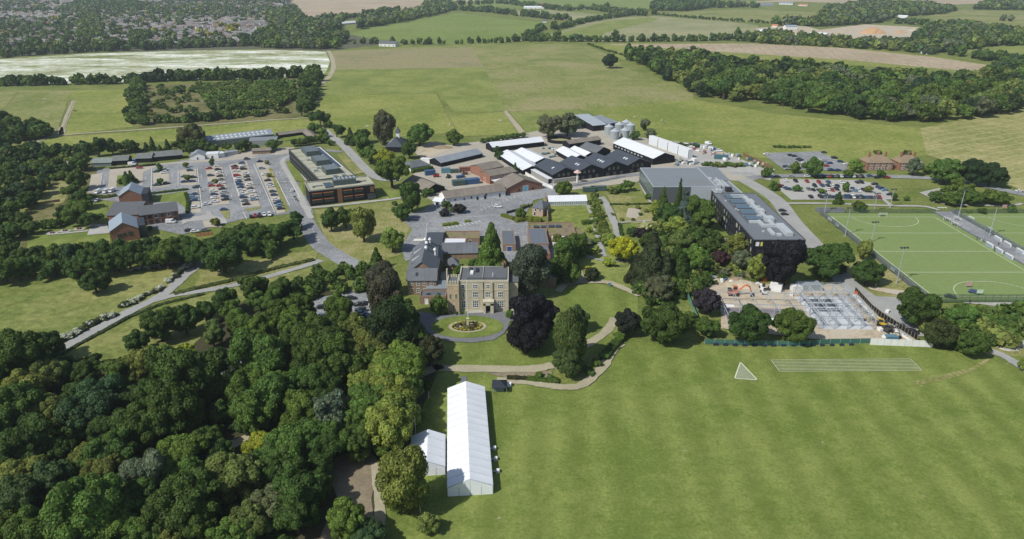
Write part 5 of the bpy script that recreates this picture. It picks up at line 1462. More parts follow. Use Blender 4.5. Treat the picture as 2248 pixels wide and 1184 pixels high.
# ---- flagpole, obelisk
fp = thing('flagpole', 'tall thin white flagpole on the oval lawn before the mansion', 'flagpole', g(zN(497, 1030)))
MB().cyl(0, 0, 0, 15, .09, .05).build('pole', FR_W, fp); MB().cyl(0, 0, 15, 15.2, .12, .05).build('finial', FR_W, fp)
ob = thing('monument', 'pale stone pedestal in the middle of the round flower bed', 'monument', g(zN(497, 1150)))
MB().box(-.7, .7, -.7, .7, 0, .35).build('base', STONE_T, ob)
MB().hexa([(-.45, -.45, .35), (.45, -.45, .35), (.45, .45, .35), (-.45, .45, .35)], [(-.36, -.36, 2.9), (.36, -.36, 2.9), (.36, .36, 2.9), (-.36, .36, 2.9)]).build('pillar', STONE_T, ob)
MB().box(-.5, .5, -.5, .5, 2.9, 3.1).build('cap', STONE_T, ob)
# flower clumps round the bed
FLO = [(0.45, 0.40, 0.06), (0.30, 0.30, 0.06), (0.10, 0.04, 0.03), (0.10, 0.13, 0.03), (0.55, 0.52, 0.45)]
for k in range(34):
    ring = 1 if k < 22 else .55
    a = 2 * math.pi * (k / 22 if k < 22 else (k - 22) / 12)
    x, y = OC[0] + 5.0 * ring * math.cos(a), OC[1] + 3.3 * ring * math.sin(a)
    o = place('flower_clump', CROWNS['round', 'far'][k % 4], None, (x, y, .75))
    o.scale = (.62, .5, .42); c = FLO[0 if k < 22 and k % 3 else k % 5]; o.color = (*c, 1)
    tag(o, ('yellow clump' if c == FLO[0] else 'dark or pale clump') + f' of flowers, {ordinal(k + 1) if k < 22 else ordinal(k - 21)} round the ' + ('outer' if k < 22 else 'inner') + ' ring of the round bed', 'flowers', 'flower clumps of the round bed')
# ---- brick wing with slate roofs left of the mansion
b = gable('brick_wing', 'brick wing with blue-grey slate roof left of the mansion tower', 'building', zF(405, 792), zF(672, 792), 8, 6.4, 9.6, wall=BRICK_B, roof=R_SLATE)
b.row('F', [1.6, 4.2, 6.8, 9.6], 1.0, 1.1, 1.7, mx=2, mz=2); b.row('F', [1.6, 4.2, 6.8, 9.6], 4.0, 1.1, 1.6, mx=2, mz=2)
b.patch('skylight', GLASS, 0, 3.2, 4.2, .3, .6)
b = gable('slate_roofed_hall', 'long slate-roofed hall running back behind the brick wing, with white roof vents', 'building', zF(405, 725), zF(680, 722), 27, 6.6, 11.2, axis='y', wall=BRICK_B, roof=R_SLATEY)
for (x, y) in ((5.4, 24), (7.4, 24), (6.4, 20), (6.6, 14.5), (10.5, 12)): 
    v_ = b.box('roof_vent', FR_W, x - .3, x + .3, y - .3, y + .3, 9.2, 11.6); MB().cyl(x, y, 11.6, 12.4, .75, .4, 10).build('vent_cowl', FR_W, v_)
for k, y in enumerate((6, 10, 14, 18, 22)):
    m = MB(); m.hexa([(1.0, y - .15, 7.4), (6.2, y - .15, 10.8), (6.2, y + .15, 10.8), (1.0, y + .15, 7.4)], [(1.0, y - .15, 7.9), (6.2, y - .15, 11.3), (6.2, y + .15, 11.3), (1.0, y + .15, 7.9)])
    m.build('parapet_rib', WHITE_W if k % 2 else R_SLATE, b.root)
dm = b.box('dormer', BRICK_B, 5.2, 6.8, -.1, 2.2, 6.5, 9.2); MB().box(5.5, 6.5, -.2, -.05, 7.0, 8.6).build('window', GLASS, dm)
b = gable('slate_roofed_block', 'small slate-roofed block beside the long hall, right of its ridge', 'building', zF(655, 590), zF(722, 588), 13, 5.5, 8.0, axis='y', wall=BRICK_B, roof=R_SLATEY)
b = gable('conservatory', 'low curved grey glass roof between the brick wing and the mansion tower', 'conservatory', zF(583, 800), zF(772, 797), 6, 3.2, 5.0, wall=FR_W, roof=sheet('leaded_glass_roof', (0.20, 0.23, 0.25), .7, 0, .35, .1, .6))
b = flat('service_annexe', 'low dark-roofed annexe in front of the conservatory', 'building', zF(515, 880), zF(760, 878), 6, 3.4, wall=BRICK_B, deck=R_FELT)
b.patchs = [b.box('skylight', GLASS, 2.5, 3.9, 2, 3.4, 2.9, 3.15), b.box('skylight', GLASS, 6.5, 7.9, 2, 3.4, 2.9, 3.15)]
b.opening('F', 2.6, .1, 1.2, 2.1, kind='door', gl=FR_W)
b = gable('garden_pavilion', 'small pyramid-roofed slate pavilion behind the mansion tower', 'pavilion', zF(765, 565), zF(872, 562), 5, 2.6, 5.0, wall=BRICK_B, roof=R_SLATE, hip=2.4)
# ---- behind the mansion
b = gable('slate_roofed_range', 'dark slate-roofed range left of the white flat roof behind the mansion', 'building', zF(578, 395), zF(718, 395), 17, 3.2, 6.0, wall=BRICK_B, roof=R_DARK)
b = flat('flat_roofed_block', 'block with a brown mossy flat roof at the forecourt behind the mansion', 'building', zF(733, 268, 3.6), zF(1068, 266, 3.6), 10, 3.6, wall=BRICK_B, deck=R_MOSS)
b.row('F', [9.5, 12.5], 1.2, 1.0, 1.4)
b = flat('white_roofed_block', 'block with a bright white flat roof behind the mansion', 'building', zF(725, 350, 4.2), zF(932, 350, 4.2), 11.6, 4.2, wall=BRICK_B, deck=plain('white_roof_membrane', (0.66, 0.67, 0.70), .5, .04), par=.2)
b = gable('slate_lean_building', 'low grey slate building between the white flat roof and the trees', 'building', zF(728, 462), zF(1050, 455), 11, 2.8, 5.6, wall=BRICK_B, roof=R_SLATE)
b = flat('blue_door_building', 'small grey-roofed brick building with blue doors right of the tall tree', 'building', zF(1285, 392), zF(1405, 390), 18, 3.6, wall=BRICK_B, deck=plain('slate_grey_membrane', (0.12, 0.135, 0.155), .8, .1), par=.15)
b.opening('F', 3.0, .1, 2.2, 2.3, kind='door', fr=FR_W, gl=plain('blue_paint', (0.03, 0.07, 0.22)))
DKM = plain('slate_blue_membrane', (0.125, 0.145, 0.17), .8, .12)
b = flat('long_slate_building', 'long building with a plain slate-blue roof right of the back forecourt', 'building', zF(1535, 318, 5), zF(1712, 316, 5), 20, 5, wall=BRICK_B, deck=DKM, par=.12)
b = flat('lower_slate_building', 'lower continuation of the long slate-blue roofed building toward the mansion', 'building', zF(1552, 425, 4.2), zF(1728, 420, 4.2), 12, 4.2, wall=BRICK, deck=DKM, par=.12)
b.box('chimney', BRICK, 5.5, 8.0, -1.6, 0, -.2, 5.4)
b = flat('brick_store', 'brown flat-roofed brick store at the end of the garden wall right of the mansion', 'building', zF(1655, 640, 4), zF(1782, 638, 4), 14, 4, wall=BRICK_B, deck=plain('brown_felt', (0.19, 0.17, 0.15)), par=.3)
b = flat('mossy_roofed_block', 'wide flat-roofed block with a mossy roof and glass rooflights beside the walled garden', 'building', zF(1700, 238, 3.6), zF(1968, 236, 3.6), 18, 3.6, wall=BRICK_B, deck=R_MOSS)
for k in range(4): b.box('rooflight', GLASS, -6 + k * 3.6, -3.4 + k * 3.6, 11, 13.5, 3.1, 3.7)
b.box('rooflight', GLASS, 1.5, 4.2, 12, 14, 3.1, 3.8); b.box('rooflight', GLASS, 5, 7.5, 12, 14, 3.1, 3.8)
b = flat('mossy_annexe', 'small square flat-roofed annexe right of the mossy-roofed block', 'building', zF(1972, 240, 3), zF(2045, 238, 3), 10, 3, wall=BRICK_B, deck=R_MOSS)
b = flat('flat_roofed_link', 'low flat-roofed part at the upper left of the mossy-roofed block', 'building', zF(1525, 178, 3.4), zF(1700, 176, 3.4), 9, 3.4, wall=BRICK_B, deck=R_MOSS)
b = flat('white_roofed_garden_room', 'garden room with a bright white roof below the mossy-roofed block', 'building', zF(1748, 312, 3), zF(1882, 312, 3), 9, 3, wall=FR_W, deck=plain('white_roof_membrane', (0.66, 0.67, 0.70)), par=.1)
b = gable('small_slate_house', 'small slate-roofed brick house above the clipped yellow hedges', 'house', zC(1555, 985), zC(1655, 1000), 9.5, 4.6, 7.2, wall=plain('pink_brick', (0.42, 0.30, 0.23)), roof=R_SLATE, hip=2.5)
b.row('F', [2.0, 4.6], 2.6, .9, 1.3); b.opening('F', 1.6, .1, 1.0, 2.0, kind='door', fr=FR_W, gl=FR_D)
# glasshouse
b = gable('glasshouse', 'long white-roofed glasshouse at the top of the walled garden', 'glasshouse', zG(105, 140), zG(458, 132), 7.0, 2.5, 4.6, wall=plain('whitewashed_glass', (0.52, 0.57, 0.58), .3), roof=R_WHITE, over=.2, ridge_off=.62)
for k in range(20): b.opening('F', .7 + k * (b.W - 1.4) / 19, .7, (b.W - 1.4) / 19 - .28, 1.6, mz=1, bar=.08, gl=plain('misty_glass', (0.22, 0.27, 0.27), .3))
# ---- farm
b = ridged('white_farm_building', 'long low white-walled farm building with a brown roof above the back car park', 'building', zC(722, 762), zC(1272, 690), 11, 3.6, 6.2, wall=WHITE_W, roof=R_BROWN)
for (x, w_, h, z, k) in ((b.W * .42, .9, 1.0, 1.7, 'window'), (b.W * .52, 1.0, 2.1, .1, 'door'), (b.W * .65, 1.2, 2.2, .1, 'door'), (b.W * .67, .9, .8, 2.4, 'window'), (b.W * .3, .8, .8, 1.6, 'window'), (b.W * .9, .9, 1.9, .3, 'door'), (b.W * .15, .8, .7, 1.8, 'window')):
    b.opening('F', x, z, w_, h, kind=k, fr=FR_D, gl=FR_D, bar=.06)
b = gable('white_porch_block', 'small white block at the left end of the white farm building', 'outbuilding', zC(640, 890), zC(712, 900), 6, 2.4, 3.6, wall=WHITE_W, roof=R_WHITE)
b.opening('F', 2.2, .1, 1.5, 1.8, kind='door', fr=FR_W, gl=FR_D)
b = gable('brick_gabled_barn', 'wide brick barn with a low brown gable and a blue door', 'barn', zC(1310, 792), zC(1650, 742), 15, 3.2, 7.4, axis='y', wall=BRICK, roof=R_BROWNY)
b.opening('F', b.W * .54, .1, 3.2, 3.4, kind='door', fr=FR_W, gl=plain('pale_blue_door', (0.20, 0.42, 0.52)))
b.row('F', [b.W * .36, b.W * .74], 1.0, 1.1, 1.0, fr=FR_D)
b = gable('brick_workshop', 'brick farm workshop with a low grey-brown roof behind the yard, rear one of two', 'building', zC(1108, 640), zC(1292, 600), 14, 5.0, 6.8, wall=BRICK, roof=R_BROWN)
b = gable('brick_workshop', 'brick farm workshop with a row of small panes, front one of two', 'building', zC(1166, 700), zC(1410, 655), 12, 5.2, 6.8, wall=BRICK, roof=R_BROWN)
b.row('F', [1.6 + k * 1.9 for k in range(8)], 3.6, 1.2, .9, fr=FR_W, bar=.08)
b.box('canopy', R_WHITE, 1.0, 14.5, -5, 0, 2.5, 2.8); 
b.opening('L', 6, .2, 2.0, 2.6, kind='door', gl=ORANGE)
b = ridged('long_dark_barn', 'long dark open-sided barn with a grey roof at the top of the yard', 'barn', zC(655, 452), zC(1040, 366), 12, 3.0, 5.2, wall=BLACKB, roof=R_GREY)
for k in range(10): b.box('post', FR_D, 1 + k * (b.W - 2) / 9, 1.2 + k * (b.W - 2) / 9, -.35, -.1, 0, 3)
b = ridged('white_roofed_shed', 'long black shed with a bright white roof on the pasture edge', 'shed', zC(1158, 308), zC(1632, 256), 12, 3.8, 6.0, wall=BLACKB, roof=R_WHITE)
b = ridged('white_roofed_cowshed', 'white-roofed low shed, left one of the pair beside the black barns', 'shed', zC(1325, 378), zC(1560, 525), 13, 3.2, 5.4, wall=BLACKB, roof=R_WHITE)
b = ridged('white_roofed_cowshed', 'white-roofed low shed, right one of the pair beside the black barns', 'shed', zC(1460, 358), zC(1665, 452), 13, 3.2, 5.4, wall=BLACKB, roof=R_WHITE)
b = ridged('white_roofed_store', 'small white-roofed store behind the black barns, left one of two', 'shed', zD(325, 345), zD(478, 425), 11, 3.4, 5.6, wall=BLACKB, roof=R_WHITE)
b = ridged('white_roofed_store', 'small white-roofed store behind the black barns, right one of two', 'shed', zD(430, 342), zD(575, 402), 10, 3.4, 5.6, wall=BLACKB, roof=R_WHITE)
b = ridged('dark_gabled_store', 'dark-roofed gabled store behind the white-roofed stores', 'shed', zD(540, 306), zD(700, 352), 13, 4.0, 7.0, wall=BLACKB, roof=R_FELT)
b = ridged('dark_cart_shed', 'long dark shed with a grey ridge right of the round pen', 'shed', zD(350, 290), zD(640, 250), 9, 4.2, 5.8, wall=BLACKB, roof=R_BROWN)
# four linked black barns
P0, P4 = Vector(g(zD(225, 692))), Vector(g(zD(1135, 572)))
names = ('nearest the white sheds, with pale side cladding', 'second from left, behind the canopy pole', 'third from the left, with three rooflights', 'rightmost, beside the white-roofed barn')
for k in range(4):
    a, c = P0.lerp(P4, k / 4), P0.lerp(P4, (k + 1) / 4)
    b = gable('black_barn', f'black gabled barn, {names[k]}', 'barn', unproj(*a), unproj(*c), 25 if k < 3 else 27, 5.2, 8.8, axis='y', wall=BLACKB, roof=R_DARKY, over=.0, group='linked black barns of the farm centre')
    b.row('F', [4.2, 7.4, 10.6], 4.0, 1.2, 1.5, fr=plain('mid_grey_frame', (.14, .15, .16)), bar=.08, gl=glass('barn_glass', (.04, .05, .055)))
    b.row('F', [3.2, 8.2, 13.2], .3, 1.5, 2.0, fr=plain('mid_grey_frame', (.14, .15, .16)), bar=.1)
    for q, (a0, f0) in enumerate(((11, .55), (13.5, .5), (16, .45))[:(1, 2, 3, 2)[k]]):
        b.patch('rooflight', plain('white_rooflight', (0.66, 0.72, 0.74), .3), 0, 8 + q * 2.6, 9.1 + q * 2.6, .42, .60)
    if k == 0:
        b.box('side_cladding', CLAD_P, -.25, -.01, 0, 25, 0, 3.4)
        b.box('lean_to_roof', R_WHITE, -3.2, 0, 0, 24, 3.1, 3.3)
        b.box('lean_to_wall', plain('grey_stone_wall', (.30, .29, .27)), -3.0, -2.7, .2, 23.5, 0, 3.1)
    b.box('ground_wall', plain('grey_stone_wall', (.30, .29, .27)), .2, b.W - .2, -1.4, -.01, 0, 2.9) if k == 0 else None
pl = thing('canopy_pole', 'white lattice post with a round pinkish canopy before the black barns', 'canopy', g(zD(452, 685)))
MB().cyl(0, 0, 0, 6.6, .55, .45, 10).build('pole', WHITE_W, pl); MB().cyl(0, 0, 6.6, 8.2, 2.4, .2, 12).build('canopy_cover', plain('pink_canvas', (0.55, 0.38, 0.32)), pl)
MQW = plain('bluish_white_panel', (.62, .65, .68), .6, .06)
b = ridged('white_roofed_barn', 'large barn with a white roof and dark gable beside the storage yard', 'barn', zD(885, 264), zD(1264, 404), 17, 4.6, 7.6, wall=BLACKB, roof=R_WHITE)
for k in range(9): b.box('bay_window', STEEL, 2.5 + k * 4, 4.6 + k * 4, -.08, -.01, 2.4, 3.3)
b = flat('white_panelled_building', 'tall narrow building clad in big white panels beside the storage yard', 'building', zD(1112, 325), zD(1484, 462), 3.4, 6.4, wall=WHITE_W, deck=R_WHITE, par=.1)
for k in range(5): b.box('panel_joint', FR_D, b.W * k / 4 - (.35 if k else 0), b.W * k / 4 + (.0 if k else .35), -.14, -.01, 0, 6.3)
for k in range(4): b.box('wall_panel', MQW, b.W * k / 4 + .4, b.W * (k + 1) / 4 - .4, -.10, -.01, .3, 6.2)
R_PG = sheet('pale_grey_sheet_roof', (0.36, 0.40, 0.43), 1.0, 0, 0.5, 0.08, 0.86)
SIL = plain('silo_metal', (0.36, 0.40, 0.42), 0.4, .06, metal=.3)
SILR = plain('silo_roof_metal', (0.50, 0.54, 0.56), 0.4, .05, metal=.3)
for (x, y, w_, lab) in ((745, 235, 'f', 'grain silo at the left of the rear row'), (840, 212, 'f', 'grain silo in the middle of the rear row'), (798, 278, 'f', 'grain silo at the left of the front row'), (893, 268, 'f', 'grain silo second in the front row'), (945, 218, 'f', 'grain silo at the right end of the group'), (905, 190, 'f', 'smallest-looking grain silo at the back right')):
    s_ = thing('grain_silo', 'round pale metal ' + lab, 'silo', g(zD(x, y)), 0, 'grain silos behind the farm')
    MB().cyl(0, 0, 0, 6.2, 3.5, n=20).build('drum', SIL, s_); MB().cyl(0, 0, 6.2, 8.0, 3.65, .35, n=20).build('cone_roof', SILR, s_)
    MB().cyl(0, 0, 8.0, 8.4, .35, .3).build('roof_cap', SILR, s_)
    m = MB()
    for k in range(3): m.cyl(0, 0, 1.5 * (k + 1) - .06, 1.5 * (k + 1) + .06, 3.56, n=20)
    m.build('band', SILR, s_)
b = gable('grain_barn', 'grain barn with a pale sloping roof behind the silos', 'barn', zD(600, 208), zD(722, 196), 34, 4.6, 7.6, wall=BLACKB, roof=R_PG, ridge_off=.9)
b.opening('F', b.W * .8, .2, 5, 4, kind='door', gl=FR_D, fr=FR_D)
b = gable('grain_barn_annexe', 'second grey roof right of the grain barn', 'barn', zD(738, 186), zD(830, 168), 26, 4.2, 6.6, wall=BLACKB, roof=R_GREY, ridge_off=.8)
# round pen
rp = thing('round_pen', 'round dark horse pen with a sandy floor behind the sheds', 'pen', g(zD(287, 300)))
m = MB(); N_ = 28; Rr = 8.6
for k in range(N_):
    a0, a1 = 2 * math.pi * k / N_, 2 * math.pi * (k + 1) / N_
    q = [(Rr * math.cos(a0), Rr * math.sin(a0)), (Rr * math.cos(a1), Rr * math.sin(a1)), ((Rr + .3) * math.cos(a1), (Rr + .3) * math.sin(a1)), ((Rr + .3) * math.cos(a0), (Rr + .3) * math.sin(a0))]
    m.hexa([(x, y, 0) for x, y in q], [(x, y, 2.6) for x, y in q])
m.build('wall', BLACKB, rp)
MB().cyl(0, 0, .0, .32, Rr - .02, n=28).build('floor', plain('pen_sand', (0.33, 0.31, 0.16)), rp)
# turret hall
b = gable('turret_hall', 'dark slate-roofed hall with a small turret near the pasture', 'hall', zC(195, 400), zC(360, 402), 20, 4.0, 8.5, wall=BLACKB, roof=R_DARKY, hip=6, axis='y')
b.box('turret', WHITE_W, b.W * .45, b.W * .45 + 2.4, 12, 14.4, 7.5, 11.5)
MB().hexa([(b.W*.45 - .6, 11.4, 11.5), (b.W*.45 + 3, 11.4, 11.5), (b.W*.45 + 3, 15, 11.5), (b.W*.45 - .6, 15, 11.5)], [(b.W*.45 + 1.1, 13.1, 15.5), (b.W*.45 + 1.3, 13.1, 15.5), (b.W*.45 + 1.3, 13.3, 15.5), (b.W*.45 + 1.1, 13.3, 15.5)]).build('turret_roof', R_DARK, b.root)
for k in range(3): b.patch('skylight', plain('white_rooflight', (0.5, 0.5, 0.5)), 0, 4 + k * 4, 5.2 + k * 4, .3, .6)
b = gable('low_slate_shed', 'low dark slate-roofed shed behind the bush left of the yard', 'shed', zC(440, 585), zC(610, 555), 15, 2.8, 5.0, wall=WHITE_W, roof=R_FELT, hip=3)
b = ridged('brown_roofed_shed', 'hip-ended brown-roofed shed left of the farm yard', 'shed', zC(452, 612), zC(655, 695), 13, 2.8, 5.6, wall=BLACKB, roof=R_BROWN)
b = ridged('campus_long_shed', 'long grey sports shed with two rows of pale rooflights', 'shed', zB(195, 168), zB(818, 100), 15, 4.4, 6.8, wall=plain('grey_sheet_wall', (.26, .27, .27)), roof=R_GREY)
WR = plain('pale_rooflight', (0.60, 0.63, 0.64), .4, .05)
for k in range(14):
    for f0 in (.18, .58): b.patch('rooflight', WR, 0, 2 + k * (b.W - 4) / 14, 3.6 + k * (b.W - 4) / 14, f0, f0 + .2, .06)
b = flat('shed_annexe', 'windowless grey annexe at the right of the long grey shed', 'shed', zB(620, 262), zB(880, 250), 12, 4.0, wall=plain('grey_sheet_wall', (.26, .27, .27)), deck=R_FELTP, par=.1)
b = ridged('stable_range', 'long brown stable range around the small green yard, rear side', 'stable', zB(885, 132), zB(1145, 98), 6.5, 2.6, 4.0, wall=BLACKB, roof=R_BROWN)
b = ridged('stable_range', 'brown stable range on the right side of the small green yard', 'stable', zB(1150, 100), zB(1235, 172), 6.5, 2.6, 4.0, wall=BLACKB, roof=R_BROWN)
F([zB(915, 165), zB(1110, 150), zB(1150, 190), zB(960, 215)], G_LAWN, 9, 'lawn')
b = ridged('small_brown_hut', 'small brown hut with a blue-grey front above the left car park', 'hut', zB(652, 280), zB(818, 272), 7, 2.6, 3.6, wall=BRICK_B, roof=R_BROWN)
# dark huts and white huts above the left car park
for (x0, y0, x1, y1, D_, lab) in ((1055, 352, 1195, 345, 9, 'leftmost of the long dark row'), (1265, 330, 1410, 325, 10, 'in the middle of the long dark row'), (1416, 318, 1618, 300, 12, 'largest of the long dark row'), (1622, 300, 1700, 292, 8, 'rightmost and smallest of the long dark row')):
    b = gable('dark_hut', 'dark boarded hut with grey roof, ' + lab, 'hut', zA(x0, y0), zA(x1, y1), D_, 3.0, 5.2, wall=BLACKB, roof=plain('hut_roof_grey', (.15, .16, .155), .9, .25), group='dark huts above the left car park')
b = gable('old_glasshouse', 'old low grey glasshouse at the left end of the dark huts', 'glasshouse', zA(850, 365), zA(1035, 360), 12, 2.4, 4.2, wall=plain('old_glass', (.16, .19, .18)), roof=plain('old_glass_roof', (.20, .23, .21), .6, .3))
b = gable('white_hut', 'white hut with grey pointed roof, leftmost of the white ones', 'hut', zA(1768, 308), zA(1905, 300), 9, 3.0, 5.2, axis='y', wall=WHITE_W, roof=R_GREY)
b.opening('F', b.W / 2, .3, 1.0, 1.6, kind='window', fr=FR_W)
b = flat('white_cabin', 'flat-topped white cabin, middle one of the white huts', 'hut', zA(1916, 294), zA(2030, 288), 7, 3.4, wall=WHITE_W, deck=R_WHITE, par=.1); b.opening('F', b.W / 2, .2, 1.2, 1.9, kind='door', gl=FR_D)
b = flat('white_cabin', 'small white cabin at the right end of the white huts', 'hut', zA(2032, 284), zA(2088, 276), 6, 3.0, wall=WHITE_W, deck=R_WHITE, par=.1)
b = flat('grey_cabin', 'grey and white low cabins right of the white huts', 'hut', zB(392, 355), zB(525, 335), 5, 2.6, wall=plain('grey_render', (.42, .42, .41)), deck=R_GREY, par=.1)
F([zA(1195, 350), zA(1270, 345), zA(1275, 300), zA(1190, 305)], plain('blue_tarpaulin', (.06, .16, .38)), 14, 'ground')
# ---- black campus block, left
BR = 24
b = flat('campus_front_block', 'two-storey black campus block with orange louvres beside the left car park', 'building', zM(280, 1010), zM(1212, 900), 17.5, 9.0, wall=BLACK, deck=R_SED, par=.7, cop=plain('pale_coping', (.34, .33, .29)))
for i, z in enumerate((1.6, 5.1)):
    for x0, x1 in ((.03, .19), (.21, .36), (.51, .65), (.68, .82)):
        a, c = b.W * x0, b.W * x1
        b.box('louvre', ORANGE, a, c, -.5, 0, z + 1.75, z + 1.93)
        for q in range(4): b.opening('F', a + (c - a) * (q + .5) / 4, z, (c - a) / 4 - .35, 1.5, fr=FR_D, gl=glass('campus_glass', (.05, .07, .075)), bar=.1)
b.box('cedar_strip', CEDAR, b.W * .42, b.W * .49, -.15, -.01, .1, 8.4)
b.box('cedar_panel', CEDAR, b.W * .93, b.W * .985, -.12, -.01, 4.2, 7.4)
b.box('entrance_glazing', GLASS, b.W * .88, b.W * 1.0, -.9, -.01, .2, 3.6)
b.box('plant_screen', plain('green_grey_screen', (.075, .10, .10), .6, .2), b.W * .40, b.W * .75, 5.5, 11, 8.3, 11.2)
for k in range(6): b.box('roof_unit', SIL, b.W * .42 + k * 2.1, b.W * .42 + 1.3 + k * 2.1, 6, 10, 11.2, 11.9)
for (x0, x1) in ((.08, .24), (.78, .92)): b.box('roof_channel', DKM, b.W * x0, b.W * x1, 8, 9, 8.36, 8.8); b.box('roof_channel', DKM, b.W * x0, b.W * x0 + .9, 6, 8, 8.36, 8.8)
b.box('rooflight', GLASS, b.W * .26, b.W * .38, 3, 12, 8.36, 9.0)
# rear wing: roof corners given at roof height
ra, rb_ = zM(395, 620, 9), zM(860, 560, 9)
b = flat('campus_rear_wing', 'long black campus wing with roof plant boxes running back from the front block', 'building', ra, rb_, 82, 9.0, wall=BLACK, deck=R_SED, par=.7, cop=plain('dark_coping', (.08, .085, .09)), W=21)
PLT = plain('green_grey_screen', (.075, .10, .10), .6, .2)
for (y, l) in ((4, 11), (27, 14), (53, 16)):
    pb = b.box('plant_screen', PLT, 6.5, 15.0, y + 5, y + 5 + l, 8.3, 11.4)
    for k in range(5): MB().box(7.0, 14.5, y + 5.8 + k * (l / 5), y + 6.6 + k * (l / 5), 11.4, 11.7).build('louvre_blade', SIL, pb)
for k in range(26): b.box('solar_panel', glass('solar_glass', (.03, .045, .07), .15), 17.0, 19.4, 24 + k * 2.1, 25.7 + k * 2.1, 8.4, 8.7)
b.box('roof_rail', WHITE_W, 16.3, 16.7, 22, 80, 8.36, 8.7); b.box('roof_rail', WHITE_W, 19.7, 20.0, 22, 80, 8.36, 8.7)
for k in range(7): b.box('roof_joint', plain('dark_coping', (.08, .085, .09)), 1.0, 6.0, 8 + k * 10.5, 8.3 + k * 10.5, 8.36, 8.45)
for (x, y) in ((2, 20), (4, 47), (8, 44), (11, 45), (5, 25), (14, 2.5), (9, 2.5)): b.box('roof_unit', SIL, x, x + 2.2, y, y + 1.5, 8.36, 9.4)
for z in (1.2, 4.8): b.row('L', [4 + k * 4.2 for k in range(18)], z, 2.2, 1.7, fr=FR_D, gl=glass('campus_glass', (.05, .07, .075)), bar=.1)
for z in (1.2, 4.8): b.row('R', [4 + k * 4.2 for k in range(18)], z, 2.2, 1.7, fr=FR_D, gl=glass('campus_glass', (.05, .07, .075)), bar=.1)
# ---- brick complex, left
RD = plain('complex_dark_slate', (.105, .11, .12), .8, .12, .5)
b = gable('brick_gable_block', 'brick block with light blue-grey gabled roof nearest the hedge, front of the left complex', 'building', zA(1040, 1075), zA(1305, 1035), 17, 5.6, 9.2, axis='y', wall=BRICK, roof=R_BLUE, over=.25)
b.opening('F', b.W * .33, 2.0, 2.0, 1.8, mx=2, fr=FR_D); b.opening('F', b.W * .5, 2.6, .9, 1.5, fr=FR_D); b.opening('F', b.W * .7, 2.6, 1.6, 1.6, mx=2, fr=FR_D)
b.box('side_block', plain('dark_blue_cladding', (.035, .042, .055)), b.W, b.W + 3.2, 2, 15, -.2, 6.0)
b = gable('brick_gable_block', 'brick block with light blue-grey gabled roof at the back of the left complex', 'building', zA(1120, 735), zA(1330, 715), 15, 5.6, 9.0, axis='y', wall=BRICK, roof=R_BLUE, over=.25)
b.box('side_block', plain('dark_blue_cladding', (.035, .042, .055)), b.W, b.W + 3.2, 0, 13, -.2, 6.0)
b = gable('brick_centre_block', 'dark-roofed centre of the left brick complex between its two light gables', 'building', zA(1012, 905), zA(1300, 895), 21, 5.0, 8.2, axis='x', wall=BRICK, roof=RD, ridge_off=.55)
b = gable('brick_side_wing', 'dark-roofed brick wing of the left complex pointing to the car park, with tall windows', 'building', zA(1320, 915), zA(1668, 868), 10.5, 5.6, 8.4, axis='x', wall=BRICK, roof=RD, ridge_off=.6)
for k in range(6):
    b.opening('F', b.W * (k + .5) / 6, .3, 1.5, 2.0, fr=FR_D, mx=2); b.opening('F', b.W * (k + .5) / 6, 3.4, 1.3, 1.5, fr=FR_W if k in (2, 4) else FR_D)
b.opening('R', 5, .3, 3, 4.2, fr=FR_D, mx=2, mz=2)
# ---- big grey hall and long black building
b = flat('sports_hall', 'large grey flat-roofed hall with glazed left side in the centre right', 'hall', zD(1160, 718, 9.5), zD(1748, 715, 9.5), 39.5, 9.5, wall=plain('dark_grey_cladding', (.085, .095, .105), .6, .08), deck=R_FELTP, par=.35, cop=plain('pale_metal_coping', (.46, .50, .53), .4, .04, metal=.2))
b.box('pale_wall', CLAD_P, b.W * .60, b.W + .02, -.15, -.01, 0, 9.1)
b.box('roof_patch', plain('grey_roof_patch', (.19, .205, .21), .8, .1), b.W * .60, b.W * .93, 3, 16, 9.2, 9.26)
for k in range(13):
    b.opening('L', 1.6 + k * 3.0, 3.8, 2.6, 4.8, fr=plain('green_grey_frame', (.16, .20, .20)), gl=glass('hall_glass', (.10, .15, .15), .15), bar=.12, mz=3)
b = flat('hall_extension', 'narrow grey flat-roofed extension on the right of the grey hall', 'building', zD(1762, 655, 8.5), zD(1828, 655, 8.5), 28, 8.5, wall=CLAD_G, deck=R_FELTP, par=.3, W=13)
b.root.location = (b.root.location.x - 6.5, b.root.location.y, 0)
b = flat('plant_deck', 'roof deck full of pipes and ducts between the grey hall and the long black building', 'building', zO(90, 170, 8), zO(480, 165, 8), 38, 8.0, wall=BLACK, deck=R_FELTP, par=.6, cop=plain('pale_metal_coping', (.46, .50, .53)))
DUCT = plain('duct_metal', (.50, .53, .54), .45, .08, metal=.2)
for k, (x0, x1, y0, y1, h) in enumerate(((1, 4, 3, 6, 1.6), (2, 3, 6, 14, 1.1), (4, 6, 12, 15, 1.8), (1.5, 3, 17, 21, 1.4), (5, 9, 22, 24, 1.5), (3, 5, 25, 28, 1.8), (8, 9, 14, 30, .9), (10, 11, 6, 26, .9), (6.5, 9.5, 4, 7, 2.4))):
    b.box('duct' if k != 8 else 'chiller_unit', DUCT if k != 8 else FR_D, x0, x1, y0, y1, 7.5, 7.5 + h)
b = flat('long_black_building', 'long three-storey black building with solar panels and ducts on its grey roof', 'building', zO(625, 832, 11), zO(1385, 832, 11), 69, 11.0, wall=BLACK, deck=plain('grey_single_ply_roof', (.150, .165, .182), .8, .06, .2), par=.3, cop=plain('dark_coping', (.08, .085, .09)), W=22.6)
SOL = glass('solar_glass_pale', (.10, .15, .19), .2)
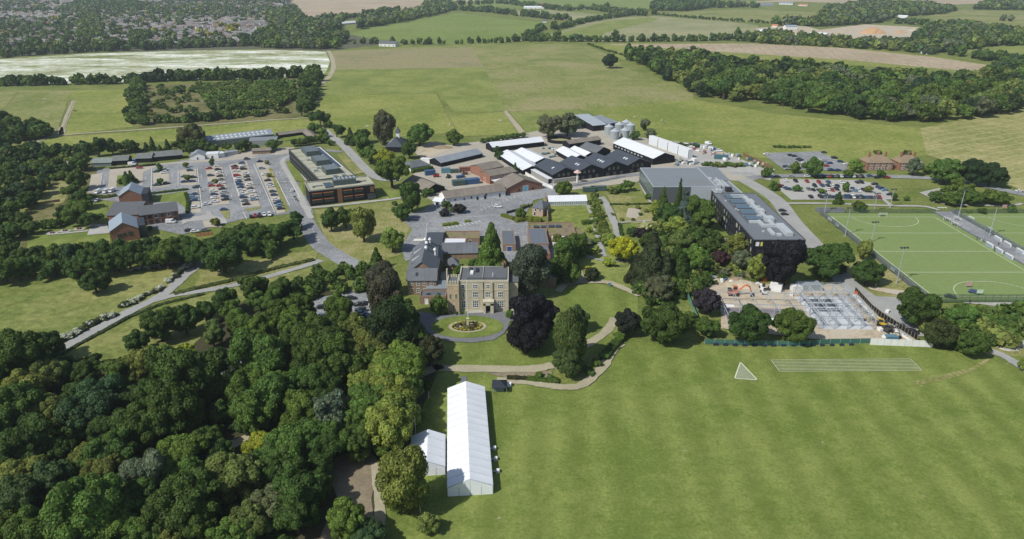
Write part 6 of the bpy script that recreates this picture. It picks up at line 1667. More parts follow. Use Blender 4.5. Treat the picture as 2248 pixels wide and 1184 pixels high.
for k in range(5):
    y = 26 + k * 8.4
    a_ = b.box('solar_array', plain('dark_coping', (.08, .085, .09)), 5.2, 12.6, y, y + 5.6, 10.75, 11.2)
    for i in range(5): MB().hexa([(5.3 + i * 1.46, y + .1, 11.2), (6.6 + i * 1.46, y + .1, 11.2), (6.6 + i * 1.46, y + 5.5, 11.5), (5.3 + i * 1.46, y + 5.5, 11.5)], [(5.3 + i * 1.46, y + .1, 11.25), (6.6 + i * 1.46, y + .1, 11.25), (6.6 + i * 1.46, y + 5.5, 11.55), (5.3 + i * 1.46, y + 5.5, 11.55)]).build('solar_panel', SOL, a_)
for (x0, x1, y0, y1, h) in ((5, 9, 22.3, 23.6, 1.0), (9, 10.2, 16.5, 23.6, 1.2), (10.2, 16, 16.5, 18, 1.2), (15.8, 18.8, 5, 18, 1.6), (14, 15.4, 18, 62, .9), (13, 17, 24, 28, 1.8), (13, 16.5, 36, 40, 1.6), (12, 17, 44, 45.3, 1.0), (12.8, 16, 50, 55, 1.5), (8, 15, 63, 64.2, .9), (8, 15, 60, 61, .7), (10, 11.4, 6, 13, 1.0), (12, 14, 5, 7, .8), (11, 13.4, 30, 31.2, 1.2)):
    b.box('duct', DUCT, x0, x1, y0, y1, 10.75, 10.75 + h)
for (x, y) in ((7, 10), (4.5, 40), (4, 41.5), (2.8, 55)): b.box('roof_cowl', DUCT, x, x + .9, y, y + .9, 10.75, 11.3)
b.box('roof_upstand', plain('dark_coping', (.08, .085, .09)), 4.2, 4.5, 22, 68, 10.75, 11.05)
WY = [plain('lit_blind', (.34, .34, .24)), GLASS, GLASS, glass('pale_reflecting_glass', (.25, .30, .32), .2), GLASS]
for i, z in enumerate((1.2, 4.7, 8.0)):
    for k in range(16):
        b.opening('L', 2.6 + k * 4.2 + (i % 2) * 1.4, z, 1.5 if (k + i) % 3 else 2.6, 2.0, fr=FR_D, gl=WY[(k * 3 + i * 5) % 5], bar=.1)
for (x, w_, gl_) in ((1.8, 1.6, FR_W), (3.6, 1.0, plain('yellow_panel', (.62, .60, .10))), (9.0, 1.4, glass('pale_reflecting_glass', (.25, .30, .32), .2)), (14, 1.6, GLASS), (18, 1.6, GLASS)):
    b.opening('F', x, 8.0, w_, 2.0, fr=FR_D, gl=gl_, bar=.1); b.opening('F', x + 1, 4.4, w_, 2.0, fr=FR_D, gl=GLASS, bar=.1)
# ---- brick cottages, right
for (x0, x1, lab) in ((1067, 1242, 'left one of the pair of brick cottages with hipped brown roof by the golden meadow'), (1287, 1440, 'right one of the pair of brick cottages, half hidden by a tree')):
    b = gable('brick_cottage', lab, 'house', zE(x0, 357), zE(x1, 355), 11, 5.0, 8.6, wall=BRICK, roof=R_THATCH, hip=5, group='brick cottages by the meadow')
    b.row('F', [b.W * f for f in (.15, .38, .62, .85)], .8, 1.6, 1.2, mx=2, bar=.16); b.row('F', [b.W * f for f in (.15, .38, .62, .85)], 3.2, 1.6, 1.1, mx=2, bar=.16)
    b.opening('F', b.W * .5, .1, 1, 2.0, kind='door', gl=FR_D)
    for x in (2.5, b.W - 3.5, b.W / 2): 
        c_ = b.box('chimney', BRICK, x, x + 1.0, 5, 6.2, 6, 10.6); MB().cyl(x + .5, 5.6, 10.6, 11.2, .2).build('chimney_pot', ORANGE, c_)
b = flat('brick_outhouse', 'small brick outhouse between the two cottages', 'outhouse', zE(1247, 350), zE(1280, 350), 6, 3, wall=BRICK, deck=R_FELT, par=.2)
# ---- far buildings
def far_house(A, B, D_, e, r, lab, wall=WHITE_W, roof=None, n=4, **k):
    b = gable('farmhouse' if 'barn' not in lab else 'barn', lab, 'house' if 'barn' not in lab else 'barn', A, B, D_, e, r, wall=wall, roof=roof or R_FELT, **k)
    if n: b.row('F', [b.W * (i + .5) / n for i in range(n)], 1.0, 1.6, 1.4, fr=FR_W)
far_house((832, 102), (868, 103), 14, 4.5, 8, 'long low white house on the far edge of the pinkish field')
far_house((1150, 20), (1212, 20), 18, 4, 8, 'white-walled far house among trees with pale roof', roof=R_WHITE, n=6)
far_house((1165, 14), (1210, 14), 14, 5, 10, 'red-roofed far house above the pale-roofed one', roof=H_ROOF[2])
far_house((744, 56), (790, 52), 16, 3, 6, 'row of pale low buildings by the bare far field', roof=R_WHITE)
far_house((790, 60), (815, 58), 12, 3, 6, 'small pale building right of the low pale row', roof=R_WHITE)
far_house((1665, 14), (1700, 13), 18, 4, 8, 'pale far building left of the orange-roofed one', roof=R_GREY)
far_house((1752, 13), (1772, 14), 12, 3, 6, 'far building with an orange roof near the top edge', roof=plain('orange_roof', (.45, .18, .08)))
far_house((1710, 10), (1740, 11), 16, 4, 8, 'grey far building between the pale and the orange-roofed ones', roof=R_GREY)
far_house((1725, 66), (1750, 66), 18, 6, 9, 'blue-grey workshop at the quarry yard', roof=R_BLUE)
far_house((1694, 60), (1706, 60.5), 10, 3, 6, 'orange-roofed shed at the quarry yard', roof=plain('orange_roof', (.45, .18, .08)), n=0)
far_house((1665, 74), (1690, 75), 16, 4, 7, 'white shed at the left of the quarry yard', roof=R_WHITE, n=0)
far_house((1775, 80), (1812, 82), 20, 4, 7, 'white caravan-like shed in the middle of the quarry yard', roof=R_WHITE, n=0)
far_house((1828, 86), (1848, 90), 14, 4, 7, 'small white shed left of the sand heap', roof=R_WHITE, n=0)
far_house((2015, 78), (2042, 80), 20, 6, 10, 'tall pale silo shed at the right of the quarry', roof=R_WHITE, n=0)
far_house((2012, 116), (2035, 120), 10, 4, 7, 'white house half hidden by trees at the track end', n=2)
far_house((2196, 138), (2204, 139), 8, 4, 7, 'tiny white building above the right end of the wood', n=0)
far_house((1970, 40), (1990, 41), 12, 4, 7, 'pale barn far beyond the quarry', roof=R_WHITE, n=0)
far_house((1190, 50), (1200, 50), 8, 3, 6, 'small dark-roofed barn by the far hedge', n=0)
F([(1660, 62), (1760, 56), (1800, 66), (1850, 60), (1900, 54), (2050, 62), (2040, 84), (1980, 92), (1940, 98), (1840, 90), (1740, 88), (1660, 82)], G_SAND, 5, 'quarry')
def heap(name, u, v, rx, ry, h, mat, lab, seed):
    x, y = g((u, v)); rr = random.Random(seed)
    m = MB(); n = 14
    rings = [[(rx * f * math.cos(2 * math.pi * k / n) * rr.uniform(.85, 1.1), ry * f * math.sin(2 * math.pi * k / n) * rr.uniform(.85, 1.1), h * hz * rr.uniform(.9, 1.08)) for k in range(n)] for f, hz in ((1, 0), (.7, .42), (.38, .8))]
    for a, c in zip(rings[:-1], rings[1:]):
        for k in range(n): m.face([a[k], a[(k + 1) % n], c[(k + 1) % n], c[k]])
    for k in range(n): m.face([rings[-1][k], rings[-1][(k + 1) % n], (0, 0, h)])
    o = m.build(name, mat, None, (x, y, 0)); tag(o, lab, 'heap'); return o
heap('sand_heap', 1916, 73, 27, 22, 11, plain('orange_sand', (.44, .27, .14), .95, .15, .1), 'big orange cone of sand in the distant quarry', 1)
heap('sand_heap', 1976, 72, 12, 12, 4, plain('orange_sand', (.44, .27, .14)), 'small darker heap right of the big orange sand cone', 2)
heap('sand_heap', 2020, 68, 26, 16, 6, G_SAND, 'low pale heap at the right end of the quarry', 3)
heap('soil_heap', *zH(440, 195)[:2], 8, 5, 2.2, G_SAND, 'long sandy soil heap beside the orange excavator', 4)
heap('soil_heap', *zP(330, 110)[:2], 5, 4, 2.4, plain('brown_spoil', (.26, .20, .13), .95, .25), 'brown earth heap above the orange excavator', 5)
heap('rubble_heap', *zH(2190, 560)[:2], 6, 4, 1.6, plain('grey_rubble', (.36, .34, .30), .95, .3, 1.5), 'heap of pale branches and rubble at the right edge', 6)
heap('rubble_heap', *zH(2150, 600)[:2], 4.5, 2.6, 1.2, plain('grey_rubble', (.36, .34, .30)), 'low pale heap below the rubble heap at the right edge', 7)
heap('soil_heap', *zC(720, 360)[:2], 9, 6, 1.8, plain('brown_spoil', (.26, .20, .13)), 'brown brush heap above the long dark barn', 8)
# ------------------------------------------------------------------ marquees
MQ = plain('marquee_pvc', (0.76, 0.78, 0.80), 0.45, 0.07, 0.25)
MQ2 = plain('marquee_wall_pvc', (0.76, 0.78, 0.80), 0.5, 0.03, 0.3)
SEAM = plain('marquee_seam', (0.48, 0.50, 0.53), 0.6, 0.05)
def marquee(label, A, B, D, bays, eave, ridge, W=None, annex=False):
    b = Bld('marquee', label, 'marquee', A, B, W)
    W = b.W; b.D = D
    rp_ = random.Random(3)
    L = D / bays
    for k in range(bays):
        y0, y1 = k * L + .05, (k + 1) * L - .05
        for sd_ in (0, 1):
            n = 5
            m = MB()
            sag = rp_.uniform(.03, .10)
            def P(f, t_):
                x = (W / 2) * f if sd_ == 0 else W - (W / 2) * f
                return (x + (-.12 * (1 - f) if sd_ == 0 else .12 * (1 - f)), y0 + (y1 - y0) * t_, eave + (ridge - eave) * f - sag * math.sin(math.pi * t_) * (1 - .4 * f))
            for i in range(n):
                for j in range(3):
                    q = [P(i / n, j / 3), P((i + 1) / n, j / 3), P((i + 1) / n, (j + 1) / 3), P(i / n, (j + 1) / 3)]
                    m.face(q)
            m.build('roof_panel', MQ, b.root)
            x = 0 if sd_ == 0 else W
            MB().box(x - .03, x + .03, y0, y1, 0, eave - .08).build('side_wall_panel', MQ2, b.root)
    for k in range(bays + 1):
        y = k * L
        m = MB()
        for x0, x1 in ((0, W / 2), (W, W / 2)):
            sgn = -1 if x0 == 0 else 1
            m.hexa([(x0 + sgn * .12, y - .05, eave - .1), (x0 + sgn * .12, y + .05, eave - .1), (x1, y + .05, ridge - .1), (x1, y - .05, ridge - .1)],
                   [(x0 + sgn * .12, y - .05, eave + .035), (x0 + sgn * .12, y + .05, eave + .035), (x1, y + .05, ridge + .035), (x1, y - .05, ridge + .035)])
        for x in (0, W): m.box(x - .07, x + .07, y - .07, y + .07, 0, eave)
        m.build('frame_arch', SEAM, b.root)
    for y, sgn in ((0, 0), (D, 0)):
        n = 4
        for k in range(n):
            x0, x1 = W * k / n + .04, W * (k + 1) / n - .04
            MB().box(x0, x1, y - .04 if y else -.10, y + .10 if y else .04, 0, eave - .15).build('end_wall_panel', MQ2, b.root)
        for k in (0, 1):
            x0, x1 = (.05, W / 2 - .02) if k == 0 else (W - .05, W / 2 + .02)
            yy = -.05 if y == 0 else D + .05
            MB().hexa([(x0, yy - .02, eave - .12), (x1, yy - .02, eave - .12), (x1, yy - .02, ridge - .12)], [(x0, yy + .02, eave - .12), (x1, yy + .02, eave - .12), (x1, yy + .02, ridge - .12)]).build('gable_panel', MQ2, b.root)
    return b
big = marquee('long white marquee with a ridged panelled roof on the near lawn', zL(987, 880), zL(1308, 862), 44.5, 15, 2.75, 5.0)
MB().box(big.W / 2 + .2, big.W / 2 + 2.2, 44.6, 46.2, 0, 3.0).build('entrance_porch', MQ2, big.root)
bw = Vector(g(zL(968, 724)))
A2 = bw + Vector((-9.0 * math.cos(.085), -9.0 * math.sin(.085)))
marquee('smaller white marquee joined to the left side of the long one, half behind a tree', unproj(*A2), unproj(*bw), 13.5, 4, 2.6, 4.6)
for k, (x, y, lab) in enumerate(((1320, 545, 'topmost'), (1329, 620, 'middle'), (1343, 708, 'lowest'))):
    o = thing('heater_unit', f'small white heater box on the grass right of the long marquee, {lab} of three', 'heater', g(zL(x, y)), .05, 'heater boxes beside the marquee')
    MB().box(-.42, .42, -.42, .42, .08, 1.0).build('casing', MQ, o); MB().box(-.3, .3, -.45, -.41, .25, .8).build('grille', STEEL, o); MB().box(-.36, .36, -.36, .36, 0, .08).build('base', FR_D, o)
    MB().bar((-.42, 0, .5), (-1.3, 0, .5), .16, n=8).build('hose', SEAM, o)
gz = thing('gazebo', 'black pointed gazebo with a small stall on the lawn above the marquee', 'gazebo', g(zL(1356, 118)))
TARP = plain('black_canvas', (0.022, 0.028, 0.038), 0.7, 0.15)
m = MB()
e = 2.3
for a, c in (((-e, -e), (e, -e)), ((e, -e), (e, e)), ((e, e), (-e, e)), ((-e, e), (-e, -e))):
    m.face([(*a, 2.2), (*c, 2.2), (0, 0, 3.6)]); m.face([(*a, 1.95), (*c, 1.95), (*c, 2.2), (*a, 2.2)])
m.build('canopy', TARP, gz)
for a in ((-e, -e), (e, -e), (e, e), (-e, e)): MB().box(a[0] * .97 - .04, a[0] * .97 + .04, a[1] * .97 - .04, a[1] * .97 + .04, 0, 2.2).build('leg', STEEL, gz)
ct_ = thing('stall_counter', 'grey counter standing under the black gazebo', 'counter', g(zL(1350, 122)))
MB().box(-1.5, 1.5, -.7, .4, 0, 1.05).build('body', plain('grey_green_canvas', (.16, .21, .20)), ct_); MB().box(-1.6, 1.6, -.8, .5, 1.05, 1.12).build('top', STEEL, ct_)
bx_ = thing('storage_box', 'white box beside the black gazebo', 'box', g(zL(1425, 92)))
MB().box(-.6, .6, -.5, .5, 0, 1.2).build('body', MQ, bx_); MB().box(-.65, .65, -.55, .55, 1.2, 1.3).build('lid', MQ2, bx_)
for (x0, y0, y1, lab) in ((760, 470, 305, 'thin white post in the grass left of the long marquee'), (851, 180, 130, 'thin white post beside the dark shrubbery at the lawn edge'), (790, 1000, 890, 'thin pole beside the big light green tree'), ):
    x, y = g(zL(x0, y0)); h = 2
    while unproj(x, y, h)[1] > zL(0, y1)[1]: h += .1
    o = thing('post', lab, 'post', (x, y)); MB().cyl(0, 0, 0, h, .07, .05).build('shaft', FR_W, o)

# ------------------------------------------------------------------ cars
PAINT = {'w': (.72, .72, .71), 's': (.36, .38, .40), 'g': (.15, .16, .17), 'k': (.018, .019, .022), 'b': (.03, .065, .15), 'l': (.16, .27, .36), 'r': (.34, .025, .02), 'n': (.04, .07, .07)}
PNAME = {'w': 'white', 's': 'silver', 'g': 'grey', 'k': 'black', 'b': 'blue', 'l': 'light blue', 'r': 'red', 'n': 'dark teal'}
TYRE = plain('tyre_rubber', (.02, .02, .02), .9, .1); CGL = glass('car_glass', (.02, .025, .03), .05)
def paint(k):
    n = 'car_paint_' + PNAME[k].replace(' ', '_')
    if n in MATS: return MATS[n]
    m, t, b = new_mat(n)
    b.inputs['Base Color'].default_value = (*PAINT[k], 1)
    b.inputs['Roughness'].default_value = .35
    b.inputs['Coat Weight'].default_value = .6
    b.inputs['Coat Roughness'].default_value = .08
    MATS[n] = m
    return m
def loft(secs, cap=True):
    """secs: list of cross-sections (lists of points)"""
    m = MB(); n = len(secs[0])
    for s in secs: m.v += [tuple(p) for p in s]
    for i in range(len(secs) - 1):
        for j in range(n):
            k = (j + 1) % n
            m.f.append((i * n + j, i * n + k, (i + 1) * n + k, (i + 1) * n + j)); m.m.append(0)
    m.f.append(tuple(range(n))[::-1]); m.m.append(0); o = (len(secs) - 1) * n; m.f.append(tuple(range(o, o + n))); m.m.append(0)
    return m
def car_body(kind):
    # stations along x: (x, half width, sill z, shoulder z)
    if kind == 'van': st = [(-2.45, .86, .45, 1.0), (-2.4, .93, .35, 1.15), (1.6, .95, .32, 1.15), (2.2, .92, .35, 1.05), (2.5, .82, .42, .8)]
    elif kind == 'suv': st = [(-2.2, .80, .5, .9), (-2.1, .90, .38, 1.02), (.9, .92, .36, 1.02), (1.9, .90, .38, .96), (2.22, .78, .45, .78)]
    else: st = [(-2.1, .74, .45, .74), (-1.98, .85, .32, .88), (.8, .87, .30, .90), (1.75, .84, .32, .78), (2.1, .70, .40, .60)]
    return loft([[(x, -w, z0), (x, -w, (z0 + z1) / 2 + .08), (x, -w * .92, z1), (x, w * .92, z1), (x, w, (z0 + z1) / 2 + .08), (x, w, z0)] for x, w, z0, z1 in st])
def car_cabin(kind):
    if kind == 'van': r = ((-2.4, 1.15), (-2.38, 1.98), (1.25, 2.02), (1.95, 1.15)); w0, w1 = .88, .80
    elif kind == 'suv': r = ((-2.05, 1.02), (-1.85, 1.58), (.35, 1.62), (1.05, 1.02)); w0, w1 = .82, .66
    else: r = ((-1.75, .88), (-1.15, 1.38), (.15, 1.42), (1.0, .88)); w0, w1 = .78, .60
    (x0, z0), (x1, z1), (x2, z2), (x3, z3) = r
    g_ = MB(); g_.hexa([(x0, -w0, z0 - .02), (x3, -w0, z3 - .02), (x3, w0, z3 - .02), (x0, w0, z0 - .02)], [(x1, -w1, z1 - .04), (x2, -w1, z2 - .04), (x2, w1, z2 - .04), (x1, w1, z1 - .04)])
    rf = MB(); rf.hexa([(x1 - .05, -w1 - .03, z1 - .06), (x2 + .05, -w1 - .03, z2 - .06), (x2 + .05, w1 + .03, z2 - .06), (x1 - .05, w1 + .03, z1 - .06)], [(x1 + .05, -w1 + .08, z1 + .02), (x2 - .1, -w1 + .08, z2 + .02), (x2 - .1, w1 - .08, z2 + .02), (x1 + .05, w1 - .08, z1 + .02)])
    if kind == 'van': rf.box(-2.42, .6, -.9, .9, 1.1, 1.95)
    for s in (-1, 1):
        for xa, za, xb, zb in ((x0, z0, x1, z1), (x3, z3, x2, z2)): rf.bar((xa, s * w0, za), (xb, s * w1, zb - .03), .05)
    return g_, rf
wheel = MB()
cs = [(math.cos(2 * math.pi * k / 10) * .32, math.sin(2 * math.pi * k / 10) * .32) for k in range(10)]
wheel.hexa([(x, -.11, z) for x, z in cs], [(x, .11, z) for x, z in cs])
WHEEL = wheel.mesh('wheel', TYRE)
CARM = {}
def car(x, y, rz, colour, kind, label, group=None, name=None, z=0.3):
    key = (colour, kind)
    if key not in CARM:
        g_, rf = car_cabin(kind)
        CARM[key] = (car_body(kind).mesh('body', paint(colour)), g_.mesh('windows', CGL), rf.mesh('roof', paint(colour)))
    body, win, rf = CARM[key]
    t_ = thing(name or ('parked_van' if kind == 'van' else 'parked_car'), label, 'van' if kind == 'van' else 'car', (x, y, z), rz, group)
    place('body', body, t_); place('windows', win, t_); place('roof', rf, t_)
    for sx in (-1.32, 1.3):
        for sy in (-1, 1): place('wheel', WHEEL, t_, (sx * (1.15 if kind == 'van' else 1), sy * .78, .32))
    return t_
rc = random.Random(77)
def car_list(pts, where, group, ang, order='from the top', zf=None):
    """pts: (pixel, colour); labels say colour, kind and place in the row"""
    n_ = len(pts)
    for k, (p, c) in enumerate(pts):
        x, y = g(p)
        kind = 'suv' if rc.random() < .35 else 'car'
        a = ang(x, y) if callable(ang) else ang
        car(x, y, a + rc.choice([0, math.pi]) + rc.uniform(-.03, .03), c, kind, f"{PNAME[c]} car, {ordinal(k + 1)} {order} of {where}", group)
AN = math.radians(20)
LG = 'cars parked in the left car park'
def L_(s): return [(zB(float(a), float(b)), c) for a, b, c in (q.split(',') for q in s.split())]
car_list(L_('20,550,b 100,558,k 22,600,b 95,595,b'), 'the leftmost short group of the left car park', LG, AN)
car_list(L_('130,650,n 110,715,b 105,745,l 110,772,b 125,838,w'), 'the 1st full column, left car park', LG, AN)
car_list(L_('250,475,r 265,540,n 272,610,s 275,636,r 290,685,w 297,716,b 300,748,w 303,785,w'), 'the 2nd full column, left car park', LG, AN)
car_list(L_('328,450,w 333,485,k 345,512,w 350,546,n 357,580,g 367,610,w 350,637,r 370,665,k 383,700,s 393,732,b 400,765,k'), 'the 3rd full column, left car park', LG, AN)
car_list(L_('485,455,k 493,474,r 503,498,w 510,543,r 518,572,w 525,598,b 535,624,b 545,650,b 552,677,w 565,712,w 570,745,b 580,777,g 593,808,k'), 'the 4th full column, left car park', LG, AN)
car_list(L_('552,425,b 563,450,w 570,480,k 592,525,w 600,552,n 608,582,n 622,625,w 630,660,g 645,695,w 658,735,w 668,765,l'), 'the 5th full column, left car park', LG, AN)
car_list(L_('740,475,l 768,530,w 792,586,k 812,625,s 825,642,w 842,690,n 855,722,b 870,765,w 885,795,b 897,822,l 915,850,k'), 'the right-hand column, left car park', LG, AN)
car_list(L_('640,922,k 680,915,r 720,915,k 765,905,w 812,905,w'), 'the bottom row of the left car park', LG, math.pi / 2 + AN, 'from the left')
for (x, y, c, a, lab) in ((600, 385, 'k', .1, 'black car driving at the top of the left car park'), (720, 408, 'k', .1, 'black car at the top right of the left car park'), (230, 808, 'w', .5, 'small white car alone in a lane of the left car park'), (388, 858, 'b', .2, 'silver-blue car at the lower edge of the left car park, beside the verge'), (1020, 682, 'w', 1.9, 'white car waiting at the kerb beside the black campus block'), (120, 1062, 'w', .3, 'white car behind the brown fence above the grove'), (215, 1050, 'g', .3, 'grey car right of the white one above the grove'), (1490, 560, 'g', .3, None)):
    if lab: p = g(zB(x, y)); car(p[0], p[1], a, c, 'car', lab)
for (x, y, c, lab) in ((1755, 968, 'k', 'dark car at the left end of the row below the brick wing'),):
    p = g(zA(x, y)); car(p[0], p[1], .4, c, 'car', lab)
for k, (x, y) in enumerate(((912, 612), (985, 608), (1042, 600))):
    p = g(zA(x, y)); car(p[0], p[1], -math.pi / 2, 'w', 'van', f"white van parked behind the left brick complex, {('left', 'middle', 'right')[k]} of three", 'white vans behind the brick complex')
p = g(zA(1590, 890)); car(p[0], p[1], .12, 'w', 'van', 'white minibus in front of the brick side wing', name='minibus')
for (x, y, k) in ((860, 690, 'left'), (905, 688, 'right')):
    p = g(zA(x, y)); car(p[0], p[1], -math.pi / 2, 's', 'car', f'{k} one of two pale cars half under the trees by the brick complex')
p = g(zA(1230, 352)); car(p[0], p[1], .1, 'w', 'van', 'white van before the blue sheet between the dark huts')
p = g(zA(1297, 385)); car(p[0], p[1], .1, 'r', 'car', 'dark red car in the gravel bay below the dark huts')
car_list([(zA(1450, 420), 'n'), (zA(1535, 402), 'w'), (zA(1522, 430), 'w'), (zA(1455, 545), 'n'), (zA(1545, 528), 'k')], 'the island by the small street trees', LG, AN)
car_list([(zA(1765, 408), 'n')], 'the empty island left of the full rows', LG, AN)
# right car parks
RG = 'cars parked in the right car parks'
row1 = [(zE(725 + 20.5 * k, 403 + .2 * k), c) for k, c in enumerate('kgkgrkgkwkbkwkgk')]
car_list(row1, 'the long roadside row', RG, math.pi / 2, 'from the left')
for (x, y, c, lab) in ((455, 407, 'k', 'black car alone on the road at the left of the roadside row'), (550, 403, 's', 'silver car on the road left of the white one'), (662, 404, 'w', 'white car just left of the long roadside row'), (1088, 402, 'b', 'blue car just right of the long roadside row'), (1138, 411, 'k', 'black car right of the blue one by the road'), (1205, 411, 'r', 'red car at the right end by the road near the cottages'), (2110, 505, 'w', 'white car driving on the road at the right edge'), (490, 640, 'k', 'black car tucked beside the long black building, upper'), (505, 665, 'k', 'black car tucked beside the long black building, lower')):
    p = g(zE(x, y)); car(p[0], p[1], .1, c, 'car', lab)
def E_(s): return [(zE(float(a), float(b)), c) for a, b, c in (q.split(',') for q in s.split())]
car_list(E_('510,434,w 580,437,k 658,440,r 740,447,r 802,445,b 885,443,w 910,444,w 1000,445,k 1030,445,k'), 'the top row of the middle car park', RG, math.pi / 2, 'from the left')
car_list(E_('512,487,b 535,491,n 562,493,l 668,491,g 700,497,k 738,499,k 798,493,w 830,499,r 860,492,k 972,491,b 985,503,l 1010,503,w 1045,497,k'), 'the middle row of the middle car park', RG, math.pi / 2, 'from the left')
car_list(E_('710,470,k 760,467,b 800,467,k 832,471,w 862,471,k'), 'the short upper-middle row of the middle car park', RG, math.pi / 2, 'from the left')
car_list(E_('1120,458,k 1148,478,b 1168,488,b 1188,499,l 1225,528,k'), 'the slanting row right of the middle car park'.replace('slanting row right of', 'slanting row by'), RG, .2)
car_list(E_('682,545,k ' + ' '.join(f'{750 + 20 * k},{545 + .2 * k},{c}' for k, c in enumerate('kgbnkbkgnbkwkgkbbkgkr'))), 'the bottom row of the middle car park', RG, math.pi / 2, 'from the left')
car_list(E_('545,259,k 572,265,k 600,286,k 617,295,k 775,239,n 845,277,k 885,302,b 812,314,b 790,332,r 822,360,b 870,362,b 380,252,w 515,340,k 640,310,w 926,320,w 745,290,w 770,300,s 527,352,s'), 'the upper right car park', RG, .15, 'as counted')
# by the mansion
def K_(s): return [(zK(float(a), float(b)), c) for a, b, c in (q.split(',') for q in s.split())]
car_list(K_('222,258,k 487,238,k 525,232,k 572,218,w 500,280,k 507,300,l 505,322,b 525,345,b 210,325,w 215,352,b 222,375,k 230,412,w 430,192,k 600,240,w'), 'the small car park left of the mansion', 'cars in the small car park left of the mansion', .15)
p = g(zC(1240, 915)); car(p[0], p[1], -.25, 'w', 'car', 'white car alone in the marked car park behind the mansion')
for (x, y, c, lab) in ((1772, 280, 'k', 'black car on the pale road below the left pitch'), (1925, 250, 'b', 'blue car parked against the pitch fence at the right'), (1460, 470, 'g', 'dark grey car half under the trees by the site drive'), (1530, 505, 'k', 'black car under the trees by the site drive'), (2235, 385, 'k', 'black car at the right edge of the pale road')):
    p = g(zH(x, y)); car(p[0], p[1], -.6, c, 'car', lab, z=.36)
for k, (x, y, c) in enumerate(((215, 95, 'w'), (285, 85, 'k'), (350, 80, 'k'), (395, 80, 'b'), (345, 155, 'r'), (310, 125, 'w'), (620, 110, 's'), (690, 145, 's'), (720, 165, 'b'), (795, 185, 'w'), (600, 60, 'w'))):
    p = g(zQ(x, y)); car(p[0], p[1], -.4, c, 'suv' if k % 2 else 'van' if c == 'w' else 'car', f'{PNAME[c]} vehicle in the storage yard behind the grey hall, {ordinal(k + 1)} along its top edge', 'vehicles in the storage yard')
p = g(zA(630, 480)); car(p[0], p[1], 1.0, 'w', 'van', 'white van half under the trees on the left track', name='parked_van')
p = g(zA(660, 335)); car(p[0], p[1], 1.3, 'w', 'van', 'white caravan-like van among the left scrub trees')
# ------------------------------------------------------------------ containers, tractor, site kit
def container(p, L, Wd, h, rz, mat, label, cat='container', name='container'):
    x, y = g(p)
    t_ = thing(name, label, cat, (x, y, .15), rz)
    MB().box(-L / 2, L / 2, -Wd / 2, Wd / 2, .1, h).build('body', mat, t_)
    m = MB()
    n = int(L / .8)
    for k in range(n + 1):
        xx = -L / 2 + L * k / n
        m.box(xx - .05, xx + .05, -Wd / 2 - .06, -Wd / 2, .1, h); 
    tag(m.build('corrugation', mat, t_), kind='stuff')
    MB().box(-L / 2 - .05, L / 2 + .05, -Wd / 2 - .08, Wd / 2 + .08, h, h + .08).build('roof', mat, t_)
    MB().box(L / 2, L / 2 + .06, -Wd / 2 + .1, Wd / 2 - .1, .2, h - .1).build('door', mat, t_)
    return t_
TEAL = plain('teal_paint', (.06, .14, .16)); BLU = plain('blue_container_paint', (.05, .10, .20)); GRN = plain('green_container_paint', (.06, .10, .09)); LBL = plain('pale_blue_paint', (.10, .20, .26)); RUS = plain('rust_paint', (.20, .08, .06))
container(zC(757, 592), 5.6, 3, 3.0, 0.1, LBL, 'pale blue container at the top of the farm yard')
container(zC(838, 592), 5.2, 2.6, 2.2, 0.2, GRN, 'dark green container right of the pale blue one')
container(zC(940, 575), 8, 3, 2.4, 0.2, RUS, 'long rust-red container at the top of the farm yard')
container(zC(610, 612), 6.4, 3.0, 3.0, .35, BLU, 'dark blue container beside the red machine in the yard')
container(zC(875, 706), 7.5, 4.0, 3.0, .33, GRN, 'long dark green container behind the white farm building')
container(zC(1000, 692), 8.5, 4.0, 3.0, .33, BLU, 'blue container end to end with the long dark green one')
container(zC(585, 500), 9, 3, 2.8, -.45, WHITE_W, 'white cabin at the left end of the long dark barn')
container(zD(560, 765), 7, 3, 2.4, .1, GRN, 'green skip below the black barns, left one')
container(zD(650, 755), 9, 3, 2.4, .1, GRN, 'long green container below the black barns, right one')
container(zC(890, 640), 5, 2.2, 1.6, .5, BLU, 'small blue trailer in the middle of the farm yard', 'trailer', 'trailer')
container(zQ(825, 320), 9, 3.5, 2.6, -.2, TEAL, 'teal container in the storage yard behind the grey hall')
container(zP(1205, 205), 9, 4.5, 2.7, .08, SIL, 'grey double site cabin under the trees at the building site', 'cabin', 'site_cabin')
container(zP(1050, 225), 4, 3, 2.6, .1, WHITE_W, 'small white site cabin left of the double grey one', 'cabin', 'site_cabin')
container(zP(800, 215), 4.5, 3, 2.8, -.5, WHITE_W, 'white open-fronted cabin near the excavator', 'cabin', 'site_cabin')
container(zP(2225, 815), 4, 2, 1.2, 0, LBL, 'pale blue skip behind the white hoarding', 'skip', 'skip')
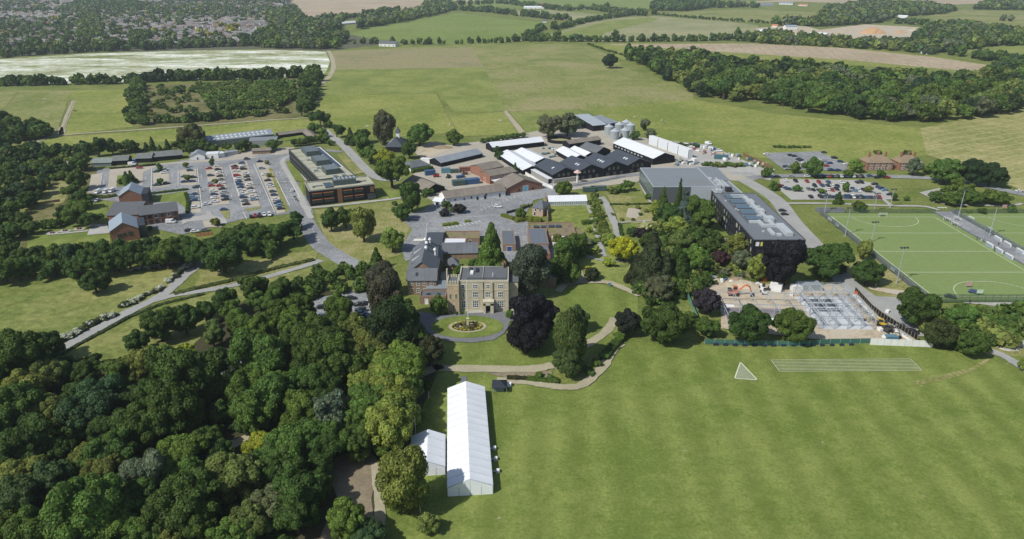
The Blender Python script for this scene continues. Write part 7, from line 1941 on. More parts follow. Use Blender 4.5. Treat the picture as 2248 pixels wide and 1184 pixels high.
for k in range(60):
    u = rc.uniform(0, 1); x = 380 + (1650 - 380) * u; y = 190 + 330 * u + rc.uniform(-110, 30)
    if k < 22: x, y = rc.uniform(0, 400), rc.uniform(345, 440)
    col = rc.choice([WHITE_W, STEEL, SIL, LBL, BRICK, G_SAND, WHITE_W, GRN])
    o = thing('stacked_materials', None, 'pallet', (*g(zQ(x, y)), .18), rc.uniform(0, 3), 'stacks of building material in the storage yard')
    l, w_, h = rc.uniform(1.2, 3.6), rc.uniform(1, 2), rc.uniform(.8, 2.2)
    MB().box(-l / 2, l / 2, -w_ / 2, w_ / 2, .15, h).build('load', col, o); MB().box(-l / 2 - .1, l / 2 + .1, -w_ / 2 - .1, w_ / 2 + .1, 0, .15).build('pallet', CEDAR, o)
    TREES.setdefault('stacks of building material in the storage yard', []).append((o, *g(zQ(x, y)), {id(WHITE_W): 'white', id(STEEL): 'grey', id(SIL): 'grey', id(LBL): 'pale blue', id(BRICK): 'reddish', id(G_SAND): 'sandy', id(GRN): 'green'}.get(id(col), 'grey'), 'stack'))
for k in range(14):
    x, y = rc.uniform(100, 420), rc.uniform(410, 470)
    if k > 6: x, y = rc.uniform(700, 1180) * .9, rc.uniform(300, 440)
    pt = zD(rc.uniform(180, 320), rc.uniform(355, 450)) if k < 9 else zC(rc.uniform(1650, 1750), rc.uniform(370, 430))
    col = rc.choice([LBL, G_SAND, WHITE_W, TEAL])
    o = thing('stacked_materials', None, 'pallet', (*g(pt), .12), rc.uniform(0, 3), 'crates in the courtyard behind the black barns')
    l, h = rc.uniform(1.2, 3), rc.uniform(.8, 1.6)
    MB().box(-l / 2, l / 2, -.8, .8, .15, h).build('load', col, o); MB().box(-l / 2 - .1, l / 2 + .1, -.9, .9, 0, .15).build('pallet', CEDAR, o)
    TREES.setdefault('crates in the courtyard behind the black barns', []).append((o, *g(pt), {id(WHITE_W): 'white', id(LBL): 'pale blue', id(G_SAND): 'sandy', id(TEAL): 'teal'}.get(id(col), 'grey'), 'stack'))
# wall of concrete blocks / hoarding at the storage yard and the pale screen wall
def wall_line(name, label, cat, pts, h, th, mat, post=None, step=None, pmat=None, rail=None, z=0.0, pw=.12, netname='panel'):
    P = [Vector(g(p)) for p in pts]
    o0 = P[0]
    t_ = thing(name, label, cat, (o0.x, o0.y, z))
    for a, c in zip(P[:-1], P[1:]):
        d = (c - a); L = d.length; d.normalize(); n = Vector((-d.y, d.x)) * th / 2
        N = max(1, round(L / step)) if step else 1
        for k in range(N):
            s, e = a + d * (L * k / N) - o0, a + d * (L * (k + 1) / N) - o0
            s2, e2 = s + d * .05, e - d * .05
            if mat: 
                q = [s2 - n, e2 - n, e2 + n, s2 + n]
                MB().hexa([(p.x, p.y, .05) for p in q], [(p.x, p.y, h) for p in q]).build(netname, mat, t_)
            if post: MB().box(s.x - pw / 2, s.x + pw / 2, s.y - pw / 2, s.y + pw / 2, 0, post).build('post', pmat or mat, t_)
        if rail:
            for zr in rail: MB().bar((a.x - o0.x, a.y - o0.y, zr), (c.x - o0.x, c.y - o0.y, zr), .035).build('rail', pmat or mat, t_)
    e = P[-1] - o0
    if post: MB().box(e.x - pw / 2, e.x + pw / 2, e.y - pw / 2, e.y + pw / 2, 0, post).build('post', pmat or mat, t_)
    return t_
wall_line('panel_fence', 'brown boarded fence sloping along the top of the storage yard', 'fence', [zQ(1215, 262), zQ(1700, 495)], 2.4, .15, CEDAR, 2.5, 3.0, FR_D)
wall_line('screen_wall', 'long pale concrete screen wall right of the plant deck', 'wall', [zQ(1000, 610), zQ(1400, 615)], 2.6, .25, plain('pale_concrete', (.42, .43, .42)), None, 6)
NET = wire_mesh('green_netting', (.05, .16, .13), .72)
wall_line('site_fence', 'green netted site fence along the top of the near lawn', 'fence', [zH(195, 572), zH(450, 580), zH(800, 588), zH(1000, 572), zH(1256, 568)], 2.0, .04, NET, 2.1, 3.4, STEEL, netname='net_panel')
for k in range(15):
    x = 265 + 62 * k
    o = thing('fence_ballast', f'dark ballast block at the foot of the green site fence, {ordinal(k + 1)} from the left', 'block', g(zH(x, 574 + 8 * math.sin(k / 5))), 0, 'ballast blocks along the green site fence')
    MB().box(-.7, .7, -.9, -.3, .05, .75).build('block', plain('navy_block', (.02, .03, .06)), o); MB().box(-.9, .9, -1.0, .1, 0, .05).build('foot', FR_D, o)
wall_line('hoarding', 'long white hoarding at the right end of the green site fence', 'hoarding', [zH(1256, 578), zH(1660, 594)], 2.5, .1, WHITE_W, None, 2.4)
wall_line('site_fence', 'green netted fence running up between the garden trees and the building site', 'fence', [zG(1480, 1190), zG(1420, 1050), zG(1370, 930), zG(1340, 880)], 2.0, .04, wire_mesh('teal_netting', (.08, .28, .22), .8), 2.1, 3.4, STEEL, netname='net_panel')
wall_line('hoarding', 'dark hoarding with pale blocks curving along the site drive', 'hoarding', [zP(1780, 232), zP(1870, 330), zP(1980, 450), zP(2100, 545), zP(2248, 640), zH(1480, 500), zH(1560, 552)], 2.1, .12, BLACKB, 2.2, 1.6, plain('brown_post', (.22, .17, .10)), pw=.25)
for k in range(26):
    f = k / 26; pts = [zP(1790, 270), zP(1960, 470), zP(2200, 640), zH(1540, 560)]
    s = f * 3; i = min(2, int(s)); q = s - i
    pp = (pts[i][0] + (pts[i + 1][0] - pts[i][0]) * q - 2, pts[i][1] + (pts[i + 1][1] - pts[i][1]) * q + 3)
    o = thing('concrete_block', f'pale concrete block inside the dark hoarding, {ordinal(k + 1)} from the top', 'block', (*g(pp), .1), -.8, 'concrete blocks inside the dark hoarding')
    MB().box(-.55, .55, -.35, .35, 0, .75).build('block', WHITE_W, o); MB().box(-.2, .2, -.1, .1, .75, .85).build('lifting_eye', STEEL, o)
wall_line('panel_fence', 'orange-brown fence above the grove below the left car park', 'fence', [zA(1825, 1015), zA(1975, 1000)], 1.8, .1, plain('orange_wood', (.40, .20, .09)), 1.9, 1.8, FR_D)
wall_line('garden_wall', 'dark garden wall along the left edge of the walled garden', 'wall', [zG(75, 60), zG(95, 290)], 3.0, .5, BRICK_B, None, 8)
wall_line('garden_wall', 'dark wall at the foot of the car park behind the small slate house', 'wall', [zC(1320, 975), zC(1440, 945), zC(1560, 900)], 1.6, .4, FR_D, None, 6)
wall_line('estate_wall', 'low brown wall on the left edge of the dry track', 'wall', [zA(225, 750), zA(400, 715), zA(560, 690)], 1.6, .4, BRICK_B, None, 5)
wall_line('low_wall', 'low pale wall with steps along the lower side of the black barns', 'wall', [zD(410, 720), zD(640, 680), zD(900, 630)], 1.2, .3, plain('pale_concrete', (.42, .43, .42)), None, 5)
wall_line('white_wall', 'low white wall beside the white-roofed sheds leading to the brick barn', 'wall', [zC(1480, 600), zC(1640, 700), zC(1750, 745), zC(1780, 720)], 2.0, .3, WHITE_W, None, 5)
wall_line('fence', 'green garden trellis fence before the buff island in the left car park', 'fence', [zB(45, 910), zB(165, 900)], 1.3, .05, None, 1.3, 1.0, STEEL, (.3, .7, 1.1), pw=.06)
for (pts, lab) in (([(1104, 246), (1143, 300)], 'post and rail fence on the left side of the twin track in the pasture'), ([(1113, 243), (1158, 297)], 'post and rail fence on the right side of the twin track in the pasture'), ([(958, 207), (985, 262), (1008, 296)], 'dark post and rail fence between the two pastures above the farm'),
                   ([(985, 254), (1104, 247)], 'cross fence of the small pasture left of the twin track'), ([(1270, 241), (1300, 262)], 'fence sloping down to the grain barn'), ([(1118, 247), (1272, 240)], 'cross fence of the pasture right of the twin track'),
                   ([(122, 297), (156, 222)], 'fence on the left side of the paddock track'), ([(136, 296), (163, 222)], 'fence on the right side of the paddock track'), ([(150, 253), (294, 249)], 'cross fence of the left paddock'), ([(2, 250), (40, 203)], 'fence of the far left paddock'), ([(0, 224), (155, 222)], 'long cross fence of the left paddocks'),
                   ([(0, 332), (130, 302), (300, 290), (460, 278), (640, 264)], 'long field fence below the paddocks'), ([(880, 306), (1000, 303), (1110, 300), (1160, 298)], 'fence along the bottom of the pasture above the farm')):
    wall_line('field_fence', lab, 'fence', pts, 0, .05, None, 1.3, 9, plain('old_wood', (.16, .13, .09)), (.6, 1.15), pw=.2)
# ------------------------------------------------------------------ steel frame
GS = plain('grey_primed_steel', (.36, .39, .42), .6, .08)
def frame_building(label, A, B, D, h, nx, ny, W=None, roof=True, floor=WHITE_W, slab_h=.5):
    b = Bld('steel_frame', label, 'steel frame', A, B, W)
    W = b.W; b.D = D
    MB().box(0, W, 0, D, 0, slab_h).build('floor_slab', floor, b.root)
    for i in range(nx + 1):
        for j in range(ny + 1):
            if 0 < i < nx and 0 < j < ny and (i + j) % 2: continue
            x, y = W * i / nx, D * j / ny
            MB().box(x - .11, x + .11, y - .11, y + .11, slab_h, h).build('column', GS, b.root)
    for j in range(ny + 1):
        y = D * j / ny
        MB().box(0, W, y - .09, y + .09, h - .3, h).build('beam', GS, b.root)
    for i in range(nx + 1):
        x = W * i / nx
        MB().box(x - .09, x + .09, 0, D, h - .29, h - .01).build('beam', GS, b.root)
        m = MB()
        if roof:
            MB().box(x - .1, x + .1, 0, D, h - 1.5, h - 1.3).build('lower_chord', GS, b.root)
            n = ny * 2
            for k in range(n):
                y0, y1 = D * k / n, D * (k + 1) / n
                m.bar((x, y0, h - (1.4 if k % 2 else .2)), (x, y1, h - (.2 if k % 2 else 1.4)), .07)
            tag(m.build('lattice', GS, b.root), kind='stuff')
    for j in (0, ny):
        y = D * j / ny
        MB().bar((0, y, .5), (W / nx, y, h - .3), .06).build('brace', GS, b.root); MB().bar((W / nx, y, .5), (0, y, h - .3), .06).build('brace', GS, b.root)
        MB().bar((W, y, .5), (W - W / nx, y, h - .3), .06).build('brace', GS, b.root)
    for j in range(ny):
        if j % 2 == 0:
            y0, y1 = D * j / ny, D * (j + 1) / ny
            for x in (0, W): MB().bar((x, y0, .5), (x, y1, h - .3), .06).build('brace', GS, b.root)
            MB().bar((0, y0, h - .1), (W / nx, y1, h - .1), .06).build('brace', GS, b.root); MB().bar((W, y0, h - .1), (W - W / nx, y1, h - .1), .06).build('brace', GS, b.root)
    for (x0, y0, x1, y1) in ((0, 0, W, 0), (W, 0, W, D), (0, D, W, D)):
        for z in (h + .5, h + 1.0): MB().bar((x0, y0, z), (x1, y1, z), .04).build('guard_rail', GS, b.root)
        for k in range(9): MB().bar((x0 + (x1 - x0) * k / 8, y0 + (y1 - y0) * k / 8, h), (x0 + (x1 - x0) * k / 8, y0 + (y1 - y0) * k / 8, h + 1.0), .035).build('guard_post', GS, b.root)
    return b
PF = plain('pale_floor_deck', (.52, .54, .55), .6, .12, .2)
b = frame_building('tall right part of the grey steel frame under construction', zP(1360, 700), zP(2010, 705), 27, 5.6, 4, 5, floor=PF)
for k in range(3): b.box('dark_deck', plain('wet_deck', (.10, .12, .13)), 2.5, b.W - 5, 14 + k * 4, 16.6 + k * 4, .5, .56)
b = frame_building('long lower left part of the grey steel frame behind two trees', zP(215, 665), zP(1335, 690), 21, 4.4, 5, 2, roof=False, floor=G_SAND)
b.box('floor_deck', plain('grey_floor_deck', (.22, .20, .21), .8, .3), 1, b.W - 1, 1, 15, .5, .54)
b.box('white_pad', WHITE_W, 13.5, 18, 4, 8, .545, .6); b.box('white_pad', WHITE_W, 3, 6, 15.5, 18, .545, .6); b.box('red_hatch', RUS, 14.5, 16.5, 10, 11.4, .545, .7)
# excavators
def excavator(p, rz, mat, label, s=1.0):
    t_ = thing('excavator', label, 'excavator', (*g(p), .15), rz)
    for y in (-1, 1): MB().hexa([(-1.5, y * .95 - .25, .05), (1.5, y * .95 - .25, .05), (1.5, y * .95 + .25, .05), (-1.5, y * .95 + .25, .05)], [(-1.7, y * .95 - .25, .75), (1.7, y * .95 - .25, .75), (1.7, y * .95 + .25, .75), (-1.7, y * .95 + .25, .75)]).build('track', FR_D, t_)
    bd = MB().box(-1.7, 1.0, -1.15, 1.15, .85, 1.7).build('body', mat, t_)
    MB().box(-1.7, -.6, -1.1, 1.1, 1.7, 2.1).build('counterweight', FR_D, bd)
    cb = MB().box(0, 1.2, .1, 1.1, 1.7, 2.8).build('cab', CGL, t_); MB().box(-.05, 1.25, .05, 1.15, 2.8, 2.9).build('cab_roof', mat, cb)
    MB().bar((.9, -.3, 1.5), (3.4, -.3, 3.9), .28).bar((3.4, -.3, 3.9), (4.6, -.3, 3.5), .24).build('boom', mat, t_)
    MB().bar((4.5, -.3, 3.7), (5.6, -.3, 1.2), .2).build('arm', mat, t_)
    MB().hexa([(5.2, -.8, .3), (6.0, -.8, .2), (6.0, .2, .2), (5.2, .2, .3)], [(5.3, -.8, 1.2), (6.2, -.8, 1.0), (6.2, .2, 1.0), (5.3, .2, 1.2)]).build('bucket', FR_D, t_)
    t_.scale = (s, s, s)
    return t_
EXO = plain('orange_machine_paint', (.52, .11, .03), .5, .1); EXY = plain('yellow_machine_paint', (.50, .34, .04), .5, .1)
excavator(zP(275, 275), -.15, EXO, 'orange excavator with raised boom on the sandy building site', 1.25)
excavator(zP(2110, 650), 2.6, EXY, 'yellow excavator at the right of the steel frame', 1.0)
excavator(zP(2180, 730), -1.2, plain('dark_machine_paint', (.06, .055, .05)), 'dark brown machine with its arm down right of the steel frame', .95)
def dumper(p, rz, mat, lab, name='dumper', cat='dumper'):
    t_ = thing(name, lab, cat, (*g(p), .15), rz)
    MB().box(-1.8, .3, -.8, .8, .6, 1.3).build('body', mat, t_)
    MB().hexa([(.4, -.7, .7), (1.6, -.7, .7), (1.6, .7, .7), (.4, .7, .7)], [(.2, -1.0, 1.5), (2.2, -1.0, 1.5), (2.2, 1.0, 1.5), (.2, 1.0, 1.5)]).build('skip', mat, t_)
    MB().box(-1.0, -.2, -.5, .5, 1.3, 2.6).build('cab', CGL, t_)
    for sx in (-1.2, 1.1):
        for sy in (-.9, .9): w_ = place('wheel', WHEEL, t_, (sx, sy, .45)); w_.scale = (1.4, 1.4, 1.4)
dumper(zP(640, 200), 1.6, WHITE_W, 'white dumper left of the open-fronted white cabin')
dumper(zP(655, 255), 1.6, WHITE_W, 'second white dumper just below the first beside the cabin')
dumper(zC(665, 632), .3, plain('red_machine_paint', (.40, .04, .03)), 'red tractor beside the dark blue container', 'tractor', 'tractor')
dumper(zC(780, 640), 1.2, FR_D, 'small black loader in the middle of the farm yard', 'loader', 'loader')
dumper(zC(930, 610), .4, RUS, 'rusty trailer near the rust-red container', 'trailer', 'trailer')
for (x, y, lab) in ((660, 100, 'orange bin at the edge of the building site under the copper beech'),):
    o = thing('bin', lab, 'bin', (*g(zP(x, y)), .1)); MB().box(-.8, .8, -.6, .6, 0, 1.3).build('body', EXO, o); MB().box(-.85, .85, -.65, .65, 1.3, 1.45).build('lid', EXO, o)
for k, (x, y, l, c) in enumerate(((30, 65, 3.0, SIL), (180, 90, 2.2, LBL), (130, 100, 4.0, WHITE_W), (250, 125, 1.2, WHITE_W), (530, 150, 1.6, WHITE_W), (575, 150, 1.4, WHITE_W), (720, 210, 2.4, FR_D), (2085, 715, 1.8, WHITE_W), (2150, 805, 2.0, WHITE_W), (1790, 265, 1.6, EXO), (2180, 490, 1.6, WHITE_W), (990, 285, 1.6, WHITE_W))):
    o = thing('stacked_materials', None, 'pallet', (*g(zP(x, y)), .15), k * .7, 'stacks of material on the building site')
    MB().box(-l / 2, l / 2, -.6, .6, .12, .9 + .1 * (k % 4)).build('load', c, o); MB().box(-l / 2 - .1, l / 2 + .1, -.7, .7, 0, .12).build('pallet', CEDAR, o)
    TREES.setdefault('stacks of material on the building site', []).append((o, *g(zP(x, y)), {id(WHITE_W): 'white', id(SIL): 'grey', id(LBL): 'pale blue', id(FR_D): 'black', id(EXO): 'orange'}[id(c)], 'stack'))
# ------------------------------------------------------------------ hockey pitch furniture
def at_pitch(x, y): return pitch_pt(x, y)
GREENF = plain('green_fence_paint', (.05, .13, .08), .6, .1)
def pitch_fence(label, pts, h, mat_c, pm, cover=.35, step=3.0):
    P = [unproj(*pitch_pt(*p)) for p in pts]
    return wall_line('pitch_fence', label, 'fence', P, h, .03, wire_mesh('pitch_mesh_%d' % int(cover * 100) + pm.name, mat_c, cover), h, step, pm, (h,), pw=.1, netname='mesh_panel')
pitch_fence('grey mesh fence on the left side of the left hockey pitch', [(-4, -6), (-4, PL + 5)], 3.0, (.14, .16, .19), plain('grey_fence_paint', (.16, .18, .20)), .45)
pitch_fence('green mesh fence along the far end of the left hockey pitch', [(9, -6), (PW + 3.5, -6)], 2.6, (.06, .10, .07), GREENF, .30)
pitch_fence('high green mesh fence along the near end of the hockey pitches', [(-4, PL + 5), (X2 + 30, PL + 5)], 3.6, (.06, .14, .08), GREENF, .30)
pitch_fence('grey mesh fence between the path and the right hockey pitch', [(X2 - 4, -9), (X2 - 4, PL + 5)], 2.6, (.14, .16, .19), plain('grey_fence_paint', (.16, .18, .20)), .45)
pitch_fence('low grey fence between the left hockey pitch and the path', [(PW + 3.5, -6), (PW + 3.5, PL + 5)], 1.2, (.16, .18, .19), plain('grey_fence_paint', (.16, .18, .20)), .4)
pitch_fence('dark mesh fence along the far end of the right hockey pitch', [(X2 - 4, -6), (X2 + 60, -6)], 2.6, (.05, .09, .06), GREENF, .35)
st_ = thing('terrace_steps', 'grey concrete terrace steps behind the far left corner of the pitch', 'steps', (*pitch_pt(2, -8), 0), math.atan2(PX.y, PX.x))
for k in range(4): MB().box(-6, 9, k * 1.1, (k + 1) * 1.1, 0, .4 + k * .4).build('step', plain('dark_concrete', (.15, .16, .165)), st_)
def mast(p, top, lab):
    x, y = g(p); h = 10
    while unproj(x, y, h)[1] > top: h += .2
    t_ = thing('floodlight_mast', lab, 'floodlight', (x, y), .1, 'floodlight masts of the hockey pitches')
    MB().cyl(0, 0, 0, h, .22, .11, 8).build('mast', STEEL, t_)
    MB().box(-1.5, 1.5, -.08, .08, h - .2, h).build('cross_arm', STEEL, t_)
    for k in (-1.3, 0, 1.3):
        MB().hexa([(k - .4, -.5, h + .0), (k + .4, -.5, h), (k + .4, .4, h + .25), (k - .4, .4, h + .25)], [(k - .4, -.5, h + .2), (k + .4, -.5, h + .2), (k + .4, .4, h + .45), (k - .4, .4, h + .45)]).build('floodlight', FR_D, t_)
    MB().box(-.4, .4, -.4, .4, 0, .25).build('base', STEEL, t_)
for (bx0, by0, tx0, lab) in ((1270, 1130, 890, 'floodlight mast nearest the camera on the left side of the left pitch'), (1098, 850, 738, 'floodlight mast halfway along the left side of the left pitch'), (920, 805, 618, 'floodlight mast on the far left side of the left pitch'), (778, 652, 545, 'floodlight mast at the far left corner of the left pitch'), (1690, 690, 490, 'tall floodlight mast on the path between the pitches, farther one'), (1903, 815, 605, 'tall floodlight mast on the path between the pitches, nearer one'), (1116, 640, 555, 'thin floodlight mast at the far end of the left pitch'), (1228, 610, 530, 'thin mast beside the path behind the left pitch')):
    mast(zE(bx0, by0), zE(0, tx0)[1], lab)
def goal(x, y, rz, lab, w_=3.66, h=2.14, mat=FR_W, d=1.3, z=.3):
    t_ = thing('hockey_goal', lab, 'goal', (*pitch_pt(x, y), z), rz)
    MB().bar((-w_ / 2, 0, 0), (-w_ / 2, 0, h), .07).bar((w_ / 2, 0, 0), (w_ / 2, 0, h), .07).bar((-w_ / 2, 0, h), (w_ / 2, 0, h), .07).build('front_frame', mat, t_)
    MB().bar((-w_ / 2, 0, h), (-w_ / 2, d, h * .8), .05).bar((w_ / 2, 0, h), (w_ / 2, d, h * .8), .05).bar((-w_ / 2, d, 0), (-w_ / 2, d, h * .8), .05).bar((w_ / 2, d, 0), (w_ / 2, d, h * .8), .05).bar((-w_ / 2, d, h * .8), (w_ / 2, d, h * .8), .05).build('back_frame', mat, t_)
    MB().face([(-w_ / 2, d, 0), (w_ / 2, d, 0), (w_ / 2, d, h * .8), (-w_ / 2, d, h * .8)]).face([(-w_ / 2, 0, h), (w_ / 2, 0, h), (w_ / 2, d, h * .8), (-w_ / 2, d, h * .8)]).build('net', wire_mesh('goal_net', (.5, .55, .52), .35), t_)
    MB().box(-w_ / 2, w_ / 2, d - .1, d, 0, .46).build('backboard', FR_D, t_)
rzp = math.atan2(PX.y, PX.x)
goal(PW / 2, -.2, rzp, 'white goal on the far back line of the left hockey pitch')
for (x, y, a, m_, lab) in ((-3, 7, 1.57, FR_W, 'white goal stored at the far left side line'), (-3, 16, 1.57, LBL, 'pale green goal stored farther down the left side line'), (-2.9, PL * .745, 1.57, LBL, 'pale green goal stored near the near end of the left side line'), (PW + 2.2, 7, -1.2, FR_W, 'white goal stored by the low fence, farther one'), (PW + 2.2, 14, -1.2, FR_W, 'white goal stored by the low fence, nearer one'), (PW + 8, 6, -1.2, FR_W, 'white goal standing on the path between the pitches'), (X2 - 2, 6, 1.57, FR_W, 'white goal at the far left side line of the right pitch'), (X2 - 2, 22, 1.57, LBL, 'pale green goal at the left side line of the right pitch'), (PW + 2.4, PL * .74, -1.4, FR_W, 'white goal near the right edge of the photo beside the left pitch')):
    goal(x, y, a, lab, mat=m_)
WB = plain('blue_seat', (.05, .13, .38))
for (x, y, c, lab) in ((PW + 2.6, 42, WB, 'white dugout with blue seats, farthest of three'), (PW + 2.6, 49, WB, 'white dugout with blue seats, middle of three'), (PW + 2.6, 56, WB, 'white dugout with blue seats, nearest of three'), (X2 - 6, 34, STEEL, 'grey shelter by the right pitch fence, farther one'), (X2 - 6, 41, RUS, 'shelter with a pinkish back by the right pitch fence, middle one'), (X2 - 6, 50, STEEL, 'white shelter by the right pitch fence, nearer one')):
    t_ = thing('dugout', lab, 'dugout', (*pitch_pt(x, y), .3), rzp - math.pi / 2)
    MB().box(-2.2, 2.2, -.8, -.72, 0, 1.7).build('back', wire_mesh('clear_panel', (.5, .55, .6), .5), t_); MB().box(-2.3, 2.3, -.8, .1, 1.7, 1.76).build('roof', WHITE_W, t_)
    for s in (-2.2, 2.12): MB().box(s, s + .08, -.7, .3, 0, 1.7).build('side', MQ2, t_)
    MB().box(-2.3, 2.3, -.7, -.2, .4, .5).build('seat', c, t_); MB().box(-2.3, 2.3, -.78, -.7, .5, 1.2).build('seat_back', c, t_)
for (p, lab, c) in ((zE(1046, 622), 'white notice board behind the far end of the left pitch', WHITE_W), (zR(993, 1040), 'pinkish banner on the near fence of the left pitch', plain('pink_banner', (.50, .30, .27))), (zR(1125, 1130), 'small pale board beside the blue car at the near fence', plain('pale_green_board', (.5, .62, .5))), (zR(1420, 110), 'pale pink board behind the right pitch', plain('pink_banner', (.50, .30, .27)))):
    t_ = thing('notice_board', lab, 'board', (*g(p), .3)); MB().box(-1.2, 1.2, -.05, .05, .8, 2.4).build('board', c, t_)
    for s in (-1.0, 1.0): MB().box(s - .04, s + .04, .05, .13, 0, 2.3).build('post', STEEL, t_)
gt = thing('gate', 'pale metal gate at the top of the path between the pitches', 'gate', (*pitch_pt(PW + 9, -10), .2), rzp)
for s in (-2.5, -.8, .9, 2.6): MB().box(s - .06, s + .06, -.06, .06, 0, 2.4).build('post', STEEL, gt)
MB().box(-2.5, 2.6, -.04, .04, 1.9, 2.3).build('top_rail', WHITE_W, gt)
# ------------------------------------------------------------------ hedges
def hedge(pts, wd, h, col, label, name='hedge', size=.14, dens=26, world=False, cat='hedge', kind=None):
    P = [Vector(g(p)) for p in pts]
    o0 = P[0]; rng = np.random.default_rng(len(label))
    V, C = [], []
    core = MB()
    for a, c in zip(P[:-1], P[1:]):
        d = c - a; L = d.length; d.normalize(); n = Vector((-d.y, d.x))
        q = [a - n * wd * .42 - o0, c - n * wd * .42 - o0, c + n * wd * .42 - o0, a + n * wd * .42 - o0]
        core.hexa([(p.x, p.y, 0) for p in q], [(p.x, p.y, h * .9) for p in q])
        N = int(L * (wd + 2 * h) * dens)
        t_ = rng.random(N) * L
        s = rng.random(N) * (wd + 2 * h)
        off = np.where(s < h, -wd / 2, np.where(s < h + wd, s - h - wd / 2, wd / 2))
        zz = np.where(s < h, s, np.where(s < h + wd, h, 2 * h + wd - s))
        nn = np.stack([np.where(s < h, -n.x, np.where(s < h + wd, 0, n.x)), np.where(s < h, -n.y, np.where(s < h + wd, 0, n.y)), np.where((s >= h) & (s < h + wd), 1, 0.15)], 1)
        wob = 1 + .18 * np.sin(t_ * 1.7) * np.cos(t_ * .6 + 1)
        Pn = np.stack([a.x - o0.x + d.x * t_ + n.x * off * wob, a.y - o0.y + d.y * t_ + n.y * off * wob, zz * wob], 1)
        nn = nn + rng.normal(size=(N, 3)) * .5; nn /= np.linalg.norm(nn, axis=1)[:, None]
        A = np.cross(nn, rng.normal(size=(N, 3))); A /= np.linalg.norm(A, axis=1)[:, None]
        B = np.cross(nn, A); sz = size * rng.uniform(.6, 1.4, N)[:, None]
        V.append(np.stack([Pn - A * sz - B * sz * .6, Pn + A * sz * .7 - B * sz, Pn + A * sz + B * sz * .6, Pn - A * sz * .6 + B * sz], 1).reshape(-1, 3))
        tv = rng.uniform(.7, 1.3, N); C.append(np.stack([tv, tv, tv], 1))
    V = np.concatenate(V); C = np.concatenate(C); nq = len(V) // 4
    off = len(V)
    V = np.concatenate([V, np.array(core.v)])
    Q = np.concatenate([np.arange(nq * 4).reshape(nq, 4), np.array(core.f) + off])
    C = np.concatenate([C, np.full((len(core.f), 3), .7)])
    o = place(name, mesh_np(name, V, Q, np.zeros((0, 3), int), C, LEAF), None, (o0.x, o0.y, 0))
    o.color = (*col, 1)
    return tag(o, label, cat, kind=kind)
YH = (.17, .20, .025)
hedge([zC(1275, 995), zC(1390, 1030)], 2.2, 1.6, YH, 'clipped yellow-green hedge at the corner of the back car park, left one')
hedge([zC(1400, 1050), zC(1500, 1035), zC(1645, 1050)], 3.4, 2.0, YH, 'thick clipped yellow-green hedge below the small slate house')
hedge([zC(1455, 925), zC(1540, 905)], 2.2, 1.5, YH, 'short yellow-green hedge left of the small slate house')
hedge([zC(725, 1088), zC(800, 1080), zC(870, 1070)], 2.0, 1.4, C_GY, 'green hedge on the island of the striped parking bays')
hedge([zC(930, 1052), zC(985, 1048)], 1.6, 1.0, C_GY, 'short low hedge right of the striped bay island')
hedge([zG(415, 310), zG(520, 300), zG(620, 285)], 2.6, 1.8, C_GM, 'green garden hedge crossing the straight garden paths')
hedge([zG(530, 180), zG(560, 260)], 3.4, 1.6, (.10, .15, .03), 'shrub border between the two garden paths', 'shrub_border')
hedge([zG(560, 60), zG(500, 50)], 3.0, 2.0, (.09, .10, .035), 'shrub border at the right end of the glasshouse', 'shrub_border')
hedge([zG(670, 130), zG(800, 130), zG(1000, 128), zG(1060, 122)], 1.0, 1.0, C_GD, 'low dark hedge across the top of the garden')
hedge([zG(600, 320), zG(650, 430), zG(680, 520)], 3.5, 1.8, (.11, .15, .03), 'shrub border right of the straight garden path', 'shrub_border')
hedge([zG(760, 310), zG(780, 420)], 1.6, 1.0, C_GD, 'low hedge beside the wide garden path')
hedge([zA(1020, 390), zA(1240, 372), zA(1450, 350)], 1.4, 1.2, (.09, .09, .045), 'thin straggly hedge below the dark huts')
hedge([zA(1385, 625), zA(1560, 605), zA(1750, 582)], 1.4, 1.2, C_GM, 'low hedge above the small lawn beside the brick complex')
hedge([zA(830, 645), zA(960, 660), zA(1085, 640)], 2.4, 1.6, C_GO, 'olive hedge before the three white vans')
hedge([zA(1725, 620), zA(1750, 700), zA(1740, 800)], 1.6, 1.2, C_GD, 'dark hedge on the right side of the small lawn')
hedge([zC(440, 590), zC(540, 575), zC(625, 555)], 3.4, 2.2, C_GM, 'green hedge before the low slate shed')
hedge([zK(1555, 765), zK(1700, 770)], 1.6, 1.0, (.05, .055, .02), 'low dark clipped hedge beside the sandy path')
hedge([zK(1700, 768), zK(1850, 785), zK(1930, 790)], 2.2, .9, C_GM, 'ragged green border along the sandy path', 'shrub_border')
hedge([(1325, 790), (1345, 765), (1365, 745)], 3.0, 1.6, C_GD, 'dark hedge sloping up between the two sandy paths')
hedge([zI(1190, 395), zI(1400, 345), zI(1600, 300), zI(1900, 215), zI(2150, 160)], 2.6, .7, (.10, .13, .035), 'rough grassy bank above the right-hand path', 'grass_bank', .2, 9, kind='stuff')
hedge([zI(400, 820), zI(640, 685), zI(900, 545), zI(1100, 465), zI(1400, 395)], 1.6, .5, (.07, .10, .03), 'rough grass edge below the left path', 'grass_bank', .2, 9, kind='stuff')
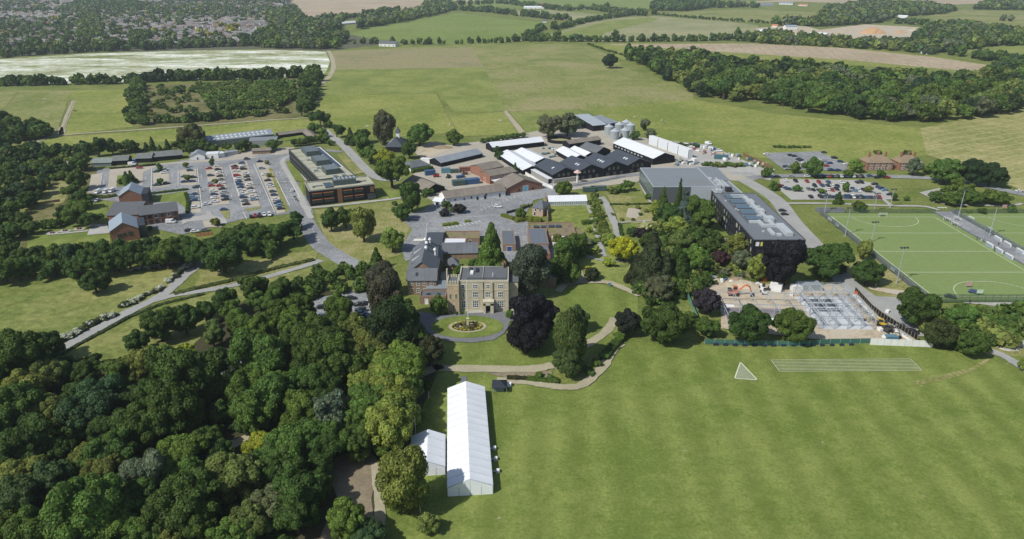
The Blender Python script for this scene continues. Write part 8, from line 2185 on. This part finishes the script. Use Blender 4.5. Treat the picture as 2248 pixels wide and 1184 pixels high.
# blossom bushes along the left path
def blossom(pts, n, label, r0=1.4):
    P = [Vector(g(p)) for p in pts]
    for k in range(n):
        s = (k + .5) / n * (len(P) - 1); i = min(len(P) - 2, int(s)); q = P[i].lerp(P[i + 1], s - i)
        white = rt.random() < .6
        o = thing('blossom_bush' if white else 'bush', None, 'bush', (q.x + rt.uniform(-.6, .6), q.y + rt.uniform(-1, 1), 0), rt.uniform(0, 6), label)
        r = r0 * rt.uniform(.8, 1.3)
        cr = place('foliage', rt.choice(CROWNS['round', 'far']), o, (0, 0, r * .6)); cr.scale = (r, r, r * .7); cr.color = (.52, .54, .44, 1) if white else (.07, .09, .04, 1)
        if white: c2 = place('foliage', rt.choice(CROWNS['round', 'far']), o, (r * .5, -r * .3, r * .45)); c2.scale = (r * .8, r * .8, r * .55); c2.color = (.07, .09, .035, 1)
        TREES.setdefault(label, []).append((o, q.x, q.y, 'white-flowering' if white else 'green', 'bush'))
blossom([zI(385, 730), zI(480, 690), zI(570, 645)], 16, 'blossom bushes at the path foot')
blossom([zI(600, 620), zI(700, 570), zI(790, 545)], 12, 'blossom bushes halfway up the path')
blossom([zI(820, 490), zI(940, 440), zI(1120, 345)], 16, 'blossom bushes below the path fork')
blossom([zI(1130, 330), zI(1230, 250), zI(1320, 180)], 12, 'bushes above the path fork')
blossom([zI(880, 235), zI(1050, 218), zI(1200, 190), zI(1320, 168)], 20, 'blossom hedge under the long row of trees')
# ------------------------------------------------------------------ people, animals, poles
def person_mesh():
    me = bpy.data.meshes.new('person_skeleton')
    vs = [(0, 0, .95), (0, 0, 1.2), (0, 0, 1.45), (0, 0, 1.56), (0, .02, 1.70), (.12, 0, .9), (.13, .05, .5), (.14, -.05, .08), (.15, .10, .04), (-.12, 0, .9), (-.13, -.06, .5), (-.14, -.12, .08), (-.15, .02, .04), (.2, 0, 1.42), (.27, -.02, 1.15), (.27, .10, .92), (-.2, 0, 1.42), (-.27, .02, 1.15), (-.27, .12, .93)]
    es = [(0, 1), (1, 2), (2, 3), (3, 4), (0, 5), (5, 6), (6, 7), (7, 8), (0, 9), (9, 10), (10, 11), (11, 12), (2, 13), (13, 14), (14, 15), (2, 16), (16, 17), (17, 18)]
    me.from_pydata(vs, es, [])
    o = bpy.data.objects.new('person_skeleton', me); COL.objects.link(o)
    md = o.modifiers.new('skin', 'SKIN')
    rad = [.15, .14, .17, .06, .11, .10, .07, .045, .04, .10, .07, .045, .04, .07, .05, .035, .07, .05, .035]
    for v, r in zip(me.skin_vertices[0].data, rad): v.radius = (r, r * .8)
    me.skin_vertices[0].data[0].use_root = True
    sb = o.modifiers.new('sub', 'SUBSURF'); sb.levels = 1
    dg = bpy.context.evaluated_depsgraph_get()
    r = bpy.data.meshes.new_from_object(o.evaluated_get(dg)); r.name = 'person_body'
    bpy.data.objects.remove(o)
    r.materials.clear()
    return r
PM = person_mesh()
def cloth(n, c):
    m = plain('clothing_' + n, c, .9, .05); me = PM.copy(); me.materials.append(m); return me
CL = {'dark': cloth('dark', (.02, .022, .03)), 'red': cloth('red', (.35, .05, .04)), 'pale': cloth('pale', (.5, .5, .48))}
HAIR = MB().hexa([(-.09, -.10, 1.68), (.09, -.10, 1.68), (.09, .06, 1.72), (-.09, .06, 1.72)], [(-.07, -.08, 1.83), (.07, -.08, 1.83), (.07, .06, 1.83), (-.07, .06, 1.83)]).mesh('hair', plain('hair_brown', (.05, .03, .02)))
for (p, c, rz, lab) in ((zM(708, 215), 'dark', .5, 'person in dark clothes walking on the road right of the black campus block'), (zM(848, 280), 'dark', 2, 'person in dark clothes farther down the road beside the campus lawn'), (zM(92, 675), 'dark', 1, 'person in dark clothes on the pavement left of the campus front block'),
                        (zM(1415, 905), 'dark', 1.5, 'person on the concrete path right of the campus front block'), (zR(1350, 545), 'dark', 0, 'person in dark clothes standing by the dugouts'), (zR(1095, 480), 'dark', 1, 'person in dark clothes at the side line of the left pitch'), (zR(1145, 505), 'pale', 2, 'person in pale clothes at the side line of the left pitch'), (zR(1303, 615), 'dark', 3, 'person in dark clothes standing on the left pitch near the dugouts'), (zH(1895, 320), 'dark', 0, 'person in dark clothes on the pale road under the pitch')):
    o = thing('person', lab, 'person', (*g(p), .35), rz); place('body', CL[c], o); place('hair', HAIR, o)
for k, (x, y) in enumerate(((1045, 740), (1060, 762), (1075, 775))):
    t_ = thing('motorcycle', f"dark motorcycle parked at the kerb by the campus front block, {('top', 'middle', 'lowest')[k]} of three", 'motorcycle', (*g(zB(x, y)), .3), 1.2 + .2 * k, 'motorcycles parked at the kerb')
    for s in (-.7, .7): w_ = place('wheel', WHEEL, t_, (s, 0, .32)); w_.scale = (1, .5, 1)
    MB().hexa([(-.5, -.15, .4), (.5, -.15, .4), (.5, .15, .4), (-.5, .15, .4)], [(-.8, -.1, .9), (.3, -.15, 1.0), (.3, .15, 1.0), (-.8, .1, .9)]).build('body', FR_D, t_); MB().bar((.5, -.35, 1.1), (.5, .35, 1.1), .04).bar((.7, 0, .35), (.45, 0, 1.1), .05).build('handlebar', STEEL, t_)
def horse_mesh():
    me = bpy.data.meshes.new('animal_skeleton')
    vs = [(-.7, 0, 1.15), (0, 0, 1.1), (.65, 0, 1.15), (1.0, 0, 1.0), (1.35, 0, .5), (1.55, 0, .25), (-.75, .2, .95), (-.68, .2, .62), (-.85, .2, .48), (-.8, .2, .05), (-.75, -.2, .95), (-.6, -.2, .62), (-.75, -.2, .48), (-.7, -.2, .05), (.62, .2, .85), (.62, .2, .45), (.62, .2, .05), (.7, -.2, .85), (.75, -.2, .45), (.72, -.2, .05), (-1.0, 0, 1.1), (-1.1, 0, .6)]
    es = [(0, 1), (1, 2), (2, 3), (3, 4), (4, 5), (0, 6), (6, 7), (7, 8), (8, 9), (0, 10), (10, 11), (11, 12), (12, 13), (2, 14), (14, 15), (15, 16), (2, 17), (17, 18), (18, 19), (0, 20), (20, 21)]
    me.from_pydata(vs, es, [])
    o = bpy.data.objects.new('animal_skeleton', me); COL.objects.link(o); o.modifiers.new('skin', 'SKIN')
    rad = [.30, .29, .30, .2, .12, .08, .14, .09, .06, .05, .14, .09, .06, .05, .11, .06, .05, .11, .06, .05, .06, .04]
    for v, r in zip(me.skin_vertices[0].data, rad): v.radius = (r, r)
    me.skin_vertices[0].data[1].use_root = True
    dg = bpy.context.evaluated_depsgraph_get(); r = bpy.data.meshes.new_from_object(o.evaluated_get(dg)); r.name = 'horse_body'; bpy.data.objects.remove(o); r.materials.clear(); return r
HM = horse_mesh()
for (p, c, rz, lab) in ((zI1(365, 815), 'w', .2, 'white horse grazing alone in the far left paddock'), (zI1(610, 910), 'k', .4, 'dark horse grazing right of the paddock track'), (zI2(1990, 990), 'w', .1, 'white horse grazing left of the twin track'), (zI2(1580, 1023), 'w', 1.8, 'white horse near the dark fence of the pasture above the farm'), (zI2(910, 1035), 'w', .1, 'white horse at the left bottom of the pasture'), (zI3(1232, 988), 'w', .3, 'white horse in the right-hand pasture beyond the silos'), (zI3(1010, 960), 'w', .3, 'pale horse beyond the silos, left of the other one')):
    me = HM.copy(); me.materials.append(plain('horse_' + c, (.62, .60, .55) if c == 'w' else (.04, .03, .025), .9, .1))
    o = thing('horse', lab, 'horse', (*g(p), .12), rz); place('body', me, o)
    MB().hexa([(.95, -.03, 1.1), (1.3, -.03, .6), (1.3, .03, .6), (.95, .03, 1.1)], [(.9, -.03, 1.3), (1.4, -.03, .75), (1.4, .03, .75), (.9, .03, 1.3)]).build('mane', plain('mane', (.3, .28, .25)), o)
for (p, h, lab) in ((zC(1197, 940), 8, 'tall lamp post at the left of the marked car park behind the mansion'), (zC(1366, 945), 7, 'lamp post at the right of the marked car park behind the mansion'), (zC(715, 745), 8, 'lamp post behind the left end of the white farm building'), (zA(1790, 215), 9, 'left one of two thin masts behind the white huts'), (zA(1838, 205), 9, 'right one of two thin masts behind the white huts'), (zK(465, 130), 4, 'short lamp post beside the road left of the mansion'), (zP(2030, 180), 6, 'lamp post at the edge of the site drive'), (zC(598, 890), 5, 'lamp post at the corner of the forecourt lawn'), (zE(1125, 1135), 4, 'short lamp post under the tree by the site drive'), (zC(795, 1000), 5, 'lamp post behind the forecourt island')):
    o = thing('lamp_post', lab, 'lamp post', g(p)); MB().cyl(0, 0, 0, h, .10, .06).build('pole', STEEL, o); MB().box(-.35, .35, -.12, .12, h, h + .12).build('lamp_head', STEEL, o)
for k in range(3):
    o = thing('picnic_table', f"picnic table on a small pad left of the brick complex, {('left', 'middle', 'right')[k]} of three", 'table', (*g(zA((485, 605, 735)[k], (985, 965, 948)[k])), .25), .2, 'picnic tables by the brick complex')
    MB().box(-.9, .9, -.4, .4, .7, .77).build('table_top', CEDAR, o)
    for s in (-.8, .8): MB().box(-.9, .9, s - .14, s + .14, .42, .47).build('bench', CEDAR, o); MB().box(s * .7 - .05, s * .7 + .05, -.8, .8, .0, .7).build('leg', CEDAR, o)
    poly_ground('paving', [tuple(Vector(g(zA((485, 605, 735)[k], (985, 965, 948)[k]))) + Vector(d)) for d in ((-2.6, -1.8), (2.6, -1.8), (2.6, 1.8), (-2.6, 1.8))], G_CONC, .2, world=True)
o = thing('table', 'white table on the paved terrace of the brick complex', 'table', (*g(zA(895, 925)), .25), .1)
MB().box(-2.0, 2.0, -.5, .5, .7, .8).build('table_top', WHITE_W, o)
for s in (-1.6, 1.6): MB().box(s - .06, s + .06, -.4, .4, 0, .7).build('leg', STEEL, o)
o = thing('information_board', 'small pale blue board beside the garden path', 'board', g(zG(668, 885)))
MB().box(-.7, .7, -.05, .05, .5, 1.6).build('board', LBL, o); MB().box(-.06, .06, .05, .15, 0, 1.6).build('post', STEEL, o)
# ------------------------------------------------------------------ labels that single each tree, house or stack out
def clean_group(s): return s
PLACE = {NW: 'the near wood', 'trees of the long hedge above the left meadow': 'the meadow hedge', 'trees of the grove below the left car park': 'the campus grove', HR: 'the campus hedges', RW: 'the right wood',
         'shrubs behind the white-roofed sheds at the pasture edge': 'the shrubs behind the white-roofed shed', 'bushes above the upper right car park': 'the bushes above the upper right car park', 'bushes behind the white wall-like building': 'those behind the white-panelled building', 'bushes behind the grey hall': 'the bank behind the grey hall', 'bushes around the grain barn': 'those behind the grain barn', 'shrubs along the sandy path below the tall trees': 'the sandy path border', 'clipped ball bushes along the mansion front': 'the mansion front',
         'stacks of building material in the storage yard': 'the storage yard', 'crates in the courtyard behind the black barns': 'the barn courtyard', 'stacks of material on the building site': 'the building site'}
def label_rows(items, place_):
    """items: (root, px row, px column, colour, what): rows from the bottom of the photo, then left to right"""
    items = [(unproj(x, y), o, c, wh) for o, x, y, c, wh in items]
    items.sort(key=lambda t_: -t_[0][1])
    n = len(items)
    if n <= 30:
        items.sort(key=lambda t_: t_[0][0])
        for k, (_, o, c, wh) in enumerate(items): o['label'] = f'{c} {wh}, {ordinal(k + 1)} from the left of {place_}'
        return
    per = max(8, int(math.sqrt(n * 2.2)))
    r = 0
    for i in range(0, n, per):
        r += 1
        for k, (_, o, c, wh) in enumerate(sorted(items[i:i + per], key=lambda t_: t_[0][0])):
            o['label'] = f'{c} {wh}, {ordinal(k + 1)} from left in the {ordinal(r)} row up of {place_}'
for grp, items in TREES.items(): label_rows(items, PLACE.get(grp, 'the ' + grp))
label_rows([(o, x, y, c, wh) for o, x, y, c, wh in HOUSES], 'the town')
for o in COL.objects:
    if o.get('group') == '' : del o['group']
print('objects', len(COL.objects), 'tris', sum(len(m.loop_triangles) if m.loop_triangles else sum(len(p.vertices) - 2 for p in m.polygons) for m in bpy.data.meshes))
for o in COL.objects:
    l_ = o.get('label')
    if l_ and len(l_.replace(',', ' ').split()) > 16: print('LONG', l_)
# air: a pale even haze over the whole place
hz = MB().box(-8500, 8500, -390, 8500, -1.0, 124.0)
m = bpy.data.materials.new('haze_air'); m.use_nodes = True
t = m.node_tree
for n in list(t.nodes):
    if n.type == 'BSDF_PRINCIPLED': t.nodes.remove(n)
pv = t.nodes.new('ShaderNodeVolumePrincipled')
pv.inputs['Color'].default_value = (0.80, 0.88, 1.0, 1)
pv.inputs['Density'].default_value = 0.00008
pv.inputs['Anisotropy'].default_value = 0.2
t.links.new(pv.outputs[0], t.nodes['Material Output'].inputs['Volume'])
tag(hz.build('haze', m), 'thin pale haze in the air over the far fields', 'haze', kind='stuff')
